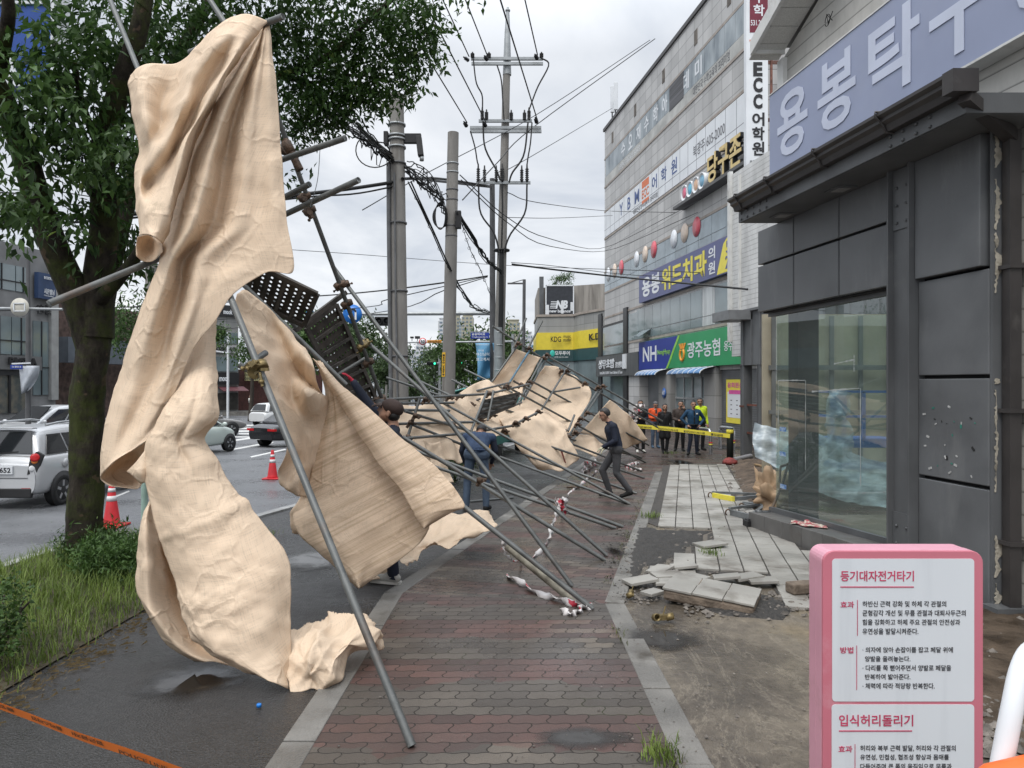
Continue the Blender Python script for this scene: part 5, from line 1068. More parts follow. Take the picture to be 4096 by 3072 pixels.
b = MB(); b.tube([b1 + V((-.21, -.06, .3)), on(b1, q1, 900) + V((-.2, -.08, 0)), on(b1, q1, 660) + V((-.19, -.08, 0))], .055, 10); b.tube([b1 + V((-.03, -.21, .3)), on(b1, q1, 1150) + V((-.05, -.2, 0)), on(b1, q1, 700) + V((-.04, -.19, 0))], .022, 8); b.build('conduit', mat('conduit_grey', (.12, .122, .125), .5, .2), t1)
for v in (545, 560, 893, 1165, 1425, 655, 590, 500):
    b = MB(); c = on(b1, q1, v); b.lathe([(.20, -.02), (.205, -.02), (.205, .02), (.20, .02)], c, 18); b.build('band', m_galv if v < 600 else m_greyp, t1)
b = MB(); c = on(b1, q1, 555); b.box(c + V((.36, 0, 0)), (.4, .12, .22)); b.bar(c + V((.5, 0, .05)), c + V((.56, -.05, -.42)), .13, .15, (0, 1, 0)); b.box(c + V((-.25, 0, 0)), (.1, .2, .3)); b.build('camera_box', m_rub, t1, bevel=.01); b = MB(); b.lathe([(0, 0), (.05, 0), (.05, .1), (0, .1)], c + V((.58, -.05, -.53)), 12); b.build('camera_lens', m_galv, t1)
t2, b2, q2 = pole('utility_pole', 'pale round concrete pole with a yellow phone number strip', 1787, 20, P(1813, 531, 20), .20, .155)
b = MB(); c0_ = on(b2, q2, 1410); c1_ = on(b2, q2, 1507); ang = [radians(a) for a in range(196, 246, 8)]
b.grid([[c + V((cos(a) * .198, sin(a) * .198, 0)) for a in ang] for c in (c1_, c0_)]); st_ = b.build('number_strip', mat('strip_yellow', (.72, .42, .02), .5), t2)
b = MB()
for i, ch in enumerate('1600-2379'): q = on(b2, q2, 1421 + i * 9.6); text_mb(b, ch, q + V((-.165, -.125, -.035)), (1, -.75, 0), UP, .075, .055 if ch != '-' else .012, .03, .004)
b.build('lettering', m_blk, st_)
for v in (655, 690, 760, 800, 945, 905): b = MB(); c = on(b2, q2, v); b.lathe([(.168, -.02), (.173, -.02), (.173, .02), (.168, .02)], c, 16); b.build('band', m_galv if v < 700 else m_greyp, t2)
b = MB(); c = on(b2, q2, 870)
for i in range(7): b.tube([c + V((-.30 + .14 * (1 + .1 * i) * cos(t), -.2 + .02 * i, .38 * sin(t) * (1 - .03 * i))) for t in [k * 2 * pi / 24 for k in range(25)]], .014, 5, False)
b.build('cable_coil', m_cable, None, label='coiled black cable hanging on the pole with the yellow number strip', cat='cable'); b = MB(); b.box(c + V((.2, -.15, -.1)), (.16, .16, .5)); b.build('junction_box', m_rub, t2, bevel=.02)
t3, b3, q3 = pole('power_pole', 'tallest utility pole with steel cross arms and black insulators', 1986, 26, P(2028, 235, 26), .22, .13)
b = MB(); qt = P(2031, 45, 26); b.tube([q3 + V((0, 0, -.6)), q3.lerp(qt, .55), qt], [.16, .105, .06], 14); b.lathe([(.09, 0), (.09, .05), (.04, .06), (.04, .14), (0, .15)], qt, 12); b.build('steel_top', m_galv, t3)
for v, u0, u1 in ((235, 1884, 2172), (255, 1886, 2172), (484, 1915, 2128), (511, 1880, 2165), (526, 1880, 2166), (731, 1904, 2122)):
    b = MB(); a = P(u0, v, 25.8); c = P(u1, v, 25.8); b.bar(a, c, .09, .10); ca = b.build('cross_arm', m_galv, t3)
def insul(u, v0, v1, Y=25.75, horiz=None):
    a = P(u, v1, Y); h = (v1 - v0) / F * Y; b = MB(); pr = [(0.02, 0), (.03, 0)]
    for i in range(6): pr += [(.075, h * (.15 + .11 * i)), (.035, h * (.2 + .11 * i))]
    pr += [(.03, h * .85), (.025, h), (0, h)]
    b.lathe(pr, a, 10, horiz or (0, 0, 1)); b.build('insulator', m_rub, t3)
for u, v0, v1 in ((1890, 208, 232), (1956, 208, 232), (2166, 208, 232), (1929, 430, 480), (1946, 438, 480), (2045, 440, 482), (2098, 440, 482), (2116, 430, 480), (1913, 655, 728), (1938, 662, 728), (1985, 662, 728), (2009, 655, 728), (2087, 662, 728), (2108, 655, 728)): insul(u, v0, v1)
for u, v, ax in ((1876, 228, (-1, -.6, .5)), (1950, 226, (-.5, -1, .4)), (2150, 222, (-.5, -1, .5)), (1868, 492, (-.6, -1, .8)), (1944, 492, (-.5, -1, .7)), (2148, 478, (-.4, -1, .9))):
    insul(u, v - 12, v + 16, 25.6, V(ax))
NC = [0]
def cable(pts, r, label, n=18, group=None, m=m_cable, name='cable'):
    b = MB(); b.tube(curve3(pts, n), r, 6, False); o = b.build(name, m); tag(o, label, 'cable', group); return o
# jumpers run down the power pole to a common clamp
J = [((1893, 235), (1905, 330), (1928, 380), (1930, 440)), ((2166, 232), (2195, 260), (2150, 350), (2116, 440)), ((1988, 260), (2005, 320), (2012, 420), (2016, 480)), ((1932, 485), (1940, 590), (1985, 680), (2000, 720)), ((2112, 490), (2095, 620), (2050, 690), (2036, 730)),
     ((1914, 735), (1922, 850), (1975, 930), (1998, 1010)), ((2108, 735), (2100, 850), (2040, 940), (2015, 1010)), ((2009, 735), (2010, 850), (2008, 930), (2006, 1010)), ((1882, 525), (1900, 590), (1908, 640), (1913, 660)), ((2128, 490), (2122, 570), (2112, 630), (2108, 660))]
for i, j in enumerate(J):
    b = MB(); b.tube(curve3([P(u, v, 25.5) for u, v in j], 14), .028 if i not in (3, 4, 5, 6, 7) else .035, 6, False); b.build('jumper_cable', m_cable, t3)
b = MB(); b.tube([P(2006, 1005, 25.6), P(2004, 1250, 25.65), P(1998, 1500, 25.7)], .09, 8); b.lathe([(.1, 0), (.3, 0), (.3, .06), (.1, .06)], P(2006, 1005, 25.75), 12); b.build('cable_riser', m_cable, t3)
# overhead lines to the pole behind us
for i, (u, v, x, z, lb) in enumerate(((1876, 226, -7.1, 13.2, 'overhead power line to the outer end of the top cross arm'), (1950, 224, -6.3, 13.2, 'overhead power line to the middle of the top cross arm'), (2150, 220, -4.6, 13.4, 'overhead power line to the end of the top cross arm near the bank'),
                                   (1868, 490, -7.1, 10.6, 'overhead line to the outer end of the lower double cross arm'), (1944, 490, -6.3, 10.8, 'overhead line to the middle of the lower double cross arm'), (2148, 476, -4.8, 11.0, 'overhead line crossing in front of the power pole to its lower arm'))):
    a = P(u, v, 25.6); e_ = V((x, -16, z)); cable([a, a.lerp(e_, .5) + V((0, 0, -.5)), e_], .022, lb, 24)
# thinner service lines
for pts, r, lb in ((((2600, 160, 30), (2150, 456, 25), (1706, 693, 20), (1450, 840, 17)), .014, 'thin service line from the bank roof down to the thick concrete pole'), (((2620, 155, 30), (2137, 506, 26), (1990, 650, 23), (1850, 800, 20)), .018, 'second service line from the bank roof to the numbered pole'),
                   (((2450, 432, 50), (2100, 640, 30), (1990, 690, 25)), .016, 'service line from the roof aerials to the power pole'), (((2030, 770, 25.8), (2150, 810, 30), (2420, 843, 46), (2700, 850, 36)), .016, 'service line drooping from the power pole to the white banner'),
                   (((2030, 870, 25.8), (2230, 872, 34), (2450, 862, 47)), .014, 'taut service line from the power pole to the tiled block'), (((1840, 700, 20), (2030, 870, 24), (2200, 955, 30), (2420, 990, 46), (2800, 800, 33)), .016, 'upper of two lines sagging over the painted window balls'), (((1845, 720, 20), (2030, 890, 24), (2200, 985, 30), (2440, 1000, 46), (2790, 850, 33)), .016, 'lower of two lines sagging over the painted window balls'),
                   (((2048, 1057, 25.7), (2230, 1080, 27), (2500, 1110, 29), (2990, 1157, 22.5)), .035, 'thick black cable from the power pole to the white siding annex'), (((2045, 1050, 25.7), (2200, 1062, 27), (2500, 1098, 29), (2760, 1110, 30)), .012, 'thin stay wire just above the thick black cable'),
                   (((-300, 900, 10), (600, 850, 13), (1190, 780, 15), (1400, 755, 16), (1580, 728, 16.4)), .045, 'thick cable bundle running to the thick concrete pole from across the tree'), (((-300, 930, 10), (600, 865, 13), (1190, 792, 15), (1420, 775, 16), (1580, 745, 16.4)), .022, 'lower strand under the thick cable bundle by the pole'),
                   (((1610, 715, 16.3), (1760, 715, 22), (1960, 745, 27)), .04, 'grey street lamp arm cable between the thick pole and the dark lamp post'),
                   (((-300, 1250, 26), (600, 1225, 26), (1240, 1186, 24), (1500, 1165, 22), (1780, 1130, 20), (1950, 1103, 27)), .022, 'black line crossing behind both concrete poles'), (((200, 1330, 40), (1350, 1240, 30), (1560, 1195, 24), (1950, 1105, 27)), .016, 'upper thin line fanning out from the power pole'), (((600, 1345, 40), (1480, 1255, 30), (1780, 1160, 22), (1950, 1108, 27)), .016, 'lower thin line fanning out from the power pole'),
                   (((-300, 880, 36), (980, 985, 40), (1400, 1015, 45), (2000, 1060, 50), (2800, 1090, 33)), .018, 'very thin line far behind the tarp and poles'),
                   (((-400, 600, 18), (0, 690, 20), (60, 720, 22), (110, 745, 24), (700, 840, 30)), .02, 'upper thin line left of the mossy tree'), (((-400, 770, 12), (0, 770, 14), (100, 782, 16), (260, 815, 20), (800, 880, 26)), .02, 'black line passing behind the mossy tree')):
    cable([P(*q) for q in pts], r, lb)
rnd = random.Random(12)
def bundle(pts, n, spread, r, label, ties=0):
    b = MB(); c = curve3([P(*q) for q in pts], 26)
    for k in range(n):
        o1 = V((rnd.gauss(0, spread), rnd.gauss(0, spread), rnd.gauss(0, spread))); o2 = V((rnd.gauss(0, spread), 0, rnd.gauss(0, spread * 1.6)))
        b.tube([p + o1 + o2 * sin(pi * i / 26 * rnd.choice((1, 1, 2))) for i, p in enumerate(c)], r * rnd.uniform(.6, 1.3), 5, False)
    for i in range(ties): p = c[2 + i * 24 // max(1, ties)]; b.tube([p + V((.05 * cos(t), 0, .05 * sin(t))) for t in [k * pi / 4 for k in range(9)]], .006, 4, False)
    tag(b.build('cable_bundle', m_cable), label, 'cable')
bundle(((1200, 300, 9.5), (1340, 480, 13), (1480, 570, 15.5), (1570, 640, 16.3)), 9, .06, .018, 'tangled black cable bundle coming out of the leaves to the thick pole')
bundle(((1420, 495, 14), (1560, 620, 16.3), (1680, 720, 17.5), (1770, 800, 19.6)), 7, .06, .018, 'tangled cable bundle between the two concrete poles')
bundle(((1620, 660, 16.3), (1690, 700, 17), (1740, 760, 18), (1780, 850, 19.7)), 5, .07, .014, 'looping thin cables from the thick pole to the cable coil')
bundle(((1637, 728, 16.3), (1725, 918, 18), (1790, 1060, 19.6), (1880, 1215, 23), (1955, 1250, 26)), 4, .035, .022, 'heavy black bundle sagging from the thick pole down past the numbered pole', 6)
bundle(((1833, 854, 19.8), (1880, 935, 21.5), (1947, 1038, 24), (2010, 1095, 25.7)), 4, .03, .024, 'heavy bundle from the junction box to the power pole', 6)
bundle(((1850, 900, 20), (1880, 1000, 22), (1925, 1090, 25), (1968, 1190, 27)), 2, .03, .012, 'thin twisted lashing wire between the numbered pole and dark lamp post', 8)
b = MB(); c = V(P(1500, 600, 15.5))
b.tube([c + V((.42 * cos(t), 0, .38 * sin(t))) for t in [2.2 + k * .25 for k in range(15)]], .014, 5, False); tag(b.build('cable_loop', m_cable), 'single loop of slack cable hanging left of the thick pole', 'cable')
for u0, v0, u1, v1, Y0_, Y1_, lb in ((1380, 600, 1240, 830, 7, 5.6, 'thin wire hanging by the upper scaffold pipe ends'),): cable([P(u0 - 100, v0, Y0_), P(1270, 720, 6), P(u1, v1, Y1_)], .003, lb)
# dark lamp post with the banners, steel post beside it
lp = thing('lamp_post', 'dark grey lamp post carrying two blue banners', 'lamp post', V(((1969 - CX) / F * 27, 27, gz(27)))); b = MB(); b.tube([V((P(1972, 1500, 27).x, 27, gz(27) - .2)), P(1969, 715, 27)], [.13, .10], 14); b.build('shaft', m_greyp, lp)
b = MB(); b.bar(P(1969, 749, 27), P(1640, 712, 22), .05, .07); b.build('arm', m_greyp, lp)
for u0, u1, lb in ((1902, 1960, 0), (1970, 1998, 1)):
    b = MB(); rows = []
    for i in range(15):
        t = i / 14; v = 1372 + t * (143 if lb == 0 else 120); k = sin(t * 3.2 + 1) * 4
        rows.append([P(u0 + (8 + k) * t * (1 - j / 6) * 1.6 + (u1 - u0) * j / 6, v + (4 - j) * t * 1.5, 26.7 + .12 * sin(t * 5 + j * .8)) for j in range(7)])
    b.grid(rows); bn = b.build('banner', mat('banner_blue', (.09, .29, .52), .55, .3, .9, c2=(.22, .46, .66), st=(1, 1, .5)), lp, solid=.01)
    b = MB()
    if lb == 0:
        for s, u, v, w_, h_ in (('뮤지컬', 1913, 1406, 22, 8), ('여신님이', 1905, 1424, 52, 14), ('보고계서', 1905, 1444, 52, 14), ('공연문화회관 토요상설공연', 1906, 1381, 48, 5)): text_mb(b, s, P(u, v, 26.5), (1, 0, 0), UP, w_ / F * 26.5, h_ / F * 26.5, .015, .01)
    else:
        for s, u, v, w_, h_ in (('여신', 1974, 1412, 20, 13), ('보고', 1974, 1432, 20, 13)): text_mb(b, s, P(u, v, 26.5), (1, 0, 0), UP, w_ / F * 26.5, h_ / F * 26.5, .015, .01)
    b.build('lettering', m_panelw, bn)
b = MB(); b.bar(P(1898, 1372, 26.85), P(1998, 1372, 26.85), .03, .03); b.build('banner_rail', m_greyp, lp)
sp_ = thing('steel_post', 'round galvanised steel post beside the blue banners', 'pole', P(1996, 1700, 24)); b = MB(); b.tube([V((P(1996, 1500, 24).x, 24, gz(24) - .2)), P(1992, 1310, 24)], .14, 16)
for v in (1330, 1380, 1430, 1480): b.lathe([(.14, -.02), (.147, -.02), (.147, .02), (.14, .02)], P(1994, v, 24), 16)
b.build('shaft', m_galv, sp_)
lp = thing('lamp_post', 'slim dark lamp post with a bracket arm in front of the concrete block', 'lamp post', V((P(2097, 1500, 45).x, 45, gz(45)))); b = MB(); b.tube([V((P(2092, 1500, 45).x, 45, gz(45) - .2)), P(2097, 1118, 45)], [.12, .10], 12); b.build('shaft', m_greyp, lp); b = MB(); b.bar(P(2097, 1134, 45), P(2030, 1134, 45), .08, .1); b.tube([P(2097, 1118, 45), P(2045, 1132, 45)], .03, 6); b.build('arm', m_greyp, lp)
# signal masts
def mast(label, v, u0, u1, Y, ubase, r=.09):
    t = thing('signal_mast', label, 'traffic mast', V((P(ubase, v, Y).x, Y, gz(Y)))); b = MB(); b.tube([P(u0, v + 4, Y), P(u1, v, Y)], [r * .7, r], 10); b.build('arm', m_galv, t)
    b = MB(); b.tube([V((P(ubase, v, Y).x, Y + .2, gz(Y) - .2)), P(ubase, v - 30, Y + .2)], .14, 12); b.build('post', m_galv, t); return t
def signal(t, u, v, Y, green, s=1.0):
    b = MB(); b.box(P(u, v, Y - .25), (1.05 * s, .25, .38 * s)); h = b.build('signal_head', m_rub, t, bevel=.03)
    for i in range(3):
        b = MB(); c = P(u, v, Y - .25) + V(((i - 1) * .33 * s, -.13, 0)); b.lathe([(.13 * s, 0), (.13 * s, .12), (.15 * s, .12), (.15 * s, 0)], c, 14, (0, -1, 0)); b.build('hood', m_rub, h)
        b = MB(); b.lathe([(0, 0), (.12 * s, 0), (.12 * s, .01), (0, .02)], c, 14, (0, -1, 0))
        b.build('lamp', mat('lamp_green', (.05, .9, .45), .3, emit=1.6) if green and i == 2 else mat('lamp_off', (.03, .03, .032), .3), h)
mt = mast('long signal mast arm carrying the U-turn sign and a dark signal head', 1253, 1352, 1962, 30, 1992); signal(mt, 1550, 1285, 30, False, 1.0)
us = thing('uturn_sign', 'round blue U-turn sign with a white arrow on the mast arm', 'sign', P(1410, 1256, 29.8)); b = MB(); b.lathe([(0, 0), (.40, 0), (.40, .02), (0, .03)], P(1410, 1256, 29.75), 32, (0, -1, 0)); b.build('disc', mat('sign_trafficblue', (.02, .16, .52), .35, .03), us)
b = MB(); c = P(1410, 1256, 29.7); pts = [c + V((.13, 0, -.24))] + [c + V((.02 + .11 * cos(t), 0, .10 + .11 * sin(t))) for t in [k * pi / 10 for k in range(11)]] + [c + V((-.09, 0, -.08))]
for p, q in zip(pts, pts[1:]): b.bar(p, q, .02, .075, (1, 0, .001) if abs((q - p).x) < .02 else (0, 0, 1))
for p in pts[1:-1]: b.lathe([(0, -.01), (.037, -.01), (.037, .01), (0, .01)], p, 10, (0, -1, 0))
b.prism([c + V((-.20, .01, -.06)), c + V((.02, .01, -.06)), c + V((-.09, .01, -.22))], (0, -.02, 0)); b.build('arrow', m_panelw, us)
mt = mast('thin far mast arm with the round speed limit sign and cameras', 1366, 1630, 2050, 56, 2052, .08)
ss = thing('speed_sign', 'round red rimmed speed limit sign reading 50', 'sign', P(1691, 1366, 55.6)); c = P(1691, 1366, 55.6); b = MB(); b.lathe([(0, 0), (.29, 0), (.29, .02), (0, .02)], c, 28, (0, -1, 0)); b.build('disc', mat('rim_red', (.55, .03, .03), .4), ss); b = MB(); b.lathe([(0, .021), (.22, .021), (.22, .03), (0, .03)], c, 28, (0, -1, 0)); b.build('face', m_panelw, ss); b = MB(); text_mb(b, '50', c + V((-.16, -.035, -.11)), (1, 0, 0), UP, .32, .22, .02, .01); b.build('lettering', m_blk, ss)
os_ = thing('camera_notice', 'orange speed camera notice board next to the round speed limit sign', 'sign', P(1737, 1366, 55.6)); b = MB(); b.box(P(1737, 1366, 55.6), (1.12, .05, .22)); b.build('panel', mat('board_orange', (.72, .30, .02), .5), os_); b = MB(); text_mb(b, '신호과속단속장비', P(1711, 1371, 55.55), (1, 0, 0), UP, 1.0, .16, .02, .01); b.build('lettering', m_blk, os_)
for u, s_ in ((1670, 1.2), (1648, .8)): b = MB(); b.box(P(u, 1350, 56), (.3 * s_, .4, .16 * s_)); b.tube([P(u, 1352, 56), P(u, 1364, 56)], .03, 6); b.build('camera', m_rub, mt)
mt = mast('far mast arm with a green traffic light left of the numbered pole', 1452, 1700, 1755, 75, 1758, .07); signal(mt, 1727, 1454, 75, True, 1.0)
mt = mast('far mast arm with a green traffic light right of the numbered pole', 1442, 1800, 1935, 75, 1942, .07); signal(mt, 1838, 1452, 75, True, 1.0)
ns = thing('street_name_sign', 'blue street name board in white Korean and Latin letters', 'sign', P(1920, 1343, 48)); c = P(1920, 1343, 48); b = MB(); b.box(c, (1.26, .06, .42)); b.build('panel', mat('sign_nameblue', (.015, .04, .26), .4), ns, bevel=.02); b = MB(); text_mb(b, '용봉택지로', c + V((-.55, -.035, .02)), (1, 0, 0), UP, .9, .15, .02, .01); text_mb(b, 'Yongbongtaekji-ro', c + V((-.55, -.035, -.15)), (1, 0, 0), UP, 1.08, .11, .012, .01); b.build('lettering', m_panelw, ns)
b = MB(); b.bar(c + V((-.75, .05, .27)), c + V((1.6, .05, .27)), .06, .06); b.tube([c + V((1.6, .1, .4)), V((c.x + 1.6, 48.1, gz(48)))], .08, 8); b.build('bracket', m_galv, ns)
# across-road posts
lp = thing('lamp_post', 'grey lamp post with a torn white banner in front of the concrete shop', 'lamp post', V((P(113, 1600, 26).x, 26, gz(26)))); b = MB(); b.tube([V((P(113, 1600, 26).x, 26, gz(26) - .2)), P(113, 1030, 26)], [.10, .07], 12); b.build('shaft', m_greyp, lp)
b = MB(); rows = []
for i in range(11):
    t = i / 10; rows.append([P(76 + 10 * t + (158 - 76 - 55 * t * t) * j / 6, 1463 + 112 * t - 12 * j / 6 * t, 25.8 + .15 * sin(j + t * 4)) for j in range(7)])
b.grid(rows); b.build('banner', mat('banner_white', (.50, .53, .57), .6, .15, 2, trans=.2), lp, solid=.01); b = MB(); b.bar(P(48, 1455, 25.9), P(122, 1452, 25.9), .04, .05); b.build('banner_arm', m_panelw, lp)
b = MB(); b.box(P(66, 1468, 25.6), (.42, .04, .15)); rs_ = b.build('road_name_plate', MATS['sign_nameblue'], lp); b = MB(); text_mb(b, '216 설죽로 20', P(48, 1471, 25.57), (1, 0, 0), UP, .33, .07, .02, .005); b.build('lettering', m_panelw, rs_)
mt = mast('mast arm across the road carrying the back of a round sign', 1233, 250, -120, 24, -140, .06); b = MB(); c = P(80, 1229, 23.8); b.lathe([(0, 0), (.31, 0), (.31, .02), (0, .02)], c, 28, (0, -1, 0)); sb2 = b.build('sign_back', mat('sign_cream2', (.50, .48, .42), .5), mt); b = MB()
for dx, dz, w_, h_ in ((0, .13, .36, .03), (0, -.13, .36, .03), (-.18, 0, .03, .28), (.18, 0, .03, .28)): b.box(c + V((dx, -.035, dz)), (w_, .03, h_))
b.build('bracket', m_panelw, sb2)
pp_ = thing('signal_post', 'slim white post at the kerb in front of the boutique', 'pole', V((P(912, 1640, 58).x, 58, gz(58)))); b = MB(); b.tube([V((P(911, 1600, 58).x, 58, gz(58) - .2)), P(913, 1330, 58)], .10, 10); b.bar(P(912, 1412, 58), P(855, 1402, 58), .06, .08); b.build('shaft', m_panelw, pp_)
pp_ = thing('utility_pole', 'grey concrete pole half hidden between the tree and the hanging tarp', 'pole', V((P(605, 1600, 20).x, 20, gz(20)))); b = MB(); b.tube([V((P(600, 1600, 20).x, 20, gz(20) - .2)), P(607, 900, 20)], .16, 14); b.build('shaft', m_cpole, pp_)
pp_ = thing('sign_post', 'pale green painted post standing behind the low hanging tarp', 'pole', G(578, 2112)); c = G(578, 2112); b = MB(); b.tube([c + V((0, 0, -.1)), c + V((0, 0, 1.6))], .045, 12); b.build('shaft', mat('post_green', (.30, .42, .36), .45, .15, 3), pp_)
for i, u in enumerate((1640, 1700)):
    pp_ = thing('utility_pole', ('thin far power pole with small cross arms among the street trees', 'far power pole with cross arms under the green light')[i], 'pole', V((P(u + (-95 if i == 0 else 55), 1600, 120).x, 120, gz(120)))); uu = u + (-95 if i == 0 else 55); b = MB(); b.tube([V((P(uu, 1600, 120).x, 120, gz(120))), P(uu, 1330 + i * 90, 120)], .2, 8); b.build('shaft', m_cpole, pp_); b = MB()
    for dv in (30, 45, 60): b.bar(P(uu - 22, 1330 + i * 90 + dv, 120), P(uu + 22, 1330 + i * 90 + dv, 120), .1, .12)
    b.build('cross_arm', m_greyp, pp_)
# ------------------------------------------------------------------ tarps
def m_tarp(name, base, stripes=False):
    g = NG(name); uv = g.tc.outputs['UV']; ob = g.tc.outputs['Object']
    n1 = g.noise(ob, 1.6, 6, .6); c = g.ramp(n1, (.3, tuple(x * .88 for x in base)), (.7, tuple(min(1, x * 1.05) for x in base)))
    wv = g.noise(g.mapv(uv, sc=(5, 110, 1)), 1.0, 2); wv2 = g.noise(g.mapv(uv, sc=(110, 5, 1)), 1.0, 2)
    w_ = g.math('ADD', wv, wv2); c = g.mix(.55, c, g.ramp(w_, (.7, .78), (1.3, 1.12)), 'MULTIPLY')
    if stripes:
        xo, yo, zo = g.sep(ob); sv = g.math('SUBTRACT', g.math('MULTIPLY', zo, .89), g.math('MULTIPLY', xo, .45)); tv = g.math('ADD', g.math('MULTIPLY', zo, .45), g.math('MULTIPLY', xo, .89)); s1 = g.noise(g.mapv(g.comb(tv, sv), sc=(.5, 38, 1)), 1.0, 5, .7); s2 = g.noise(g.mapv(g.comb(tv, sv), sc=(.4, 7, 1)), 1.0, 3)
        c = g.mix(g.ramp(s1, (.46, 0.0), (.62, .45)), c, (.40, .27, .15)); c = g.mix(g.ramp(s2, (.5, 0.0), (.68, .32)), c, (.42, .29, .17))
    d = g.noise(g.mapv(ob, loc=(2, 4, 1)), 2.4, 8, .7); c = g.mix(g.ramp(d, (.62, 0.0), (.76, .5)), c, (.22, .17, .10))
    vo = g.n.new('ShaderNodeTexVoronoi'); vo.feature = 'DISTANCE_TO_EDGE'; vo.inputs['Scale'].default_value = 5.5; g.l.new(g.mapv(g.noise(ob, 3, 3), sc=(0, 0, 0)), vo.inputs['Vector']); g.l.new(g.mix(.12, ob, g.comb(g.noise(ob, 4, 4), g.noise(g.mapv(ob, loc=(5, 1, 2)), 4, 4), g.noise(g.mapv(ob, loc=(1, 7, 3)), 4, 4))), vo.inputs['Vector']); cz = g.math('MULTIPLY', g.ramp(vo.outputs['Distance'], (0, 1.0), (.10, 0.0)), g.ramp(g.noise(g.mapv(ob, loc=(3, 3, 9)), 1.9, 3), (.45, 0.0), (.6, 1.0))); h = g.math('ADD', g.math('ADD', g.math('MULTIPLY', w_, .06), g.math('MULTIPLY', g.noise(ob, 26, 4, .6), .6)), g.math('MULTIPLY', cz, 1.25))
    g.out(c, .72, g.bump(h, .40, .012), spec=.25)
    ts = g.n.new('ShaderNodeBsdfTranslucent'); tc_ = g.mix(1.0, c, (1.0, .80, .60), 'MULTIPLY'); g.l.new(tc_, ts.inputs[0]); ms = g.n.new('ShaderNodeMixShader'); ms.inputs[0].default_value = .20
    g.l.new(g.p.outputs[0], ms.inputs[1]); g.l.new(ts.outputs[0], ms.inputs[2]); g.l.new(ms.outputs[0], g.n['Material Output'].inputs[0]); return g.m
m_tarp1 = m_tarp('tarp_cloth', (.75, .60, .445)); m_tarp2 = m_tarp('tarp_striped', (.745, .59, .435), True)
CRD = [(.8, .2, .55, .9), (-.5, .3, .8, 1.3), (.2, .5, -.85, 1.1), (.9, -.3, -.3, 1.7), (.35, .2, .9, 2.3), (-.7, .4, .6, 3.1)]
def cloth(b, rows, nu=48, nv=60, amp=.012, cre=.012, sc=2.2, seed=0.0, edge=0.0, dirn=None, rag=0.0, fold=None):
    """rows of (u, v, Y) control points -> smooth sheet with crumples pushed along its normal"""
    ctrl = [[P(*q) for q in r] for r in rows]
    fine = [curve3(r, nu) for r in ctrl]; colsn = [curve3([fine[i][j] for i in range(len(fine))], nv) for j in range(nu + 1)]
    g = [[colsn[j][i] for j in range(nu + 1)] for i in range(nv + 1)]
    A = np.array([[tuple(p) for p in r] for r in g]); du = np.gradient(A, axis=1); dv = np.gradient(A, axis=0); nn = np.cross(du, dv); nn /= np.linalg.norm(nn, axis=2)[..., None] + 1e-9
    lu = np.cumsum(np.linalg.norm(du, axis=2), axis=1); lv = np.cumsum(np.linalg.norm(dv, axis=2), axis=0)
    pts = []
    for i in range(nv + 1):
        row = []
        for j in range(nu + 1):
            p = V(A[i, j]); q = p * sc; wq = noise.noise_vector(q * .45 + V((seed, 0, 0))) * .55; s_ = noise.fractal(q * .7 + V((seed, 0, 0)), .9, 2.1, 2); cr_ = 0
            for a_, (dx_, dy_, dz_, f_) in enumerate(CRD):
                x_ = ((q.x + wq.x) * dx_ + (q.y + wq.y) * dy_ + (q.z + wq.z) * dz_) * f_ + seed * 1.7 + a_ * .37; x_ -= floor(x_); cr_ += (1 - abs(2 * x_ - 1) * 2) / f_
            d = amp * s_ + cre * cr_ * (.35 + max(0, .65 + noise.noise(q * .5 + V((7, seed, 0)))))
            if fold: d += fold(i / nv, j / nu)
            p = p + V(nn[i, j]) * d
            if rag and i == nv: p = p + V((0, 0, 1)) * rag * (random.random() - .5) + V((1, 0, 0)) * rag * (random.random() - .5)
            row.append(p)
        pts.append(row)
    b.grid(pts); b.uv = (b.uv or []) + [(float(lu[i, j]), float(lv[i, j])) for i in range(nv + 1) for j in range(nu + 1)]
def rowsY(rows, Ya, Yb, s=1.0): n = len(rows) - 1; return [[(u, v, Ya + (Yb - Ya) * i / n + d * s) for u, v, d in r] for i, r in enumerate(rows)]
def pairs(prs, prof): # left/right rows (uL,vL,uR,vR,Y) with a depth profile across
    n = len(prof) - 1; return [[(a + (c - a) * k / n, b_ + (d - b_) * k / n + ((e[0] if e else 0) * sin(pi * k / n)), Y + prof[k]) for k in range(n + 1)] for a, b_, c, d, Y, *e in prs]
b = MB()
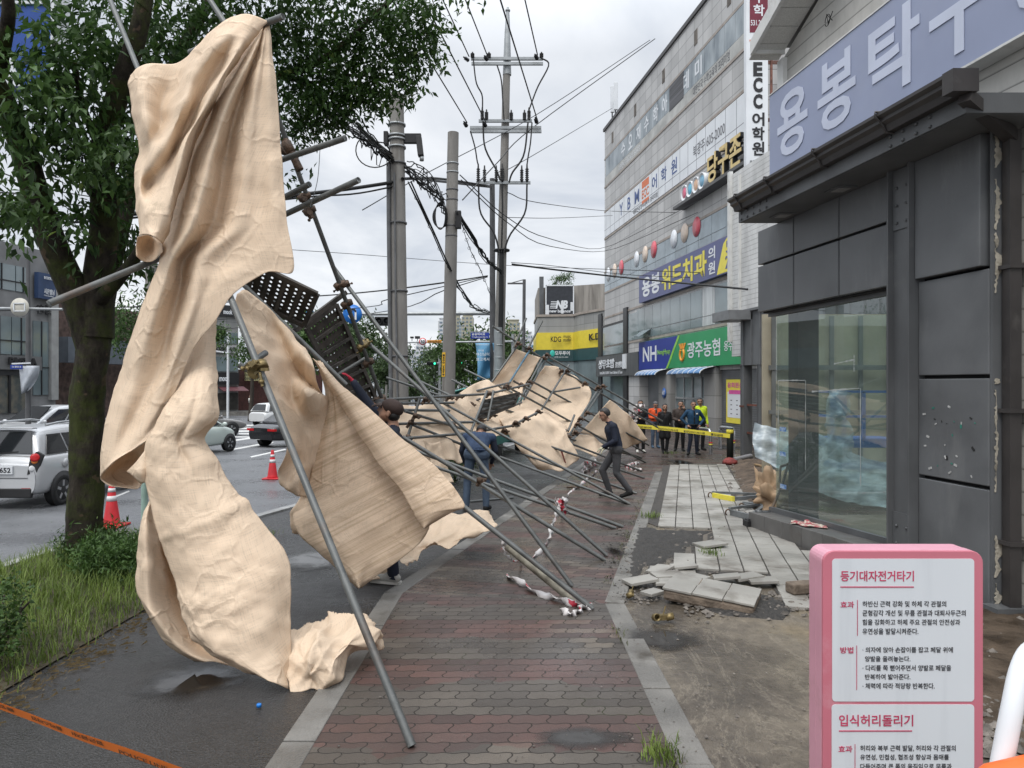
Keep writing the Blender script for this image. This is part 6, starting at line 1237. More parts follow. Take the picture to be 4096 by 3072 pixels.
M1a = [[(1030, 118, .09), (1050, 112, 0), (1056, 108, .02), (1062, 104, 0), (1067, 100, 0), (1072, 97, 0), (1078, 94, 0)],
       [(962, 215, .13), (1010, 210, -.06), (1030, 205, .05), (1048, 200, -.02), (1062, 195, 0), (1076, 190, 0), (1087, 185, .03)],
       [(838, 402, .22), (915, 395, -.12), (965, 385, .10), (1010, 375, -.03), (1045, 370, 0), (1078, 365, 0), (1107, 360, .05)],
       [(752, 582, .24), (850, 575, -.14), (915, 565, .13), (975, 560, -.03), (1030, 555, 0), (1080, 550, 0), (1121, 545, .05)],
       [(690, 772, .26), (800, 765, -.16), (880, 760, .15), (960, 750, -.02), (1030, 745, .02), (1090, 740, 0), (1136, 735, .05)],
       [(655, 917, .24), (755, 910, -.18), (845, 905, .16), (930, 900, -.01), (1020, 895, .02), (1100, 890, 0), (1147, 880, .04)],
       [(640, 1030, .04), (692, 1030, -.16), (740, 1035, .16), (800, 1030, -.05), (900, 1030, .02), (1040, 1045, 0), (1174, 1082, .02)], 
       [(605, 1130, .05), (660, 1130, -.12), (722, 1140, .15), (775, 1135, -.06), (850, 1115, 0), (930, 1100, 0), (1072, 1086, .02)],
       [(570, 1220, .06), (625, 1225, -.09), (700, 1240, .14), (755, 1238, -.07), (805, 1225, -.03), (860, 1205, 0), (935, 1175, .02)],
       [(530, 1330, .08), (590, 1340, -.06), (672, 1350, .12), (718, 1348, -.07), (765, 1335, -.03), (810, 1315, 0), (860, 1284, .02)],
       [(492, 1450, .08), (550, 1460, -.03), (645, 1470, .08), (682, 1465, -.05), (712, 1455, -.03), (745, 1435, 0), (775, 1392, .02)],
       [(452, 1580, .08), (510, 1590, -.03), (575, 1600, .03), (615, 1605, -.03), (648, 1603, -.03), (675, 1592, 0), (700, 1565, .02)],
       [(418, 1700, .08), (465, 1715, -.03), (510, 1725, 0), (550, 1725, -.03), (580, 1720, -.03), (608, 1710, 0), (632, 1682, .02)],
       [(404, 1815, .10), (430, 1820, 0), (470, 1815, -.03), (500, 1805, -.04), (530, 1795, -.03), (558, 1780, -.02), (600, 1742, .02)],
       [(403, 1912, .16), (415, 1890, .06), (435, 1865, -.02), (465, 1840, -.04), (500, 1818, -.03), (540, 1792, 0), (588, 1766, .02)]]
cloth(b, rowsY(M1a, 5.45, 4.98), 66, 110, .004, .0032, 3.2, 1)
M1b = [[(522, 302, .1), (580, 254, 0), (705, 256, .10), (780, 192, 0), (865, 110, 0), (930, 66, .02), (1000, 58, 0), (1076, 86, .03)],
       [(516, 355, .1), (570, 330, -.04), (690, 320, .10), (765, 262, -.03), (850, 190, -.07), (920, 140, -.05), (985, 115, -.02), (1047, 112, .06)],
       [(525, 430, .08), (575, 430, -.08), (650, 420, .09), (735, 355, -.08), (815, 285, -.02), (895, 230, .06), (950, 195, -.06), (1012, 160, .09)],
       [(537, 520, .05), (590, 515, -.10), (650, 500, .08), (720, 440, -.12), (795, 385, .06), (850, 325, .08), (895, 292, -.12), (945, 258, .12)],
       [(556, 600, .05), (588, 600, .0), (622, 590, -.10), (680, 560, -.10), (740, 512, .08), (785, 462, .06), (825, 422, -.14), (863, 397, .14)],
       [(542, 660, .08), (568, 665, 0), (603, 665, -.08), (645, 650, -.04), (690, 615, .09), (722, 582, .04), (752, 550, -.16), (784, 572, .16)],
       [(537, 740, .06), (560, 745, -.05), (592, 740, .08), (628, 720, .02), (662, 700, -.04), (690, 690, -.08), (714, 690, -.16), (730, 740, .14)],
       [(547, 820, .04), (568, 825, -.07), (592, 825, -.12), (618, 820, -.13), (642, 815, -.14), (664, 815, -.15), (685, 815, -.14), (699, 830, .12)],
       [(554, 890, .03), (570, 895, -.08), (592, 895, -.15), (613, 895, -.17), (636, 895, -.17), (655, 900, -.14), (670, 905, -.08), (677, 915, .08)],
       [(551, 950, .04), (568, 938, -.10), (588, 936, -.17), (606, 942, -.19), (622, 952, -.18), (636, 963, -.13), (645, 972, -.05), (650, 978, .05)]]
cloth(b, rowsY(M1b, 5.38, 5.12), 66, 80, .004, .0040, 3.2, 4)
cloth(b, rowsY([[(551, 948, .06), (590, 940, .25), (625, 955, .28), (650, 972, .1)], [(546, 985, .10), (580, 990, .3), (620, 1000, .3), (648, 990, .1)], [(547, 1024, .10), (575, 1044, .18), (612, 1042, .18), (650, 1008, .06)]], 5.15, 5.12), 12, 12, .006, 0, 2)
pr = [.05, -.05, -.075, -.075, -.05, .0, .11]
M2 = pairs([(800, 1190, 870, 1215, 5.75), (770, 1320, 862, 1310, 5.62), (742, 1448, 864, 1428, 5.36), (690, 1575, 873, 1580, 5.06), (625, 1690, 870, 1676, 4.95), (584, 1772, 818, 1757, 4.94), (576, 1855, 872, 1838, 4.92), (580, 1920, 915, 1925, 4.9), (605, 2030, 1000, 2030, 4.86),
            (632, 2130, 1085, 2130, 4.82), (658, 2215, 1155, 2235, 4.78), (705, 2345, 1163, 2335, 4.72), (712, 2400, 1164, 2440, 4.68), (738, 2492, 1165, 2545, 4.64), (795, 2588, 1166, 2650, 4.60), (1000, 2692, 1170, 2764, 4.56)], pr)
def f2(a, c): return .035 * exp(-((c - .55 - .3 * (a - .3)) / .07) ** 2) * max(0, 1 - abs(a - .33) * 5) - .02 * exp(-((a - .62 + .1 * c) / .012) ** 2) * (.4 + c)
cloth(b, M2, 80, 130, .005, .0032, 4.6, 7, fold=f2)
M3 = [[(606, 1985, .0), (606, 2010, .02), (612, 2040, .3), (640, 2050, .3)], [(578, 2040, .0), (592, 2080, -.04), (640, 2110, .38), (690, 2120, .3)], [(556, 2150, .0), (592, 2150, -.05), (660, 2190, .40), (720, 2200, .3)],
      [(545, 2260, .02), (600, 2280, -.05), (690, 2290, .42), (760, 2300, .3)], [(543, 2355, .04), (609, 2420, -.05), (720, 2400, .40), (800, 2400, .3)], [(572, 2415, .06), (630, 2470, -.04), (760, 2500, .35), (850, 2500, .2)],
      [(640, 2540, .10), (680, 2545, .0), (800, 2590, .25), (900, 2600, .15)], [(700, 2602, .14), (740, 2610, .05), (850, 2640, .12), (960, 2670, .1)], [(780, 2646, .2), (810, 2647, .1), (880, 2650, .1), (1000, 2690, .1)]]
cloth(b, rowsY(M3, 4.98, 4.74), 30, 60, .003, .004, 4, 3)
M4 = [[(404, 1905, .1), (470, 1835, .2), (520, 1805, .25), (590, 1762, .15)], [(408, 1918, .14), (470, 1890, .32), (540, 1860, .35), (590, 1830, .2)], [(440, 1940, .12), (490, 1940, .2), (540, 1920, .3), (590, 1890, .2)], [(480, 1948, .1), (520, 1952, .12), (550, 1953, .14), (572, 1930, .12)]]
cloth(b, rowsY(M4, 4.98, 4.98), 24, 20, .006, .004, 2, 5)
cloth(b, rowsY([[(503, 1886, .04), (540, 1850, .0), (580, 1800, .02)], [(530, 1905, .0), (560, 1890, -.04), (590, 1870, 0)], [(560, 1935, .02), (575, 1932, .0), (592, 1925, .02)]], 4.95, 4.95), 12, 12, .004, .003, 2, 6)
# crumpled tail lying on the paving
M5 = [[(1162, 2768, 4.565), (1225, 2772, 4.545), (1285, 2769, 4.55), (1330, 2748, 4.60), (1400, 2660, 4.85), (1440, 2640, 4.92), (1500, 2618, 5.0), (1540, 2590, 5.1)],
      [(1150, 2690, 4.66), (1225, 2700, 4.52), (1290, 2660, 4.58), (1345, 2640, 4.62), (1410, 2590, 4.75), (1460, 2590, 4.85), (1520, 2560, 4.95), (1552, 2560, 5.08)],
      [(1145, 2600, 4.74), (1220, 2620, 4.62), (1290, 2570, 4.72), (1345, 2560, 4.76), (1410, 2520, 4.85), (1460, 2500, 4.92), (1515, 2500, 5.0), (1545, 2530, 5.12)],
      [(1145, 2520, 4.87), (1215, 2525, 4.85), (1285, 2510, 4.92), (1340, 2500, 4.98), (1405, 2490, 5.0), (1455, 2470, 5.08), (1500, 2465, 5.15), (1530, 2500, 5.2)],
      [(1170, 2515, 5.05), (1225, 2500, 5.1), (1268, 2480, 5.15), (1300, 2425, 5.2), (1370, 2432, 5.2), (1420, 2448, 5.2), (1470, 2442, 5.25), (1515, 2478, 5.3)]]
cloth(b, M5, 110, 80, .004, .009, 3.2, 9, rag=.015, fold=lambda a, c: min(1, c * 7) * (.03 - .055 * abs(sin(c * 6.5 + a * 2.5 + .5 * sin(a * 5))) - .03 * abs(sin(a * 6 - c * 4 + 1)) - .018 * abs(sin(c * 15 - a * 9 + 2 * sin(c * 4)))))
o = b.build('hanging_tarp', m_tarp1, solid=.004, label='huge beige tarp hanging from the scaffold pipe, its crumpled tail on the wet paving', cat='tarp')
# second tarp: striped sheet draped over a leaning pole
b = MB()
N1 = pairs([(1262, 1440, 1300, 1470, 6.98), (1300, 1560, 1400, 1600, 6.93), (1285, 1690, 1500, 1720, 6.88), (1255, 1830, 1590, 1840, 6.82), (1225, 1970, 1680, 1960, 6.76), (1170, 2060, 1720, 2080, 6.70), (1200, 2140, 1690, 2160, 6.66), (1290, 2225, 1610, 2230, 6.61), (1380, 2305, 1510, 2300, 6.57), (1436, 2354, 1440, 2350, 6.55)], [.06, -.03, -.05, -.02, .02, .04, .06])
cloth(b, N1, 50, 70, .006, .004, 2.5, 12, fold=lambda a, c: .03 * exp(-((c - .22) / .06) ** 2) * (1 - a) - .025 * exp(-((c - .48) / .08) ** 2) * (1 - a))
for q in ((1545, 1993),):                # burnt hole
    pass
N2 = pairs([(1252, 1432, 1256, 1438, 6.84), (1290, 1500, 1370, 1540, 6.80), (1375, 1640, 1490, 1645, 6.74), (1460, 1775, 1620, 1765, 6.67), (1530, 1875, 1730, 1855, 6.60), (1590, 1945, 1790, 1920, 6.54), (1650, 2040, 1857, 2016, 6.46), (1660, 2070, 1820, 2045, 6.45), (1694, 2114, 1700, 2112, 6.46)], [.03, -.02, -.03, -.02, 0, .03])
cloth(b, N2, 36, 60, .004, .004, 2.5, 14)
o = b.build('striped_tarp', m_tarp2, solid=.004, label='striped beige tarp draped over the leaning pole before the man in the brown cap', cat='tarp')
b = MB()
N3 = [[(940, 1180, 6.5), (985, 1160, 6.7), (1060, 1215, 6.9), (1150, 1310, 7.0), (1250, 1432, 6.9)], [(950, 1260, 6.4), (1030, 1300, 6.7), (1120, 1360, 7.0), (1190, 1430, 6.9), (1255, 1470, 6.7)], [(1010, 1380, 6.3), (1080, 1420, 6.6), (1150, 1470, 6.9), (1215, 1520, 7.05), (1280, 1560, 6.8)],
      [(1050, 1500, 6.3), (1110, 1560, 6.5), (1170, 1590, 6.85), (1230, 1570, 6.6), (1310, 1600, 6.95)], [(1080, 1600, 6.3), (1140, 1650, 6.5), (1190, 1670, 6.7), (1240, 1680, 6.8), (1300, 1700, 6.9)], [(1120, 1700, 6.4), (1160, 1740, 6.5), (1210, 1760, 6.75), (1250, 1770, 6.8), (1290, 1790, 6.9)],
      [(1140, 1790, 6.4), (1175, 1820, 6.6), (1220, 1850, 6.8), (1250, 1860, 6.85), (1280, 1870, 6.9)], [(1112, 1915, 6.5), (1150, 1935, 6.55), (1190, 1900, 6.6), (1230, 1930, 6.85), (1260, 1950, 6.9)], [(1150, 1960, 6.6), (1180, 1985, 6.6), (1200, 1985, 6.6), (1225, 1990, 6.8), (1250, 2000, 6.9)]]
cloth(b, N3, 54, 70, .010, .010, 2.8, 17)
cloth(b, [[(1225, 1950, 6.75), (1260, 1990, 6.8), (1310, 2040, 6.8), (1360, 2100, 6.85)], [(1185, 2010, 6.75), (1220, 2060, 6.75), (1270, 2120, 6.8), (1330, 2190, 6.85)], [(1160, 2055, 6.8), (1172, 2100, 6.8), (1240, 2170, 6.8), (1320, 2240, 6.9)], [(1162, 2110, 6.85), (1172, 2136, 6.85), (1228, 2150, 6.9), (1290, 2200, 6.95)]], 24, 24, .01, .015, 2, 19)
o = b.build('slumped_tarp', m_tarp1, solid=.004, label='plain beige tarp sagging below the upper leaning pipe, behind the striped sheet', cat='tarp')
b = MB()
cloth(b, [[(1760, 2050, 8.6), (1830, 2045, 8.7), (1900, 2045, 8.75), (1950, 2040, 8.75), (1962, 2060, 8.7)], [(1700, 2100, 8.3), (1780, 2085, 8.35), (1850, 2075, 8.4), (1920, 2075, 8.45), (1975, 2085, 8.45)], [(1640, 2160, 7.9), (1720, 2150, 8.0), (1800, 2135, 8.05), (1880, 2115, 8.2), (1985, 2112, 8.2)],
          [(1600, 2230, 7.5), (1640, 2200, 7.7), (1720, 2192, 7.85), (1800, 2172, 7.9), (1870, 2145, 8.1)], [(1622, 2270, 7.4), (1660, 2245, 7.5), (1700, 2200, 7.75), (1790, 2180, 7.85), (1880, 2140, 8.1)]], 70, 54, .01, .014, 3, 21, rag=.03)
cloth(b, [[(1440, 2270, 7.3), (1500, 2250, 7.35), (1570, 2240, 7.4)], [(1430, 2310, 7.25), (1500, 2300, 7.25), (1575, 2270, 7.35)], [(1455, 2330, 7.2), (1520, 2325, 7.2), (1560, 2300, 7.25)]], 20, 14, .01, .03, 3, 23)
o = b.build('ground_tarp', m_tarp1, solid=.004, label='frayed beige tarp lying on the asphalt behind the big white trainers', cat='tarp')
def z7(x, y, Y): return (1600 + x / 2, 1250 + y / 2, Y)
def Z(rows): return [[z7(*q) for q in r] for r in rows]
b = MB()
cloth(b, Z([[(915, 285, 17.4), (985, 315, 17.5), (1060, 340, 17.7), (1125, 362, 17.8)], [(860, 370, 17.3), (930, 410, 17.45), (1010, 430, 17.6), (1090, 420, 17.7)], [(790, 470, 17.1), (860, 500, 17.3), (950, 520, 17.45), (1050, 500, 17.6)], [(735, 555, 17), (800, 590, 17.2), (880, 600, 17.3), (990, 590, 17.4)], [(720, 620, 16.6), (790, 650, 16.8), (880, 660, 17), (980, 650, 17.2)]]), 30, 34, .015, .006, 2.0, 31)
cloth(b, Z([[(1160, 425, 18.2), (1240, 432, 18.4), (1320, 470, 18.6), (1420, 530, 18.8), (1505, 590, 18.9)], [(1090, 520, 17.9), (1190, 540, 18.2), (1290, 570, 18.3), (1400, 620, 18.5), (1530, 660, 18.7)], [(1030, 620, 17.5), (1140, 650, 17.8), (1260, 680, 18.0), (1380, 720, 18.2), (1490, 770, 18.3)],
            [(970, 720, 17), (1090, 770, 17.2), (1210, 800, 17.4), (1330, 830, 17.6), (1440, 850, 17.8)], [(960, 800, 16.5), (1060, 860, 16.7), (1180, 910, 16.9), (1290, 960, 17.0), (1400, 960, 17.2)]]), 50, 50, .02, .006, 1.7, 33, fold=lambda a, c: .03 * sin(c * 16) * (1 - a))
o = b.build('upright_tarp', m_tarp1, solid=.006, label='beige tarp still tied to the tilted upright frame, topmost of the far tarps', cat='tarp')
b = MB()
cloth(b, Z([[(-130, 760, 12.6), (50, 745, 12.8), (240, 735, 13.2), (400, 690, 14), (560, 590, 15), (690, 535, 16.5), (740, 560, 17)], [(-110, 840, 12.5), (60, 830, 12.6), (260, 810, 12.9), (440, 780, 13.8), (600, 700, 14.8), (760, 640, 16), (900, 700, 16.8)], [(-90, 960, 12.3), (80, 950, 12.4), (280, 930, 12.7), (460, 900, 13.5), (650, 850, 14.5), (820, 790, 15.6), (1000, 800, 16.5)],
            [(-60, 1060, 12.1), (100, 1080, 12.2), (330, 1030, 12.4), (480, 1010, 13.2), (680, 960, 14), (860, 900, 15), (1080, 870, 16)], [(60, 1100, 12), (200, 1200, 12.1), (350, 1180, 12.3), (500, 1190, 12.6), (640, 1040, 13.6), (830, 980, 14.6), (1000, 930, 15.4)]]), 70, 46, .015, .006, 1.7, 35, fold=lambda a, c: .035 * sin(c * 34 + 3 * sin(a * 5)) * (.4 + a))
cloth(b, Z([[(180, 1010, 12.1), (250, 1050, 12.1), (320, 1030, 12.15)], [(230, 1150, 12.05), (300, 1180, 12.05), (350, 1150, 12.1)], [(250, 1210, 12.0), (330, 1260, 12.0), (385, 1240, 12.05)], [(300, 1290, 12), (370, 1355, 11.95), (432, 1358, 12)]]), 16, 26, .01, .015, 2, 37)
o = b.build('sagging_tarp', m_tarp1, solid=.006, label='wide beige tarp sagging between the long poles behind the stooping man', cat='tarp')
b = MB()
cloth(b, Z([[(790, 850, 15.2), (930, 780, 16), (1090, 770, 16.8), (1240, 850, 17), (1345, 935, 17)], [(840, 930, 14.6), (960, 860, 15.2), (1100, 830, 15.8), (1240, 900, 16.2), (1330, 960, 16.4)], [(880, 1000, 14.6), (1000, 960, 14.9), (1130, 950, 15.4), (1270, 1000, 16), (1380, 1060, 16.2)], [(950, 1090, 14.7), (1060, 1080, 14.8), (1180, 1070, 15.2), (1310, 1090, 15.8), (1430, 1150, 16.2)],
            [(1000, 1140, 14.8), (1090, 1210, 14.7), (1200, 1190, 15), (1300, 1180, 15.6), (1425, 1180, 16.2)], [(1060, 1215, 14.8), (1130, 1258, 14.9), (1210, 1255, 15), (1295, 1270, 15.2), (1380, 1215, 16)]]), 44, 44, .015, .008, 1.8, 39)
o = b.build('low_tarp', m_tarp1, solid=.006, label='beige tarp drooping to the asphalt beside the walking man, lowest of the far tarps', cat='tarp')
b = MB()
cloth(b, Z([[(1680, 698, 19.6), (1740, 745, 20), (1840, 830, 20.5), (1890, 890, 21), (1985, 1020, 21.3)], [(1640, 740, 19.3), (1700, 800, 19.6), (1790, 880, 20), (1870, 950, 20.5), (1930, 1040, 21)], [(1560, 830, 18.8), (1640, 880, 19.2), (1730, 940, 19.6), (1800, 1000, 20), (1860, 1065, 20.5)], [(1440, 965, 18.2), (1560, 985, 18.6), (1650, 1020, 19), (1720, 1060, 19.4), (1800, 1092, 20)]]), 34, 30, .01, .006, 1.7, 41)
cloth(b, Z([[(1440, 970, 18), (1500, 980, 18.2), (1560, 1000, 18.4), (1630, 1060, 18.6)], [(1390, 1020, 17.6), (1470, 1050, 17.8), (1540, 1070, 18), (1600, 1110, 18.2)], [(1360, 1080, 17.2), (1440, 1110, 17.4), (1510, 1130, 17.6), (1565, 1160, 17.8)]]), 20, 18, .015, .03, 2, 43)
o = b.build('pointed_tarp', m_tarp1, solid=.006, label='beige tarp ending in a pointed corner near the yellow police tape', cat='tarp')

# ------------------------------------------------------------------ scaffold
g = NG('pipe_steel'); o_ = g.tc.outputs['Object']; n1 = g.noise(o_, 7, 7, .65); n2 = g.noise(o_, 40, 4, .7)
c_ = g.ramp(n1, (.3, (.075, .080, .078)), (.7, (.155, .16, .155))); c_ = g.mix(g.ramp(n2, (.62, 0.0), (.70, .55)), c_, (.30, .30, .28)); c_ = g.mix(g.ramp(g.noise(o_, 2.5, 6), (.62, 0.0), (.72, .45)), c_, (.13, .075, .045))
m_pipe = g.out(c_, g.ramp(n1, (.3, .34), (.7, .6)), g.bump(n2, .12, .005), metal=.35, spec=.5)
m_rust = mat('clamp_rust', (.10, .065, .045), .65, .5, 14, .4, 60, metal=.3)
m_gold = mat('clamp_brass', (.21, .16, .075), .5, .35, 16, .2, 50, metal=.7)
m_deck0 = mat('deck_steel', (.055, .047, .040), .6, .4, 6, .2, 40)
R0 = .0243
def v3(q): return q if isinstance(q, V) else P(*q)
near_s = thing('fallen_scaffold', 'toppled scaffold of long steel pipes leaning over the brick footway', 'scaffold', G(2000, 2300))
far_s = thing('fallen_scaffold', 'far part of the collapsed scaffold with crossing ledgers and tied tarps', 'scaffold', G(2250, 1950))
def pipe(a, c, par, r=R0, mid=None, stub=True, m=None):
    a, c = v3(a), v3(c); pts = [a, c] if mid is None else curve3([a, v3(mid), c], 14); b = MB(); b.tube(pts, r, 14 if (a.y + c.y) < 24 else 9, False)
    for e_, q in ((pts[0], pts[1]), (pts[-1], pts[-2])):
        d = (q - e_).normalized(); b.lathe([(r, 0), (r * .86, 0), (r * .86, .06), (0, .06)], e_, 14, d)
    return b.build('pipe', m or m_pipe, par)
def gp_(x, y): p = G(x, y); return p + V((0, 0, R0 * .6))
def g7(x, y): return gp_(1600 + x / 2, 1250 + y / 2)
def clamp(p, d1, d2, par, s=1.0, m=None):
    p = V(p); d1 = V(d1).normalized(); d2 = V(d2).normalized(); n = d1.cross(d2)
    n = n.normalized() if n.length > .05 else V((0, -1, 0)); b = MB()
    for d, o in ((d1, -.028), (d2, .028)):
        c = p + n * o * s; b.lathe([(.031 * s, -.026), (.036 * s, -.026), (.036 * s, .026), (.031 * s, .026)], c, 14, d); sd_ = d.cross(n).normalized()
        b.box(c + sd_ * .043 * s, (.035 * s, .04 * s, .034 * s), d, sd_); b.tube([c + sd_ * .04 * s - n * .03 * s, c + sd_ * .06 * s + n * .045 * s], .008 * s, 6); b.lathe([(0, 0), (.014 * s, 0), (.014 * s, .014), (0, .014)], c + sd_ * .06 * s + n * .035 * s, 6, n)
    b.box(p, (.04 * s, .04 * s, .05 * s), d1, d2 if abs(d1.dot(d2)) < .9 else None); return b.build('coupler', m or m_rust, par)
def at2(p, q, t): p, q = v3(p), v3(q); return p.lerp(q, t)
# near assembly
a = gp_(1648, 2995); d = P(935, 1222, 5.2) - a; s1 = (a, a + d * 2.4); pipe(*s1, near_s)
pipe((800, -60, 6.3), (1010, 260, 6.0), near_s); s3 = ((195, 1215, 4.72), (1010, 880, 6.3)); pipe(*s3, near_s); pipe((760, 210, 5.9), (1132, 66, 5.35), near_s)
s4 = ((1050, 665, 6.0), (1380, 553, 5.45)); pipe(*s4, near_s); s5 = ((1060, 830, 6.1), (1238, 737, 5.75)); pipe(*s5, near_s); s6 = ((1040, 905, 6.2), (1435, 720, 5.5)); pipe(*s6, near_s)
sA = (P(1060, 330, 6.6), P(1532, 1606, 8.7)); pipe(*sA, near_s)
b_end = gp_(2288, 2349); c_end = gp_(2428, 2227); d_end = gp_(2419, 2245); e_end = gp_(2371, 2441); f_end = gp_(2493, 2112)
sB = (P(1332, 1066, 8.4), b_end); pipe(*sB, near_s); sC = (P(1440, 1342, 9.6), c_end); pipe(*sC, near_s); sD = (P(1610, 1748, 8.55), d_end); pipe(*sD, near_s)
sE = (P(1805, 1987, 6.72), e_end); pipe(*sE, near_s); sG = (P(960, 1125, 7.0), P(1385, 1540, 7.1)); pipe(sG[0], sG[1], near_s)
pipe(P(1640, 1795, 10.6), f_end, near_s); pipe(P(1690, 1850, 10.4), f_end + V((-.12, -.1, 0)), near_s)
pipe((1000, 1105, 7.3), (1185, 1310, 7.6), near_s); pipe((955, 1458, 5.15), (1040, 1505, 5.2), near_s); pipe((985, 1465, 5.3), (1062, 1412, 5.6), near_s); pipe((1350, 1500, 8.3), (1462, 1434, 8.5), near_s)
clamp(P(1033, 1475, 4.93), d, P(1062, 1412, 5.6) - P(985, 1465, 5.3), near_s, 1.25, m_gold)
b = MB(); b.tube([P(1040, 1490, 4.86), P(1050, 1545, 4.84)], .011, 8); b.lathe([(0, 0), (.02, 0), (.02, .02), (0, .02)], P(1046, 1520, 4.84), 6, (0, .1, -1)); b.box(P(1060, 1478, 4.86), (.05, .03, .02)); b.build('coupler_bolt', m_gold, near_s)
dA = sA[1] - sA[0]
for v, q in ((600, s4), (790, s5), (845, s6)):
    k = (v - 330) / 1276; k = k * 6.6 / (6.6 * k + 8.7 * (1 - k)); clamp(sA[0] + dA * k + V((-.02, -.03, 0)), dA, v3(q[1]) - v3(q[0]), near_s, 1.2)
b = MB(); b.tube([P(1140, 560, 6.0), P(1200, 680, 6.0)], .033, 12); b.lathe([(.033, -.1), (.042, -.1), (.042, .0), (.033, .0)], P(1165, 610, 6.0), 14, (.4, 0, -.7)); b.build('joint_pin', m_rust, near_s)
for v in (1140, 1215, 1385, 1450):
    k = (v - 330) / 1276; k = k * 6.6 / (6.6 * k + 8.7 * (1 - k)); clamp(sA[0] + dA * k, dA, sB[1] - sB[0] if v != 1385 else sC[1] - sC[0], near_s, 1.1, m_rust if v != 1385 else m_gold)
clamp(P(1375, 1138, 8.3), sB[1] - sB[0], dA, near_s, 1.1); clamp(P(1458, 1372, 9.5), sC[1] - sC[0], dA, near_s, 1.1, m_gold); clamp(P(1527, 1602, 8.65), dA, (1, .2, 0), near_s, 1.5); clamp(P(1920, 1922, 8.2), d_end - sD[0], (0, .3, 1), near_s, 1.1)
for v in (1780, 1830, 1700, 1660): clamp(P(1815 + (v - 1700) * .75, v, 10), sB[1] - sB[0], (1, 0, .1), near_s, .8) if v == 1700 else None
# perforated decks hung in the near frame
g = NG('deck_perforated'); ux, uy, _ = g.sep(g.tc.outputs['UV']); fx = g.math('SUBTRACT', g.math('FRACT', g.math('MULTIPLY', ux, 1 / .055)), .5); fy_ = g.math('SUBTRACT', g.math('FRACT', g.math('MULTIPLY', uy, 1 / .085)), .5)
r_ = g.math('ADD', g.math('POWER', g.math('MULTIPLY', fx, 1.0), 2.0), g.math('POWER', g.math('MULTIPLY', fy_, 1.45), 2.0)); hole = g.math('LESS_THAN', r_, .052)
nz = g.noise(g.tc.outputs['Object'], 7, 6); g.out(g.ramp(nz, (.3, (.030, .026, .023)), (.7, (.075, .062, .050))), .6, None, spec=.3); tr = g.n.new('ShaderNodeBsdfTransparent'); ms = g.n.new('ShaderNodeMixShader'); g.l.new(hole, ms.inputs[0]); g.l.new(g.p.outputs[0], ms.inputs[1]); g.l.new(tr.outputs[0], ms.inputs[2]); g.l.new(ms.outputs[0], g.n['Material Output'].inputs[0]); m_perf = g.m
def deck(label, A, B, C, D, nb, mt=None, group=None):
    A, B, C, D = [P(*q) for q in (A, B, C, D)]; t = thing('scaffold_deck', label, 'scaffold deck', (A + B + C + D) / 4, group); b = MB(); b.uv = []
    lu = (B - A).length; lv = (D - A).length; b.add([A, B, C, D], [(0, 1, 2, 3)], False); b.uv = [(0, 0), (lu, 0), (lu, lv), (0, lv)]; b.build('deck_plate', mt or m_perf, t)
    n = (B - A).cross(D - A).normalized(); n = -n if n.dot(A - V((0, 0, H))) > 0 else n
    for p, q in ((A, B), (B, C), (C, D), (D, A)): b = MB(); b.bar(p + n * .02, q + n * .02, .05, .03, n); b.build('edge_rail', m_deck0, t)
    for i in range(1, nb): b = MB(); k = i / nb; b.bar(A.lerp(D, k) + n * .015, B.lerp(C, k) + n * .015, .035, .04, n); b.build('cross_rib', m_deck0, t)
    return t
deck('upper dark perforated steel deck with daylight through its holes, near the tarp edge', (1272, 1172, 7.2), (1218, 1298, 7.5), (985, 1190, 7.3), (1020, 1050, 7.0), 4)
deck('lower long perforated steel deck hanging below the flat bracket bar', (1220, 1312, 7.9), (1340, 1218, 8.3), (1500, 1600, 8.9), (1385, 1640, 8.4), 6)
b = MB(); b.bar(P(1180, 1322, 7.7), P(1382, 1170, 8.1), .075, .05); b.build('bracket_bar', m_deck0, near_s)
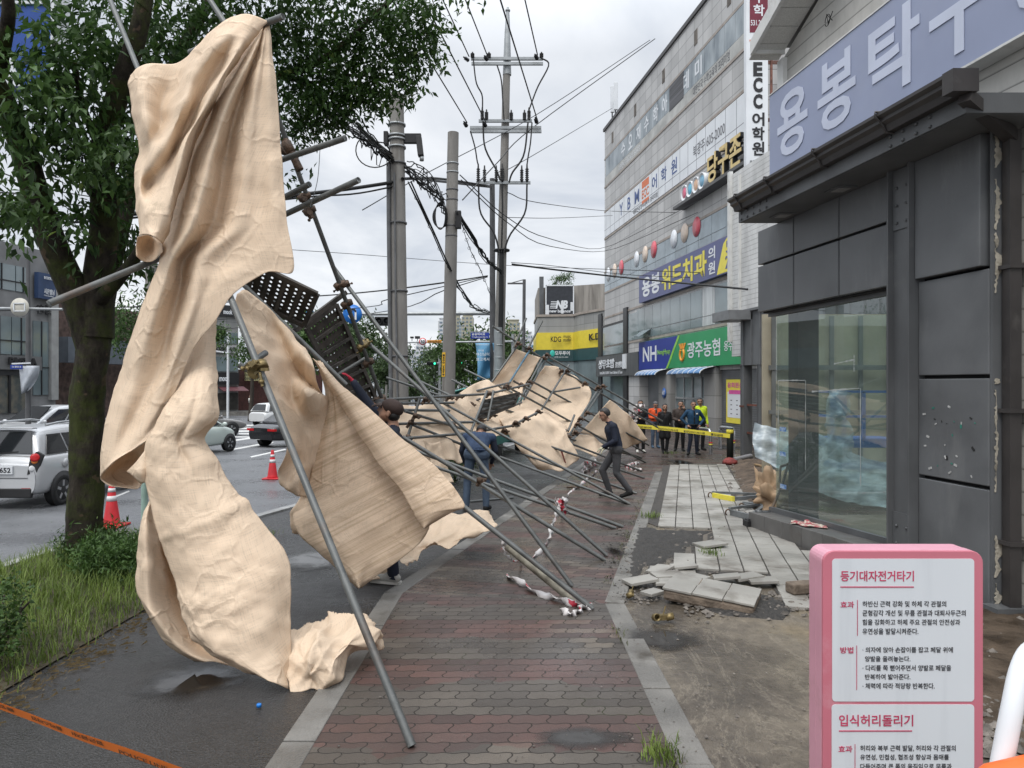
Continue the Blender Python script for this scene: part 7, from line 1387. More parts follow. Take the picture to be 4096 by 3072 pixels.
# far assembly
fp_ = [((265, 680, 13.4), g7(1840, 1540)), ((800, 1155, 14), g7(1825, 1536)), ((790, 1062, 15), g7(1895, 1455)), ((655, 890, 14.6), g7(1955, 1330)), ((475, 700, 15), g7(1935, 1275)), ((825, 577, 15.6), g7(1965, 1205)), ((910, 550, 16.2), g7(1965, 1125)), ((1055, 550, 17), (1990, 1062, 21)),
       ((1160, 340, 18), (2100, 870, 19.5)), ((1175, 390, 18.3), (2062, 920, 20)), ((740, 110, 17), (1190, 400, 18)), ((1010, 45, 17.5), (912, 280, 17.3)), ((1140, 65, 17.8), (1018, 300, 17.6)), ((985, 200, 17.5), (735, 556, 17)), ((1062, 262, 17.6), (850, 602, 17.2)), ((1155, 340, 17.8), (925, 765, 16.8)), ((1182, 350, 18), (945, 775, 17)),
       ((1597, 598, 18.6), (1290, 1082, 16.4)), ((1622, 606, 18.7), (1312, 1076, 16.5)), ((1352, 420, 18.6), (1110, 815, 16.8)), ((1395, 820, 17), (1345, 950, 16.6)), ((1330, 940, 16.6), (1245, 1180, 16)), ((-260, 705, 11.6), (700, 652, 14.6)), ((690, 655, 14.6), (1055, 568, 16.4)), ((-240, 730, 11.8), (430, 722, 13.4)), ((25, 780, 12), (395, 785, 13)),
       ((-70, 892, 12), (600, 876, 13.6)), ((52, 1006, 11.6), (545, 966, 13)), ((530, 968, 13), (905, 905, 14.2)), ((890, 908, 14.2), (1112, 795, 15.4)), ((600, 872, 14), (972, 720, 15.6)), ((430, 778, 14.4), (640, 690, 15)), ((158, 690, 12.2), (63, 992, 12)), ((697, 628, 14.2), (568, 952, 13.4)), ((748, 628, 14.4), (700, 865, 14)),
       ((40, 790, 12), (600, 962, 13.6)), ((110, 902, 12), (485, 1052, 12.8)), ((515, 455, 17.5), (900, 640, 17)), ((415, 538, 17), (720, 690, 16.5)), ((165, 552, 16.5), (480, 700, 16)), ((-110, 520, 15), (430, 700, 15.2)), ((560, 640, 15), (880, 560, 16.5)), ((850, 780, 15.6), g7(1935, 1168)), ((920, 900, 14.8), g7(1930, 1165)), ((1440, 600, 18.4), (1200, 640, 17.6))]
for i, (a, c) in enumerate(fp_):
    a = a if isinstance(a, V) else z7(*a); c = c if isinstance(c, V) else z7(*c); pipe(a, c, far_s, R0 * 1.04, m=(mat('pipe_blue', (.10, .19, .27), .5, .3, 6) if i == 14 else None))
for x, y, Y in ((470, 670, 14), (710, 652, 14.5), (835, 605, 15.4), (850, 590, 15.5), (965, 580, 16.1), (1035, 560, 16.4), (565, 735, 14.6), (640, 860, 14.1), (735, 820, 14.8), (920, 885, 14.2), (830, 945, 14), (1100, 795, 15.4), (1000, 850, 14.8), (1495, 805, 17.2), (1440, 850, 17), (1335, 990, 16.4), (1245, 1100, 16), (1285, 1080, 16.2), (1620, 590, 18.6), (1580, 600, 18.5), (1170, 340, 17.9), (1145, 365, 17.8), (940, 250, 17.3), (1030, 290, 17.6), (1330, 470, 18.4), (1475, 568, 18.5), (200, 700, 12.2), (-80, 720, 11.8), (80, 885, 12.1), (120, 830, 12), (1415, 895, 16.8), (1400, 960, 16.6), (1290, 470, 18.4), (390, 680, 13.6), (60, 1000, 11.8)):
    clamp(P(*z7(x, y, Y - .04)), (.4, .1, -.3), (.2, .3, .5), far_s, 1.3)
deck('weathered grey blue scaffold deck tilted among the far pipes', z7(665, 708, 14.1), z7(948, 645, 15.2), z7(905, 745, 15.0), z7(612, 842, 13.9), 3, mat('deck_pale', (.22, .22, .21), .6, .6, 3, st=(1, 1, 8), lo=.45, hi=.55))
# loose pipe on the asphalt and a thick pipe lying beside the leaning one
b = MB(); b.tube([gp_(1880, 2010), gp_(2052, 1994)], R0, 12); b.build('scaffold_pipe', m_pipe, label='short scaffold pipe lying on the asphalt behind the stooping man', cat='pipe')
b = MB(); b.tube([P(2025, 2185, 6.75), gp_(2298, 2418)], .031, 14); b.build('scaffold_pipe', mat('pipe_rusty', (.19, .165, .12), .7, .5, 9, .3, 50, c2=(.26, .24, .19)), label='rusty sandy pipe leaning on the footway under the taped grey pipe', cat='pipe')
b = MB(); b.bar(G(2268, 1958) + V((0, 0, .04)), G(2348, 1955) + V((0, 0, .04)), .05, .03); b.build('steel_bar', m_rust, label='short rusty flat bar lying on the bricks beside the white tape', cat='bar')
b = MB(); b.bar(P(2235, 1800, 15.6), P(2252, 1855, 15.6), .14, .02, (0, 1, 0)); b.build('red_plate', mat('plate_red', (.14, .035, .025), .6, .3, 4), label='rusty red steel post stub standing under the crossed far pipes', cat='post')
# ------------------------------------------------------------------ people
def pm_(name, c, **k): return mat(name, c, .75, k.get('var', .18), k.get('scale', 9), .15, 30, spec=.25)
m_skin = mat('skin', (.36, .205, .14), .55, .08, 8); m_hair = mat('hair_black', (.012, .011, .011), .5, .3, 30); m_eye = mat('eye_dark', (.012, .010, .009), .3)
m_navy = pm_('cloth_navy', (.016, .020, .034)); m_blue = pm_('cloth_blue', (.030, .050, .095)); m_jean = pm_('cloth_jean', (.060, .085, .125)); m_grey = pm_('cloth_grey', (.060, .060, .064)); m_black = pm_('cloth_black', (.012, .012, .013)); m_shoe = pm_('shoe_black', (.012, .012, .012))
m_white_ = pm_('cloth_white', (.55, .54, .50)); m_orange = pm_('cloth_orange', (.62, .09, .025)); m_neon = pm_('cloth_neon', (.50, .66, .03)); m_brown = pm_('cloth_brown', (.050, .038, .033)); m_police = pm_('cloth_police', (.015, .05, .10)); m_glove = pm_('glove_cream', (.50, .47, .33)); m_redg = pm_('glove_red', (.35, .02, .04))
J0 = dict(pel=(0, 0, .93), chest=(0, .0, 1.25), neck=(0, .005, 1.46), head=(0, .03, 1.615), hd=(0, 1, 0), shR=(.185, -.005, 1.405), elR=(.235, -.03, 1.13), wrR=(.245, .05, .89), hipR=(.085, 0, .91), knR=(.095, .03, .49), anR=(.10, -.015, .085), toR=(.12, .16, .035),
          shL=(-.185, -.005, 1.405), elL=(-.235, -.03, 1.13), wrL=(-.245, .05, .89), hipL=(-.085, 0, .91), knL=(-.095, .03, .49), anL=(-.10, -.015, .085), toL=(-.12, .16, .035), fR=None, fL=None)
def person(label, loc, yaw, hgt, top, bottom, shoe=None, gloves=None, sleeve=None, hair=None, vox=.014, group=None, coat=None, bulk=1.0, extra=None, skirt=None, capm=None, hairlen=0, cap_col=None, shirt=None, **kw):
    J = dict(J0); J.update(kw); J = {k: (V(v) if v is not None else None) for k, v in J.items()}; s = hgt / 1.735
    mats = [top, bottom, shoe or m_shoe, m_skin, m_eye, gloves or m_skin, sleeve or top, hair or m_hair, shirt or top]; pr = []
    def cap(a, c, r0, r1, mi): pr.append((V(a), V(c), r0, r1, mi))
    up = (J['neck'] - J['chest']).normalized(); rt = (J['shR'] - J['shL']).normalized(); fw = up.cross(rt).normalized()
    bk = bulk; hp = (J['hipR'] + J['hipL']) / 2; mid = hp.lerp(J['chest'], .45)
    for sgn, sh in ((1, J['shR']), (-1, J['shL'])):
        cap(J['chest'] + rt * .075 * sgn + up * .06 + fw * .01, hp + rt * .065 * sgn + V((0, 0, .10)), .115 * bk, .105 * bk, 0); cap(J['neck'] - up * .03, sh - up * .015, .062, .07 * bk, 0)
    cap(J['chest'] + fw * .02, mid + fw * .015, .115 * bk, .105 * bk, 8); cap(J['hipR'] + V((0, 0, .03)), J['hipL'] + V((0, 0, .03)), .108 * bk, .108 * bk, 0 if coat else 1)
    cap(J['neck'] - up * .06, J['neck'] + up * .04 + fw * .01, .058, .053, 3)
    for a in 'RL':
        cap(J['sh' + a], J['el' + a], .062 * bk, .052, 6); cap(J['el' + a], J['wr' + a], .052, .038, 6)
        cap(J['hip' + a], J['kn' + a], .092, .068, 1); cap(J['kn' + a], J['an' + a] + V((0, 0, .02)), .068, .056, 1); an, to = J['an' + a], J['to' + a]
        cap(an + V((0, 0, -.04)) - (to - an).normalized() * .03, to, .046, .038, 2); cap(an, an.lerp(to, .5) + V((0, 0, -.02)), .045, .042, 2)
        if coat: cap(J['hip' + a] + V((0, 0, .02)), J['hip' + a].lerp(J['kn' + a], coat) , .115, .12, 0)
        w_ = J['wr' + a]; fd = (J['f' + a] - w_).normalized() if J['f' + a] is not None else (w_ - J['el' + a]).normalized(); pn = fd.cross(rt if abs(fd.dot(rt)) < .8 else fw).normalized(); sd_ = fd.cross(pn).normalized()
        for k, (o, l1, l2) in enumerate(((-.030, .040, .030), (-.010, .046, .034), (.010, .043, .032), (.029, .034, .025))):   # four fingers, bent at the knuckle
            cap(w_ + fd * .015, w_ + fd * .075 + sd_ * o, .021, .012, 5); k0 = w_ + fd * .08 + sd_ * o; k1 = k0 + fd * l1 + pn * .012; cap(k0, k1, .0105, .0098, 5); cap(k1, k1 + (fd * .7 + pn * .7) * l2, .0095, .0085, 5)
        ts_ = 1 if (sd_.dot(V((0, 1, 0))) > 0) else -1; t0 = w_ + fd * .025 + sd_ * .022 * ts_; t1 = t0 + (fd * .55 + sd_ * ts_ * .75 + pn * .25) * .045; cap(t0, t1, .015, .012, 5); cap(t1, t1 + (fd * .8 + sd_ * ts_ * .25 + pn * .3) * .03, .0115, .010, 5)
    h = J['head']; hf = J['hd'].normalized(); hu = (h - J['neck']).normalized(); hu = (hu - hf * hu.dot(hf)).normalized(); hr = hf.cross(hu).normalized()
    cap(h + hu * .045 - hf * .02, h + hu * .035 + hf * .025, .082, .078, 3); cap(h - hu * .045 + hf * .02, h - hu * .075 + hf * .045, .060, .042, 3); cap(h, h - hu * .03 + hf * .03, .072, .066, 3)
    cap(h + hf * .098 + hu * .015, h + hf * .112 - hu * .022, .010, .015, 3)
    for sg_ in (-1, 1):
        cap(h + hr * .078 * sg_ + hu * .012, h + hr * .084 * sg_ - hu * .03 - hf * .005, .017, .011, 3); e_ = h + hr * .033 * sg_ + hf * .088 + hu * .018; cap(e_ - hr * .010, e_ + hr * .010, .0095, .0095, 4); cap(e_ + hu * .022 - hr * .016 + hf * .002, e_ + hu * .022 + hr * .016 + hf * .002, .007, .006, 7)
    m0 = h - hu * .062 + hf * .082; cap(m0 - hr * .02, m0 + hr * .02, .008, .008, 4)
    b = MB()
    for a, c, r0, r1, mi in pr:
        d = (c - a); ln = d.length; d = d.normalized() if ln > 1e-5 else V((0, 0, 1)); n_ = 4; pts, rs = [], []
        for t in (-1, -.8, -.45): pts.append(a + d * r0 * t); rs.append(r0 * sqrt(max(0, 1 - t * t)) + 1e-4)
        pts.append(a); rs.append(r0); pts.append(c); rs.append(r1)
        for t in (.45, .8, 1): pts.append(c + d * r1 * t); rs.append(r1 * sqrt(max(0, 1 - t * t)) + 1e-4)
        b.tube(pts, rs, 12)
    me = bpy.data.meshes.new('p'); me.from_pydata(b.v, [], b.f); ob = bpy.data.objects.new('p', me); col.objects.link(ob)
    rm = ob.modifiers.new('r', 'REMESH'); rm.mode = 'VOXEL'; rm.voxel_size = vox; sm = ob.modifiers.new('s', 'SMOOTH'); sm.iterations = 2; sm.factor = .5
    dg = bpy.context.evaluated_depsgraph_get(); me2 = bpy.data.meshes.new_from_object(ob.evaluated_get(dg)); bpy.data.objects.remove(ob); me2.name = 'person'
    n = len(me2.polygons); cen = np.empty(n * 3, dtype=np.float32); me2.polygons.foreach_get('center', cen); cen = cen.reshape(-1, 3); best = np.full(n, 1e9); idx = np.zeros(n, dtype=np.int32)
    for a, c, r0, r1, mi in pr:
        a_, d_ = np.array(a), np.array(c) - np.array(a); t = np.clip(((cen - a_) @ d_) / max(1e-9, d_ @ d_), 0, 1); ds = np.linalg.norm(cen - a_ - t[:, None] * d_, axis=1) - (r0 + (r1 - r0) * t)
        if mi in (4, 7): ds -= .004
        q = ds < best; best[q] = ds[q]; idx[q] = mi
    me2.materials.clear()
    for m in mats: me2.materials.append(m)
    me2.polygons.foreach_set('material_index', idx); me2.polygons.foreach_set('use_smooth', np.ones(n, dtype=bool)); me2.update()
    o = bpy.data.objects.new('person', me2); col.objects.link(o); o.location = loc; o.rotation_euler = (0, 0, yaw); o.scale = (s, s, s); OFF[o.name] = V((0, 0, 0)); tag(o, label, 'person', group)
    def child(nm, fn, m):
        b = MB(); fn(b); return b.build(nm, m, o)
    M3 = Matrix((hr, hf, hu)).transposed()
    def hairf(b):
        n_, m_ = 18, 10; vs = []
        for i in range(m_ + 1):
            th = pi * i / m_ * .62
            for k in range(n_):
                ph = 2 * pi * k / n_; fr = sin(ph); lim = 1.0 if fr < .3 else .52; t2 = min(th, pi * .62 * lim) if fr > .3 else th * (1.12 + hairlen * (.35 if fr < .3 else 0)); w_ = 1 + .05 * noise.noise((k * .9, i * .9, yaw + hgt * 9))
                vs.append(h + hu * .035 - hf * .008 + M3 @ V((.094 * w_ * sin(t2) * cos(ph), .106 * w_ * sin(t2) * sin(ph), .106 * w_ * cos(t2) - (hairlen * .1 * max(0, t2 - 1.6)))))
        b.add(vs, [(i * n_ + k, i * n_ + (k + 1) % n_, (i + 1) * n_ + (k + 1) % n_, (i + 1) * n_ + k) for i in range(m_) for k in range(n_)], True)
    if cap_col is None: child('hair', hairf, hair or m_hair)
    else:
        def capf(b):
            b.ell(h + hu * .055 - hf * .005, (.099, .112, .082), 18, 10, M3); rows = [[h + hu * (.052 - .05 * t * t) + hf * (.09 + .085 * t) + hr * (x * .085 * (1 - .25 * t * t)) + hu * (-.02 * x * x) for x in [q / 4 for q in range(-4, 5)]] for t in (0, .4, .8, 1)]; b.grid(rows); b.grid([[p - hu * .008 for p in r] for r in rows][::-1])
        child('cap', capf, cap_col); child('hair', lambda b: b.ell(h - hf * .045 - hu * .01, (.083, .062, .06), 12, 8, M3), m_hair)
    if extra: extra(o, J, h, hf, hu, hr, child)
    return o
def at_g(u, Y): return V(((u - CX) / F * Y, Y, gz(Y) + .012))
def belt(o, J, h, hf, hu, hr, child): child('belt', lambda b: b.lathe([(.155, -.02), (.16, -.02), (.16, .02), (.155, .02)], (J['pel'].x, J['pel'].y, J['pel'].z + .05), 18), m_shoe)
# the man walking past, in profile
def pockets(o, J, h, hf, hu, hr, child):
    child('collar', lambda b: b.tube([J['neck'] + V((.055 * cos(t), .06 * sin(t), .0)) for t in [k * pi / 8 for k in range(17)]], .016, 6, False), m_navy)
    child('hem', lambda b: b.tube([J['pel'] + V((.15 * cos(t), .125 * sin(t) , .02)) for t in [k * pi / 12 for k in range(25)]], .014, 6, False), m_navy)
person('balding man walking in navy jacket and grey trousers with a cream work glove', V((1.90, 13.35, gz(13.35) + .01)), pi / 2, 1.72, m_navy, m_grey, gloves=m_glove, vox=.011, bulk=1.12, extra=pockets, hair=mat('hair_dark', (.022, .020, .019), .5, .3, 30),
       pel=(0, -.06, .90), chest=(0, .0, 1.22), neck=(0, .07, 1.42), head=(0, .155, 1.555), hd=(0, .95, -.28), shR=(.18, .03, 1.36), shL=(-.18, .02, 1.36), elL=(-.235, -.01, 1.09), wrL=(-.20, .21, .97), fL=(-.18, .34, .90), elR=(.235, -.05, 1.09), wrR=(.22, .12, .92),
       hipR=(.085, -.05, .88), knR=(.09, .19, .50), anR=(.09, .06, .10), toR=(.10, .23, .04), hipL=(-.085, -.06, .88), knL=(-.09, -.05, .47), anL=(-.09, -.30, .12), toL=(-.10, -.14, .035))
# stooping man seen from behind
person('stooping man seen from behind in a blue work jacket and jeans among the pipes', V((-.585, 11.75, gz(11.75) + .01)), -.08, 1.74, m_blue, m_jean, sleeve=m_navy, vox=.012, bulk=1.16, extra=lambda o, J, h, hf, hu, hr, child: child('hem', lambda b: b.tube([J['pel'] + V((.175 * cos(t), .15 * sin(t), .06 - .03 * sin(t))) for t in [k * pi / 12 for k in range(25)]], .016, 6, False), m_blue),
       pel=(0, .0, .93), chest=(0, .21, 1.14), neck=(0, .40, 1.23), head=(.01, .52, 1.27), hd=(0, .5, -.88), shR=(.22, .31, 1.19), shL=(-.22, .31, 1.19), elR=(.28, .30, .96), wrR=(.20, .42, .76), elL=(-.29, .28, .96), wrL=(-.24, .36, .74), hipR=(.10, 0, .90), hipL=(-.10, 0, .90), knR=(.15, .03, .48), knL=(-.16, .04, .48), anR=(.16, -.03, .085), anL=(-.17, -.03, .085), toR=(.20, .14, .035), toL=(-.22, .14, .035))
# man in the brown cap behind the striped sheet, and a helper beyond him
m_cap = pm_('cap_brown', (.045, .030, .026)); m_train = pm_('trainer_white', (.42, .41, .38))
def capx(o, J, h, hf, hu, hr, child):
    for a in 'RL':
        an, to = J['an' + a], J['to' + a]; d = (to - an); d.z = 0; d.normalize(); sd_ = V((d.y, -d.x, 0))
        child('sole', lambda b: b.prism([V((an.x, an.y, .0)) - d * .075 + sd_ * .035, V((to.x, to.y, 0)) + d * .035 + sd_ * .04, V((to.x, to.y, 0)) + d * .055, V((to.x, to.y, 0)) + d * .035 - sd_ * .04, V((an.x, an.y, 0)) - d * .075 - sd_ * .035], (0, 0, .025)), m_white_)
        child('side_stripe', lambda b: b.prism([an + sd_ * k_ * .049 - d * .05 + V((0, 0, -.035)) for k_ in (-1,)] + [an - sd_ * .05 + d * .02 + V((0, 0, -.03)), an - sd_ * .05 - d * .03 + V((0, 0, .0))], sd_ * -.004), m_navy)
person('man in a brown cap and white trainers hauling at the scaffold behind the striped tarp', V((-1.22, 7.28, gz(7.28) + .01)), pi / 2, 1.87, m_navy, m_navy, shoe=m_train, gloves=m_redg, vox=.011, cap_col=m_cap, extra=capx,
       head=(0, .03, 1.60), hd=(0, .90, .42), neck=(0, -.01, 1.46), shR=(.19, .06, 1.44), elR=(.17, .26, 1.66), wrR=(.14, .40, 1.88), fR=(.13, .47, 1.97), elL=(-.24, .12, 1.18), wrL=(-.14, .33, 1.25), hipL=(-.085, 0, .91), anL=(-.10, -.02, .085), toL=(-.04, .16, .04), anR=(.12, .22, .085), toR=(.14, .38, .04), knR=(.1, .18, .5))
person('dark haired helper mostly hidden behind the man in the brown cap', V((-1.52, 8.3, gz(8.3) + .01)), pi / 2, 1.84, m_navy, m_black, vox=.015, hd=(0, .95, .2), elR=(.25, .1, 1.2), wrR=(.15, .3, 1.3))
# onlookers by the bank
def glasses(o, J, h, hf, hu, hr, child):
    def f(b):
        for s in (-1, 1): b.tube([h + hr * (.034 * s + .026 * cos(t)) + hf * .104 + hu * (.018 + .02 * sin(t)) for t in [k * pi / 6 for k in range(13)]], .0045, 5, False); b.tube([h + hr * .06 * s + hf * .10 + hu * .022, h + hr * .088 * s + hu * .02], .0045, 5)
        b.tube([h + hr * -.008 + hf * .108 + hu * .02, h + hr * .008 + hf * .108 + hu * .02], .0045, 5)
    child('glasses', f, m_eye)
gr_ = 'onlookers standing by the bank'
person('young onlooker in glasses and black top half hidden by the pointed tarp', at_g(2561, 24), pi, 1.76, m_black, m_black, shoe=m_white_, sleeve=m_navy, group=gr_, extra=glasses, elR=(.24, -.02, 1.14), wrR=(.08, .17, 1.14), elL=(-.24, -.02, 1.14), wrL=(-.1, .17, 1.1), fR=(0, .2, 1.15), fL=(0, .2, 1.12))
def vest(o, J, h, hf, hu, hr, child):
    child('shirt_front', lambda b: b.grid([[V((x, .128 + .008 * cos(x * 30), z)) for x in (-.035, 0, .035)] for z in (1.05, 1.2, 1.33, 1.42)]), m_grey); child('collar', lambda b: b.tube([J['neck'] + V((.06 * cos(t), .06 * sin(t) + .01, -.02)) for t in [k * pi / 8 for k in range(17)]], .014, 6, False), m_white_)
person('grey haired man in an orange vest looking down at his hands', at_g(2620, 26.2), pi + .15, 1.72, m_orange, m_jean, sleeve=m_orange, hair=mat('hair_grey', (.10, .10, .105), .6, .3, 40), group=gr_, extra=vest, bulk=1.08, head=(0, .055, 1.60), hd=(0, .85, -.5), elR=(.24, -.02, 1.13), wrR=(.09, .20, 1.12), elL=(-.24, -.02, 1.13), wrL=(-.05, .22, 1.14), fR=(.0, .24, 1.13), fL=(.02, .26, 1.15), shoe=pm_('shoe_blue', (.05, .09, .14)))
person('woman in a long black coat with a black bob standing before the yellow tape', at_g(2659, 23.7), pi, 1.64, m_black, m_black, coat=.75, group=gr_, hairlen=1.6, bulk=.95, anR=(.06, -.01, .085), anL=(-.06, -.01, .085), toR=(.07, .15, .035), toL=(-.07, .15, .035))
person('man in a dark brown jacket holding one hand up to his face', at_g(2720, 24.6), pi - .1, 1.74, m_brown, m_black, group=gr_, bulk=1.1, head=(-.02, .03, 1.61), elL=(-.27, .06, 1.18), wrL=(-.14, .12, 1.46), fL=(-.10, .11, 1.58), elR=(.25, .0, 1.12), wrR=(.10, .19, 1.08), fR=(0, .22, 1.08), anR=(.15, 0, .085), toR=(.20, .15, .035))
def police(o, J, h, hf, hu, hr, child):
    belt(o, J, h, hf, hu, hr, child); child('badge', lambda b: b.lathe([(0, 0), (.032, 0), (.032, .006), (0, .008)], (-.085, .142, 1.33), 12, (0, 1, 0)), m_white_)
    child('tie', lambda b: b.grid([[V((x, .142, z)) for x in (-.02, .02)] for z in (1.05, 1.2, 1.42)]), m_black); child('epaulette', lambda b: [b.box(V((s * .14, 0, 1.475)), (.09, .05, .012), (1, 0, -.15 * s)) for s in (-1, 1)], m_black)
person('police officer in a blue uniform shirt with both hands on his hips', at_g(2773, 23), pi, 1.74, m_police, m_navy, group=gr_, bulk=1.1, extra=police, hair=MATS['hair_dark'], elR=(.37, -.06, 1.16), wrR=(.20, .05, .98), elL=(-.37, -.06, 1.16), wrL=(-.20, .05, .98), fR=(.12, .1, .93), fL=(-.12, .1, .93), anR=(.15, 0, .085), anL=(-.13, -.04, .085), toR=(.22, .14, .035), toL=(-.18, .12, .035))
person('young man in a bright yellow safety jacket standing behind the police officer', at_g(2800, 25), pi + .2, 1.84, m_neon, m_black, group=gr_, bulk=1.1, head=(.02, .03, 1.61), hd=(.4, .9, -.1), hairlen=.5)
person('distant walker in a dark open jacket and white shirt on the far pavement', V(((1001 - CX) / F * 74, 74, -.98)), pi - .4, 1.74, m_white_, m_black, sleeve=m_navy, vox=.03, elR=(.24, .0, 1.14), wrR=(.1, .2, 1.2))
# ------------------------------------------------------------------ vehicles
m_silver = mat('paint_silver', (.52, .53, .54), .3, .04, 2, metal=.2, coat=.6); m_whitec = mat('paint_white', (.62, .63, .63), .3, .03, 2, coat=.6); m_greyc = mat('paint_grey', (.20, .195, .19), .3, .04, 2, metal=.3, coat=.6); m_blackc = mat('paint_black', (.012, .012, .014), .25, .05, 2, coat=.7); m_mint = mat('paint_mint', (.50, .56, .52), .3, .04, 2, coat=.6)
m_cglass = mat('car_glass', (.012, .014, .016), .06, .1, 2, spec=.9); m_tyre = mat('tyre', (.018, .018, .018), .85, .2, 20); m_alloy = mat('alloy', (.40, .41, .42), .35, .1, 5, metal=.6); m_trimb = mat('bumper_black', (.02, .02, .021), .6, .1)
m_redl = mat('lamp_red', (.45, .012, .015), .2, .1, 20); m_amb = mat('lamp_amber', (.55, .16, .03), .25); m_clear = mat('lamp_clear', (.55, .56, .57), .15)
def ss_(o):
    m = o.modifiers.new('w', 'WELD'); m.merge_threshold = .001; m = o.modifiers.new('u', 'SUBSURF'); m.levels = m.render_levels = 2
def car(label, x, y, yaw, paint, st, gh, Wd=1.62, zr=.31, wb=(-1.15, 1.2), group='cars on the wet road', rails=False):
    """st: (y, zbottom, zbelt, half-width); gh: rear base, rear roof, front roof, front base as (y, z, half-width)"""
    t = thing('parked_car' if group is None else 'car', label, 'car', (x, y, gz(y) - .13), group, rz=yaw); b = MB(); rings = []
    for yy, zb, zt, w_ in st:
        half = [(w_ * .88, zb), (w_ * .97, zb + .10), (w_, zb + (zt - zb) * .45), (w_ * .99, zb + (zt - zb) * .72), (w_ * .93, zt - .02), (w_ * .80, zt + .012), (w_ * .35, zt + .03)]
        rings.append([V((a, yy, z)) for a, z in half] + [V((-a, yy, z)) for a, z in half[::-1]])
    b.grid([r + [r[0]] for r in rings]); n = len(rings[0]); b.add([q * .5 + V((0, rings[0][0].y * .5 - .012, .3)) if False else q for q in rings[0]], [tuple(range(n))], False); b.add(rings[-1], [tuple(range(n - 1, -1, -1))], False); body = b.build('body', paint, t); ss_(body)
    b = MB(); (y0, z0, w0), (y1, z1, w1), (y2, z2, w2), (y3, z3, w3) = gh; rg = []
    for yy, zz, w_, zb, wb_ in ((y0, z0, w0, z0 - .03, w0), (y1 - .10, z1 - .06, w1 + .01, z0 - .03, w0), (y1, z1, w1, z0 - .03, w0), ((y1 + y2) / 2, z1 + .03, (w1 + w2) / 2, (z0 + z3) / 2 - .03, (w0 + w3) / 2), (y2, z2, w2, z3 - .03, w3), (y3, z3, w3, z3 - .03, w3)):
        rg.append([V((wb_, yy, zb)), V((w_ + .02, yy, zz - .08 if zz - zb > .1 else zz)), V((w_ * .9, yy, zz - .01)), V((w_ * .5, yy, zz + .015)), V((-w_ * .5, yy, zz + .015)), V((-w_ * .9, yy, zz - .01)), V((-w_ - .02, yy, zz - .08 if zz - zb > .1 else zz)), V((-wb_, yy, zb))])
    b.grid(rg); ss_(b.build('roof', paint, t))
    def quad(nm, ps, m, off): n_ = (V(ps[1]) - V(ps[0])).cross(V(ps[-1]) - V(ps[0])).normalized(); b = MB(); b.prism([V(p) + n_ * off for p in ps], -n_ * off * .9); return b.build(nm, m, t)
    lerp3 = lambda a, c, k: V(a).lerp(V(c), k); A, B = V((-w0, y0, z0)), V((w0, y0, z0)); C, D = V((w1, y1 - .06, z1)), V((-w1, y1 - .06, z1))
    quad('rear_window', [lerp3(A, B, .08).lerp(lerp3(D, C, .08), .08), lerp3(A, B, .92).lerp(lerp3(D, C, .92), .08), lerp3(A, B, .90).lerp(lerp3(D, C, .90), .88), lerp3(A, B, .10).lerp(lerp3(D, C, .10), .88)], m_cglass, .03)
    A, B = V((w3, y3, z3)), V((-w3, y3, z3)); C, D = V((-w2, y2, z2)), V((w2, y2, z2)); quad('windscreen', [lerp3(A, B, .06).lerp(lerp3(D, C, .06), .05), lerp3(A, B, .94).lerp(lerp3(D, C, .94), .05), lerp3(A, B, .92).lerp(lerp3(D, C, .92), .92), lerp3(A, B, .08).lerp(lerp3(D, C, .08), .92)], m_cglass, .03)
    for s in (1, -1):
        for ka, kb in ((.06, .30), (.33, .62), (.65, .94)):
            lo = lambda k: V((s * (w0 + (w3 - w0) * k + .004), y0 + .05 + (y3 - y0 - .1) * k, z0 + (z3 - z0) * k + .02)); hi = lambda k: V((s * (w1 + (w2 - w1) * k + .022), y1 + .02 + (y2 - y1 - .04) * k, z1 - .11))
            ps = [lo(ka), lo(kb), hi(kb), hi(ka)]; b = MB(); ps = [p + V((s * .012, 0, 0)) for p in ps]; b.prism(ps if s > 0 else ps[::-1], (-s * .01, 0, 0)); b.build('side_window', m_cglass, t)
    for yy in wb:
        for s in (1, -1):
            c = V((s * (Wd / 2 - .09), yy, zr)); ax = V((s, 0, 0)); b = MB(); b.lathe([(zr * .62, -.09), (zr * .96, -.09), (zr, -.06), (zr, .06), (zr * .95, .09), (zr * .66, .095), (zr * .62, .06)], c, 28, ax); w_ = b.build('wheel', m_tyre, t); b = MB(); b.lathe([(0, .05), (.06, .085), (.07, .06), (zr * .5, .05), (zr * .58, .07), (zr * .64, .092), (zr * .64, .02), (0, .02)], c, 28, ax)
            for k in range(5): a = k * 2 * pi / 5 + .3; d = V((0, cos(a), sin(a))); b.bar(c + ax * .075 + d * .04, c + ax * .082 + d * zr * .6, .05, .03, ax)
            b.build('rim', m_alloy, w_); b = MB(); b.lathe([(0, .0), (zr * 1.16, .0), (zr * 1.16, .012), (0, .014)], V((s * (Wd / 2 - .012), yy, zr + .01)), 28, ax); b.build('wheel_arch', m_trimb, t)
    for s in (1, -1): b = MB(); b.ell((s * (w3 + .12), y3 - .18, z3 + .06), (.10, .06, .075)); b.build('mirror', paint, t)
    return t
hatch = [(-1.78, .30, .80, .72), (-1.72, .25, .97, .78), (-1.45, .24, .99, .80), (-.6, .22, .98, .81), (.5, .22, .95, .81), (1.1, .23, .92, .79), (1.55, .26, .82, .74), (1.78, .32, .68, .60)]
c1 = car('silver hatchback seen from behind at the picture edge by the mossy tree', -9.26, 14.5, radians(0), m_silver, hatch, [(-1.66, .98, .70), (-1.38, 1.46, .55), (.25, 1.49, .56), (1.05, .96, .70)], 1.62, .30, (-1.12, 1.2))
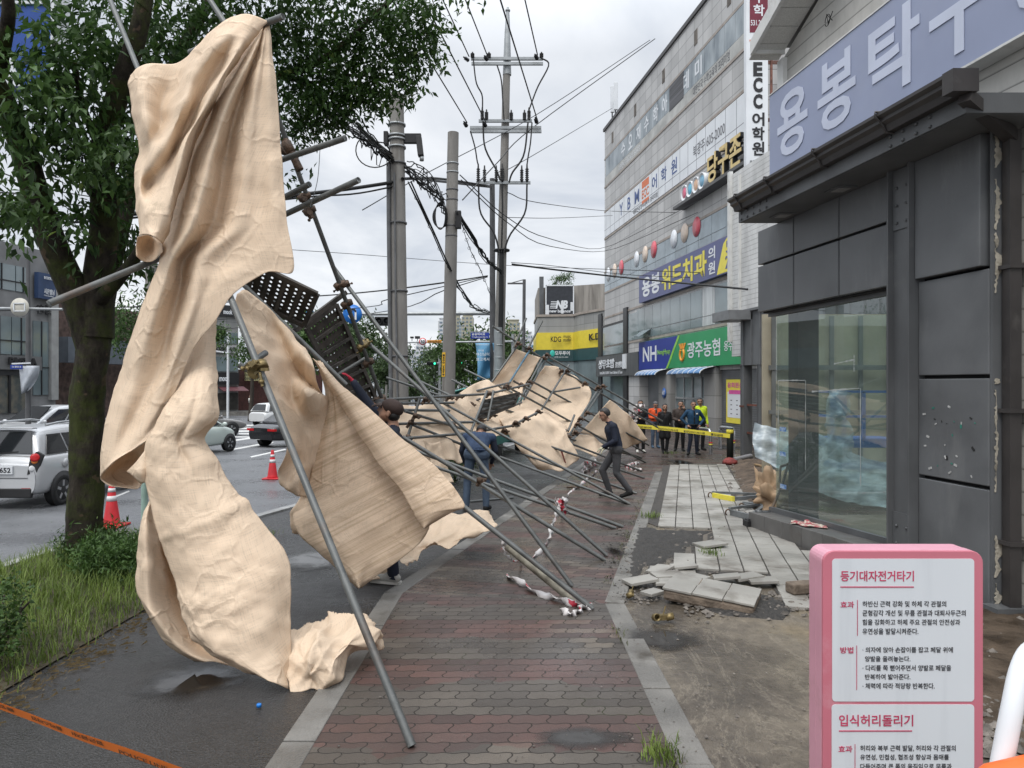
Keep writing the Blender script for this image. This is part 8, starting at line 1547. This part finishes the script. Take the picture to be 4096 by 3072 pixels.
def cpart(nm, m, fn, par=c1, **k): b = MB(); fn(b); return b.build(nm, m, par, **k)
for s in (1, -1):
    tl = cpart('tail_light', m_trimb, lambda b: b.prism([V((s * .58, -1.79, .66)), V((s * .73, -1.76, .70)), V((s * .785, -1.66, 1.0)), V((s * .70, -1.715, 1.07)), V((s * .62, -1.77, .97))][::s], (0, .05, 0)))
    for z, x, r, m in ((.965, .69, .075, m_redl), (.90, .685, .05, m_amb), (.77, .66, .055, m_clear)): cpart('lamp', m, lambda b: b.lathe([(r, -.03), (r, .005), (r * .6, .012), (0, .014)], V((s * x, -1.775 if z < .85 else -1.745, z)), 16, (s * .5, -1, .25)), tl)
    cpart('reflector', m_redl, lambda b: b.box((s * .55, -1.775, .40), (.16, .02, .04))); cpart('roof_rail', m_alloy, lambda b: b.tube([(s * .56, -1.25, 1.52), (s * .57, -.9, 1.555), (s * .57, 0, 1.565), (s * .56, .25, 1.53)], .022, 8))
cpart('rear_bumper', m_trimb, lambda b: (b.box((0, -1.76, .33), (1.3, .08, .17))), bevel=.02); cpart('hatch_seam', m_trimb, lambda b: b.box((0, -1.775, .60), (1.18, .03, .008))); pl = cpart('number_plate', m_panelw, lambda b: b.box((.08, -1.795, .745), (.50, .03, .14))); cpart('lettering', m_blk, lambda b: text_mb(b, '3652', (.04, -1.812, .70), (1, 0, 0), UP, .26, .09, .02, .002), pl)
cpart('emblem', m_alloy, lambda b: (b.box((.0, -1.752, .885), (.12, .02, .025)), b.box((.0, -1.752, .885), (.045, .022, .05)))); cpart('spoiler', m_silver, lambda b: b.box((0, -1.46, 1.475), (1.0, .16, .03)), bevel=.012); cpart('wiper', m_trimb, lambda b: b.bar((-.05, -1.67, 1.03), (.33, -1.655, 1.06), .02, .02)); cpart('fuel_flap', m_silver, lambda b: b.lathe([(.085, 0), (.085, .006), (0, .008)], (.808, -1.05, .80), 18, (1, 0, 0)))
suv = [(-2.2, .4, .9, .78), (-2.05, .32, 1.05, .86), (-1, .3, 1.06, .92), (.8, .3, 1.06, .92), (1.5, .32, 1.02, .9), (2.05, .36, .92, .82), (2.25, .42, .75, .7)]
c2 = car('silver SUV facing this way behind the silver hatchback', -18.0, 27.5, radians(166), m_silver, suv, [(-2.05, 1.08, .8), (-1.75, 1.66, .62), (.25, 1.7, .63), (1.15, 1.06, .8)], 1.85, .36, (-1.35, 1.4))
for s in (1, -1): cpart('headlight', m_clear, lambda b: b.box((s * .62, 2.13, .84), (.36, .16, .16)), c2, bevel=.04)
cpart('grille', m_trimb, lambda b: b.box((0, 2.24, .68), (.9, .06, .16)), c2)
sed = [(-2.3, .35, .78, .7), (-2.15, .28, .92, .82), (-1.3, .25, .96, .9), (.8, .25, .94, .9), (1.6, .27, .84, .86), (2.2, .3, .70, .76), (2.36, .36, .6, .6)]; sg_ = [(-1.75, .97, .76), (-.95, 1.40, .58), (.15, 1.43, .58), (1.05, .94, .76)]
car('grey sedan half hidden by the hanging tarp, only its front end showing', -16.1, 36.3, radians(-42), m_greyc, sed, sg_, 1.8, .34, (-1.35, 1.4))
c5 = car('black car with a red tail lamp behind the leaning steel pipe', -8.9, 30.4, radians(-30), m_blackc, sed, sg_, 1.8, .34, (-1.35, 1.4)); [cpart('tail_light', m_redl, lambda b: b.box((s * .6, -2.26, .74), (.4, .12, .09)), c5) for s in (1, -1)]
car('white car farther along the road behind the black car', -16.2, 50, radians(-30), m_whitec, suv, [(-2.05, 1.08, .8), (-1.75, 1.6, .62), (.25, 1.62, .63), (1.15, 1.06, .8)], 1.85, .36, (-1.35, 1.4))
car('pale mint hatchback peeking out below the hanging tarp', -11.5, 25.3, radians(-14), m_mint, hatch, [(-1.66, .98, .70), (-1.38, 1.46, .55), (.25, 1.49, .56), (1.05, .96, .70)], 1.62, .30, (-1.12, 1.2))
car('white car far off beyond the thick concrete pole', -5.8, 48, radians(-12), m_whitec, sed, sg_, 1.8, .34, (-1.35, 1.4)); car('white hatchback far down the street by the lower deck', -11.2, 62, radians(-12), m_whitec, hatch, [(-1.66, .98, .70), (-1.38, 1.46, .55), (.25, 1.49, .56), (1.05, .96, .70)], 1.62, .30, (-1.12, 1.2))
tk = thing('cargo_truck', 'small truck with a teal canvas cover parked behind the collapsed scaffold', 'truck', (-.95, 23.2, gz(23) - .13), rz=radians(-13)); m_teal = mat('canvas_teal', (.12, .34, .30), .65, .2, 2)
cpart('canvas_cover', m_teal, lambda b: b.grid([[V((x, y, z + .04 * sin(y * 5))) for x, z in ((-.85, .9), (-.87, 1.9), (-.6, 2.22), (0, 2.38), (.6, 2.22), (.87, 1.9), (.85, .9))] for y in (-1.5, -.8, 0, .8, 1.5)]), tk, solid=.02); cpart('cargo_bed', mat('bed_teal', (.04, .16, .14), .5, .2, 3), lambda b: b.box((0, 0, .78), (1.7, 3.1, .4)), tk)
cpart('cab', m_teal, lambda b: b.prism([V((-.8, 1.65, .4)), V((-.8, 3.1, .4)), V((-.8, 3.15, 1.1)), V((-.8, 2.75, 1.95)), V((-.8, 1.65, 1.98))], (1.6, 0, 0)), tk, bevel=.06); cpart('rear_panel', mat('board_orange2', (.55, .25, .03), .5), lambda b: b.box((.35, -1.58, .62), (.62, .04, .3)), tk); cpart('number_plate', mat('plate_green', (.03, .16, .13), .5), lambda b: b.box((.35, -1.605, .62), (.4, .02, .18)), tk)
for yy in (-1.0, 2.2):
    for s in (1, -1): cpart('wheel', m_tyre, lambda b: b.lathe([(0, -.09), (.3, -.09), (.3, .09), (0, .09)], (s * .72, yy, .3), 20, (1, 0, 0)), tk)
sh = thing('kerb_shrub', 'dark leafy shrub under the sagging tarp edge', 'shrub', G(1820, 1930)); p = G(1820, 1925); leaves('foliage', [((p.x, p.y, p.z + .45), (.45, .4, .45), 1500)], m_leaf1, sh, 77, .07); b = MB(); b.tube([p, p + V((0, 0, .5))], .03, 6); b.build('stem', m_bark2, sh)
# ------------------------------------------------------------------ cones, rails, tapes
m_cone = mat('cone_red', (.52, .022, .03), .5, .12, 5); m_refl = mat('cone_white', (.66, .66, .66), .4, .06, 9)
for u, v, lb in ((447, 2105, 'red traffic cone beside the mossy tree trunk'), (1090, 1915, 'red traffic cone standing on the open road beside the slumped tarp')):
    Y = (H - GA + .126) / ((v - CY) / F - GB); p = V(((u - CX) / F * Y, Y, gz(Y) - .128)); t = thing('traffic_cone', lb, 'traffic cone', p, 'red traffic cones'); b = MB(); b.lathe([(.135, .03), (.12, .06), (.032, .70), (.026, .71), (0, .71)], p, 24); b.build('body', m_cone, t); b = MB(); b.box(p + V((0, 0, .018)), (.40, .40, .035)); b.build('base', m_cone, t, bevel=.012)
    for z0, z1 in ((.40, .48), (.54, .60)): r_ = lambda z: .12 - (z - .06) * .1375 + .003; b = MB(); b.lathe([(r_(z0), z0), (r_(z1), z1)], p, 24); b.build('reflective_band', m_refl, t)
bl = thing('bollard', 'black bollard post with the yellow tape tied round its top', 'bollard', at_g(2920, 21.8)); b = MB(); b.lathe([(.10, 0), (.10, .90), (.085, .93), (0, .94)], at_g(2920, 21.8), 20); b.build('post', mat('bollard_dark', (.018, .024, .022), .5), bl); b = MB(); b.lathe([(.105, .76), (.118, .80), (.108, .86), (.104, .88)], at_g(2920, 21.8), 14); b.build('tape_wrap', MATS['sign_yellow'], bl)
m_chr = mat('stainless', (.42, .43, .44), .2, .1, 4, metal=.85)
for i, (ua, ub, Y, lb) in enumerate(((2808, 2843, 23.2, 'shiny steel hoop rail in front of the safety jacket'), (2900, 2934, 24.2, 'shiny steel hoop rail behind the black bollard'))):
    a, c = at_g(ua - 20, Y + 1.2), at_g(ub, Y); t = thing('hoop_rail', lb, 'rail', c, 'steel hoop rails'); b = MB(); b.tube(curve3([c, c + V((0, 0, .62)), c + V((-.02, .03, .74)), c.lerp(a, .15) + V((0, 0, .80)), c.lerp(a, .85) + V((0, 0, .80)), a + V((.02, -.03, .74)), a + V((0, 0, .62)), a], 40), .06, 12); b.build('tube', m_chr, t)
    for k, m in ((.30, MATS['sign_yellow']), (.36, m_cone)): b = MB(); b.lathe([(.062, k), (.063, k), (.063, k + .05), (.062, k + .05)], c, 14); b.build('stripe', m, t)
def ribbon(b, pts, wd, n, up=V((0, 0, 1)), tw=0.0, crinkle=0.0):
    c = curve3([v3(q) for q in pts], n); r1, r2 = [], []
    for i, p in enumerate(c):
        d = (c[min(i + 1, n)] - c[max(i - 1, 0)]).normalized(); s = (up - d * up.dot(d)).normalized(); s = Matrix.Rotation(tw * sin(i * .9) + tw * .5 * noise.noise(p * 3), 3, d) @ s; w_ = wd * (1 - crinkle * abs(noise.noise(p * 9))); r1.append(p + s * w_ / 2); r2.append(p - s * w_ / 2)
    b.grid([r1, r2], True); return c
b = MB(); yt = [(2540, 1704, 22.9), (2680, 1716, 22.5), (2800, 1730, 22.1), (2920, 1744, 21.68)]; ribbon(b, yt, .13, 30); pt = thing('police_tape', 'yellow police line tape stretched from the tarp to the black bollard', 'tape', P(*yt[1])); b.build('tape_band', MATS['sign_yellow'], pt); b = MB()
for s, u0, u1 in (('POLICE LINE-수사중', 2552, 2606), ('출입금지-POLICE LINE-수사중', 2632, 2712), ('출입금지-POLICE LINE-수사중', 2734, 2818), ('출입금지', 2842, 2890)):
    f = lambda u: P(u, 1704 + (u - 2540) * .1053, 22.9 - (u - 2540) * .0032); a, c = f(u0), f(u1); text_mb(b, s, a + V((0, -.02, -.035)), c - a, UP, (c - a).length, .07, .03, .004)
b.build('lettering', m_blk, pt)
b = MB(); ot = [(-80, 2795, 3.35), (130, 2872, 3.2), (330, 2950, 3.05), (520, 3012, 2.9), (760, 3100, 2.7)]; ribbon(b, ot, .055, 30, V((0, -.5, 1))); pt = thing('orange_tape', 'bright orange barrier tape crossing the dark asphalt at the bottom of the picture', 'tape', P(*ot[2])); b.build('tape_band', mat('tape_orange', (.80, .20, .035), .45, .06, 6, trans=.15), pt); b = MB()
for s, k0, k1 in (('출입금지', .02, .17), ('폴리스라인', .25, .40), ('접근금지!', .46, .62), ('POLICE LINE', .70, .92)):
    cc = curve3([v3(q) for q in ot], 60); a, c = cc[int(k0 * 60)], cc[int(k1 * 60)]; up = V((0, -.5, 1)).normalized(); d = c - a
    if s != 'POLICE LINE': text_mb(b, s, c + V((0, -.006, .006)) + up * .012, -d, -up, d.length, .026, .02, .001)
    else: text_mb(b, s, a + V((0, -.006, -.004)) - up * .013, d, up, d.length, .026, .02, .001)
b.build('lettering', mat('print_brown', (.16, .06, .02), .6), pt)
g = NG('tape_redwhite'); ux, uy, _ = g.sep(g.tc.outputs['Object']); s_ = g.math('FRACT', g.math('ADD', g.math('MULTIPLY', ux, 9.0), g.math('MULTIPLY', g.sep(g.tc.outputs['Object'])[1], 7.0))); n_ = g.noise(g.tc.outputs['Object'], 7, 2); m_rw = g.out(g.mix(g.math('MULTIPLY', g.math('GREATER_THAN', s_, .62), g.math('GREATER_THAN', n_, .55)), (.60, .57, .56), (.48, .035, .06)), .4)
m_wt = mat('tape_white', (.60, .58, .57), .45, .1, 9, dirt=(.5, .25, .27), dscale=6, dlo=.55, dhi=.62)
def rw(label, segs, m=None, wd=.055): b = MB(); [ribbon(b, q, wd, 26, tw=1.1, crinkle=.5) for q in segs]; b.build('barrier_tape', m or m_rw, label=label, cat='tape', group='scraps of red and white barrier tape', solid=.002)
gq = lambda u, v, dz=.03: G(u, v, dz)
rw('red and white tape trailing over the bricks from the foot of the taped pipe', [[gq(2027, 2318), gq(2080, 2345, .05), gq(2150, 2385), gq(2230, 2410, .04), gq(2300, 2430), gq(2368, 2436)], [gq(2368, 2440), gq(2330, 2445), gq(2310, 2462), gq(2280, 2468), gq(2248, 2455)]], wd=.075)
rw('white tape hanging in a curve from the knotted pipe down to the bricks', [[(2240, 2030, 8.9), (2212, 2095, 8.8), (2195, 2160, 8.6), gq(2178, 2200), gq(2132, 2240)]], m_wt, .08); rw('white tape running along the bricks between the knot and the walking man', [[(2240, 2010, 9.3), gq(2260, 2000), gq(2325, 1942), gq(2390, 1888)]], m_wt, .09)
rw('knot of red and white tape tied round the crossing pipes', [[(2222, 2002, 9.0), (2250, 2012, 8.9), (2240, 2035, 8.9), (2262, 2040, 9.0), (2235, 2052, 8.95)], [(2225, 2020, 8.9), (2258, 2000, 8.9), (2250, 2045, 8.9)]], wd=.11); rw('bunched red and white tape on the ground behind the walking man', [[gq(2332, 1888), gq(2340, 1868, .1), gq(2360, 1862, .05), gq(2385, 1858, .12)], [gq(2335, 1895), gq(2365, 1872, .1), gq(2390, 1862)]], wd=.16)
rw('red and white tape tied to the long pipe in front of the glasses wearer', [[(2525, 1660, 20.2), (2545, 1625, 20.2), (2580, 1625, 20.2)], [(2540, 1628, 20.2), (2548, 1660, 20.2), (2542, 1690, 20.2)], [(2530, 1670, 20.2), (2556, 1640, 20.2), (2570, 1650, 20.2)]], wd=.13); rw('red and white tape lying among the far pipe ends on the bricks', [[gq(2510, 1872), gq(2530, 1862), gq(2555, 1858)], [gq(2500, 1866), gq(2530, 1880), gq(2560, 1886)]], wd=.14)
b = MB(); c = P(2030, 2172, 6.85); b.tube([c - (e_end - sE[0]).normalized() * .07, c + (e_end - sE[0]).normalized() * .07], .030, 14, False); b.build('tape_wrap', mat('tape_silver', (.45, .45, .45), .35, .1), near_s); rw('short red and white tape strand dangling from the taped pipe', [[(2015, 2150, 6.8), (2012, 2190, 6.8), (2030, 2225, 6.8), (2060, 2245, 6.9), gq(2085, 2258)]], wd=.04)
# ------------------------------------------------------------------ debris by the shop
b = MB(); h0, h1 = P(3152, 1862, 10.4), P(3085, 2040, 10.25); b.tube(curve3([h0, h0.lerp(h1, .5) + V((.02, 0, 0)), h1], 8), .02, 8); t = thing('shovel', 'worn shovel leaning against the shop glass with its blade on the plinth', 'shovel', h1); b.build('handle', mat('wood_grey', (.17, .13, .095), .8, .3, 6, st=(1, 1, .2)), t); b = MB(); b.tube([P(3122, 1866, 10.45), P(3165, 1852, 10.38)], .02, 8); b.tube([P(3122, 1866, 10.45), P(3118, 1930, 10.4)], .018, 8); b.build('grip', MATS['wood_grey'], t)
b = MB(); b.grid([[P(3050 + 4 * i, 2040 + 17 * i, 10.2) + V((0, -.02 * (1 - (j / 2) ** 2), 0)) + V((.11 * j / 2 * (1 if i < 4 else .8), 0, 0)) for j in (-2, -1, 0, 1, 2)] for i in range(6)]); b.build('blade', mat('blade_steel', (.11, .115, .12), .4, .4, 8, metal=.4), t, solid=.004)
b = MB(); cloth(b, [[(3035, 1885, 11.4), (3080, 1875, 11.3), (3130, 1885, 11.3), (3170, 1880, 11.6)], [(3015, 1930, 11.0), (3070, 1930, 10.8), (3130, 1935, 10.8), (3175, 1940, 11.3)], [(3025, 2000, 10.8), (3080, 2010, 10.55), (3130, 2000, 10.6), (3180, 2010, 11.2)], [(3060, 2070, 10.9), (3090, 2085, 10.6), (3130, 2075, 10.6), (3170, 2080, 11.2)]], 30, 30, .04, .08, 4, 51, rag=.03); b.build('crumpled_sheet', mat('sheet_tan', (.42, .29, .18), .7, .25, 4, trans=.12), label='heap of crumpled tan sheeting stuffed behind the shovel', cat='sheet', solid=.004)
m_fr = mat('frame_grey', (.16, .17, .175), .45, .3, 6, metal=.3)
for lb, q, m in (('yellow and grey steel bracket lying on the pale tiles', ((2852, 1996), (2935, 2012), (3040, 2000)), MATS['sign_yellow']), ('grey steel bracket frame half on the tiles by the plinth', ((2925, 2068), (3005, 2088), (3060, 2040)), m_fr), ('grey slotted steel channel on the rubble by the shovel', ((2978, 2042), (3050, 2030), (3075, 2045)), m_fr)):
    t = thing('steel_bracket', lb, 'bracket', G(*q[0])); ps = [G(*k, .07) for k in q]; b = MB(); b.bar(ps[0], ps[1], .05, .09); b.build('arm', m if m is not m_fr else m_fr, t); b = MB(); b.bar(ps[1] + V((.0, .06, .0)), ps[2], .06, .05); b.bar(ps[0] + V((.05, .25, .02)), ps[2] + V((0, .1, .02)), .05, .04); b.build('rail', m_fr, t); b = MB(); b.tube([ps[0] + V((-.05 + .04 * cos(k * .6), 0, .0 + .05 * sin(k * .6))) for k in range(8)], .012, 6); b.build('hook', m_rust, t)
b = MB(); b.tube([G(2935, 1850, .07), G(3002, 1838, .10)], .075, 14); b.build('plastic_pipe', mat('pvc_grey', (.24, .24, .25), .5, .1), label='grey plastic pipe offcut at the far end of the tiles', cat='pipe'); b = MB(); c = G(2920, 1858); b.ell(c + V((0, 0, .06)), (.2, .25, .12), 16, 10); b.v = [tuple(V(q) + V((1, 1, 1)) * .05 * noise.noise(V(q) * 9)) for q in b.v]; b.build('red_sack', mat('sack_red', (.18, .035, .03), .8, .4, 9), label='crumpled dark red sack beside the grey pipe offcut', cat='sack')
b = MB(); b.bar(G(3010, 1872, .12), G(3095, 1898, .14), .12, .03); b.bar(G(3000, 1868, .05), G(3020, 1885, .1), .1, .03); b.build('timber_plank', mat('plank_wood', (.25, .17, .09), .8, .3, 5), label='narrow timber plank on the soil heap below the plastic sheet', cat='plank'); b = MB(); b.box(G(2995, 2112, .06), (.12, .14, .11), (1, .2, 0)); b.box(G(2995, 2112, .12), (.08, .1, .03), (1, .2, 0)); b.build('plastic_box', m_rub, label='small black plastic box at the corner of the plinth', cat='box', bevel=.01)
b = MB(); cloth(b, [[(3168, 2118, 9.35), (3215, 2122, 9.25), (3260, 2120, 9.15), (3300, 2150, 9.0)], [(3165, 2128, 9.2), (3220, 2136, 9.05), (3262, 2140, 8.95), (3308, 2158, 8.85)], [(3175, 2132, 9.15), (3225, 2150, 8.9), (3260, 2152, 8.85), (3312, 2162, 8.75)]], 24, 12, .02, .05, 8, 61); b.v = [(x, y, max(z, .19 - .035 * (y - 7.8) + .012 + .03 * abs(noise.noise((x * 9, y * 9, 0))))) for x, y, z in b.v]; b.build('patterned_cloth', mat('rag_pattern', (.40, .10, .11), .8, .1, 16, c2=(.55, .50, .42), lo=.47, hi=.53), label='pink and cream patterned rag dropped on the plinth under the glass', cat='rag', solid=.006)
for u, v, yw, s, lb in ((2650, 2492, .3, .72, 'brass scaffold clamp lying in the shallow puddle'), (2522, 2398, 1.4, .6, 'dull scaffold clamp by the kerb next to the tilted tile')):
    c = G(u, v, .05); t = thing('scaffold_clamp', lb, 'clamp', c); d = V((cos(yw), sin(yw) * .5, 0)); b = MB(); b.lathe([(.032 * s, -.03), (.044 * s, -.03), (.044 * s, .03), (.032 * s, .03), (.032 * s, -.03)], c - d * .08 * s, 14, (d.y, -d.x, .3)); b.lathe([(.03 * s, -.03), (.042 * s, -.03), (.042 * s, .03), (.03 * s, .03)], c + d * .09 * s, 14, d + V((0, 0, .2))); b.box(c, (.1 * s, .06 * s, .06 * s), d); b.build('jaw', m_gold, t); b = MB(); b.tube([c + V((0, 0, .0)), c + V((.03, .02, .12 * s))], .008 * s, 6); b.build('bolt', m_gold, t)
c = G(1036, 2836, .012); b = MB(); b.lathe([(.013, 0), (.015, 0), (.015, .016), (.013, .02), (0, .021)], c, 18); b.build('bottle_cap', mat('cap_blue', (.02, .20, .62), .35), label='blue bottle cap on the wet asphalt', cat='bottle cap')
# beyond the glass: blue work platform, polythene, beige partition
b = MB(); [b.bar((5.6 + i * .62, 15.2, -.2), (5.6 + i * .62, 15.2, 3.4), .08, .06, (0, 1, 0)) for i in range(6)]; b.bar((5.5, 15.2, 2.3), (9, 15.0, 2.3), .08, .1); b.bar((5.5, 15.2, 1.35), (9, 15.0, 1.35), .06, .08); t = thing('partition_wall', 'beige board partition on dark studs seen through the shop glass', 'wall', (6, 15.3, -.2)); b.build('stud', m_int, t); b = MB(); b.box((7.4, 15.32, 1.6), (4.0, .08, 3.7)); b.build('board', m_beige, t)
lf = thing('work_platform', 'blue scissor lift work platform wrapped in clear sheeting behind the glass', 'lift', (5.85, 12.2, gz(12.2))); m_lift = mat('lift_blue', (.025, .13, .42), .4, .15, 4); b = MB()
b.box((5.95, 12.3, .95), (1.15, .6, .16)); b.box((5.95, 12.3, .55), (.9, .5, .1)); b.build('deck', m_lift, lf, bevel=.01); b = MB()
for x in (5.42, 5.62, 5.95, 6.45): b.bar((x, 12.02, 1.0), (x, 12.02, 1.82), .05, .05, (0, 1, 0))
for z in (1.82, 1.4): b.bar((5.40, 12.02, z), (6.5, 12.02, z), .05, .04); b.bar((5.40, 12.02, z), (5.40, 12.58, z), .05, .04)
b.box((5.52, 12.0, 1.62), (.24, .1, .4)); b.build('guard_rail', m_lift, lf); b = MB(); b.bar((5.5, 12.3, .1), (6.3, 12.3, .55), .06, .08); b.bar((6.3, 12.3, .1), (5.5, 12.3, .55), .06, .08); b.box((5.9, 12.3, .02), (1.0, .55, .22)); b.build('scissor_base', m_rub, lf)
g = NG('polythene'); n_ = g.noise(g.mapv(g.tc.outputs['Object'], sc=(1, 1, 3)), 5, 5); g.out(g.ramp(n_, (.3, (.48, .56, .60)), (.7, (.58, .65, .68))), .18, g.bump(n_, .6, .03), spec=.7); tr = g.n.new('ShaderNodeBsdfTransparent'); tr.inputs[0].default_value = (.85, .93, .95, 1); ms = g.n.new('ShaderNodeMixShader'); g.l.new(g.ramp(n_, (.3, .45), (.7, .8)), ms.inputs[0]); g.l.new(tr.outputs[0], ms.inputs[1]); g.l.new(g.p.outputs[0], ms.inputs[2]); g.l.new(ms.outputs[0], g.n['Material Output'].inputs[0])
b = MB(); cloth(b, [[(3018, 1690, 13.0), (3120, 1715, 12.9), (3230, 1722, 12.7), (3330, 1760, 12.0), (3450, 1830, 11.6), (3600, 1860, 11.2)], [(3012, 1760, 12.9), (3120, 1790, 12.8), (3230, 1800, 12.6), (3330, 1860, 11.8), (3450, 1900, 11.4), (3600, 1930, 11.0)], [(3020, 1826, 12.8), (3110, 1866, 12.6), (3220, 1940, 12.2), (3330, 1990, 11.5), (3450, 2020, 11.1), (3600, 2040, 10.8)]], 50, 24, .02, .03, 2, 71); b.build('plastic_sheet', g.m, label='pale blue polythene sheet strung low past the end of the shop glass', cat='sheet')
b = MB(); cloth(b, [[(3310, 1560, 11.9), (3350, 1552, 11.7), (3400, 1575, 11.8)], [(3305, 1680, 11.8), (3345, 1700, 11.6), (3400, 1700, 11.8)], [(3310, 1830, 11.7), (3360, 1850, 11.6), (3420, 1850, 11.7)]], 16, 24, .02, .03, 3, 73); b.build('plastic_wrap', g.m, label='clear plastic wrap hanging on the end of the blue work platform', cat='sheet')
# ------------------------------------------------------------------ pink instruction board
Yf = 3.0; sb = thing('instruction_board', 'freestanding pink board with two white panels of Korean exercise instructions', 'sign board', V((P(3612, 2500, Yf).x, Yf, gz(Yf)))); m_pink = mat('board_pink', (.50, .155, .20), .4, .05, 2, dirt=(.58, .30, .34), dscale=2.2, dlo=.56, dhi=.75); m_pink_skylit = mat('edge_pink_skylit', (.60, .30, .37), .42, .06, 3, dirt=(.50, .26, .30), dscale=7)  # casing gets a lighter pink: sky light on sides and top put into colour
def rrect(u0, u1, v0, v1, r, Y, bot=True):
    pts = []
    for cx_, cy_, a0 in ((u1 - r, v0 + r, 90), (u0 + r, v0 + r, 180)) : pts += [P(cx_ + r * cos(radians(a0 - 90 + k * 15 if False else a0 - 90 + k * 15)), cy_ - r * sin(radians(a0 - 90 + k * 15)), Y) for k in range(7)]
    if bot:
        for cx_, cy_, a0 in ((u0 + r, v1 - r, 180), (u1 - r, v1 - r, 270)): pts += [P(cx_ + r * cos(radians(a0 + k * 15)), cy_ - r * sin(radians(a0 + k * 15)), Y) for k in range(7)]
    else: pts += [P(u0, v1, Y), P(u1, v1, Y)]
    return pts
vb = CY + (H - gz(Yf)) / Yf * F + 10
b = MB(); b.prism(rrect(3292, 3933, 2204, vb, 48, Yf, False), (0, .015, 0)); b.build('front_frame', m_pink, sb, bevel=.003); b = MB(); b.prism([q + V((0, .016, 0)) for q in rrect(3292, 3933, 2204, vb, 48, Yf, False)], (0, .056, 0)); b.prism([q + V((0, .075, 0)) for q in rrect(3294, 3931, 2206, vb, 46, Yf, False)], (0, .072, 0)); b.build('casing', m_pink_skylit, sb, bevel=.004)
m_face = mat('panel_face', (.60, .63, .66), .4, .03, 1, dirt=(.52, .55, .58), dscale=3, dst=(3, 1, .2), dlo=.5, dhi=.8)
b = MB(); b.prism(rrect(3329, 3897, 2235, 2806, 14, Yf - .002), (0, .004, 0)); b.build('text_panel', m_face, sb); b = MB(); b.prism(rrect(3327, 3897, 2818, vb - 40, 14, Yf - .002), (0, .004, 0)); b.build('text_panel', m_face, sb)
pk, dk = MB(), MB()
def st_(b, s, u0, u1, v0, v1, bold=0.0): text_mb(b, s, P(u0, v1, Yf - .0025), (1, 0, 0), UP, (u1 - u0) / F * Yf, (v1 - v0) / F * Yf, bold, .0015)
def ln_(b, u0, u1, v0, v1): q = P((u0 + u1) / 2, (v0 + v1) / 2, Yf - .003); b.box(q, ((u1 - u0) / F * Yf, .002, (v1 - v0) / F * Yf))
st_(pk, '등기대자전거타기', 3362, 3655, 2283, 2325, .012); ln_(pk, 3362, 3655, 2346, 2350); st_(pk, '효과', 3362, 3416, 2406, 2431, .01); ln_(pk, 3429, 3431, 2400, 2543); st_(pk, '방법', 3361, 3413, 2588, 2613, .01); ln_(pk, 3426, 3428, 2582, 2760); st_(pk, '입식허리돌리기', 3356, 3652, 2859, 2905, .012); ln_(pk, 3356, 3648, 2922, 2926); st_(pk, '효과', 3354, 3409, 2983, 3009, .01); ln_(pk, 3419, 3421, 2977, 3090)
for s, u0, u1, v0, v1 in (('하반신 근력 강화 및 하체 각 관절의', 3450, 3784, 2404, 2427), ('균형감각 개선 및 무릎 관절과 대퇴사두근의', 3450, 3862, 2440, 2464), ('힘을 강화하고 하체 주요 관절의 안전성과', 3450, 3840, 2477, 2500), ('유연성을 발달시켜준다.', 3450, 3673, 2513, 2537), ('· 의자에 앉아 손잡이를 잡고 페달 위에', 3450, 3811, 2588, 2610), ('양발을 올려놓는다.', 3460, 3641, 2624, 2646), ('· 다리를 쭉 뻗어주면서 양발로 페달을', 3450, 3804, 2660, 2683), ('반복하여 밟아준다.', 3460, 3641, 2696, 2718), ('· 체력에 따라 적당량 반복한다.', 3450, 3738, 2732, 2755), ('허리와 복부 근력 발달, 허리와 각 관절의', 3441, 3822, 2981, 3005), ('유연성, 민첩성, 협조성 향상과 몸매를', 3441, 3795, 3017, 3040), ('다듬어주며 큰 폭의 움직임으로 무릎과', 3441, 3806, 3054, 3077)): st_(dk, s, u0, u1, v0, v1, .004)
pk.build('lettering', mat('print_pink', (.46, .05, .11), .5), sb); dk.build('lettering', mat('print_dark', (.045, .045, .05), .5), sb)
br = thing('barrier', 'white steel tube barrier with an orange base at the corner of the picture', 'barrier', at_g(4040, 2.25)); b = MB(); b.tube(curve3([P(4190, 2580, 2.3), P(4120, 2610, 2.28), P(4080, 2690, 2.25), P(4050, 2830, 2.22), P(4015, 3010, 2.2), P(3995, 3120, 2.18)], 20), .031, 16); b.build('tube', m_panelw, br); b = MB(); a = P(4060, 3085, 2.12); b.tube([a + V((-.10, 0, -.055)), a + V((-.06, 0, -.03)), a + V((.05, 0, -.005)), a + V((.12, 0, .01))], [.045, .05, .05, .045], 16); b.tube([a + V((0, 0, -.03)), V((a.x - .05, a.y, 0))], .06, 12); b.build('orange_base', mat('barrier_orange', (.72, .12, .012), .4, .06, 5), br)
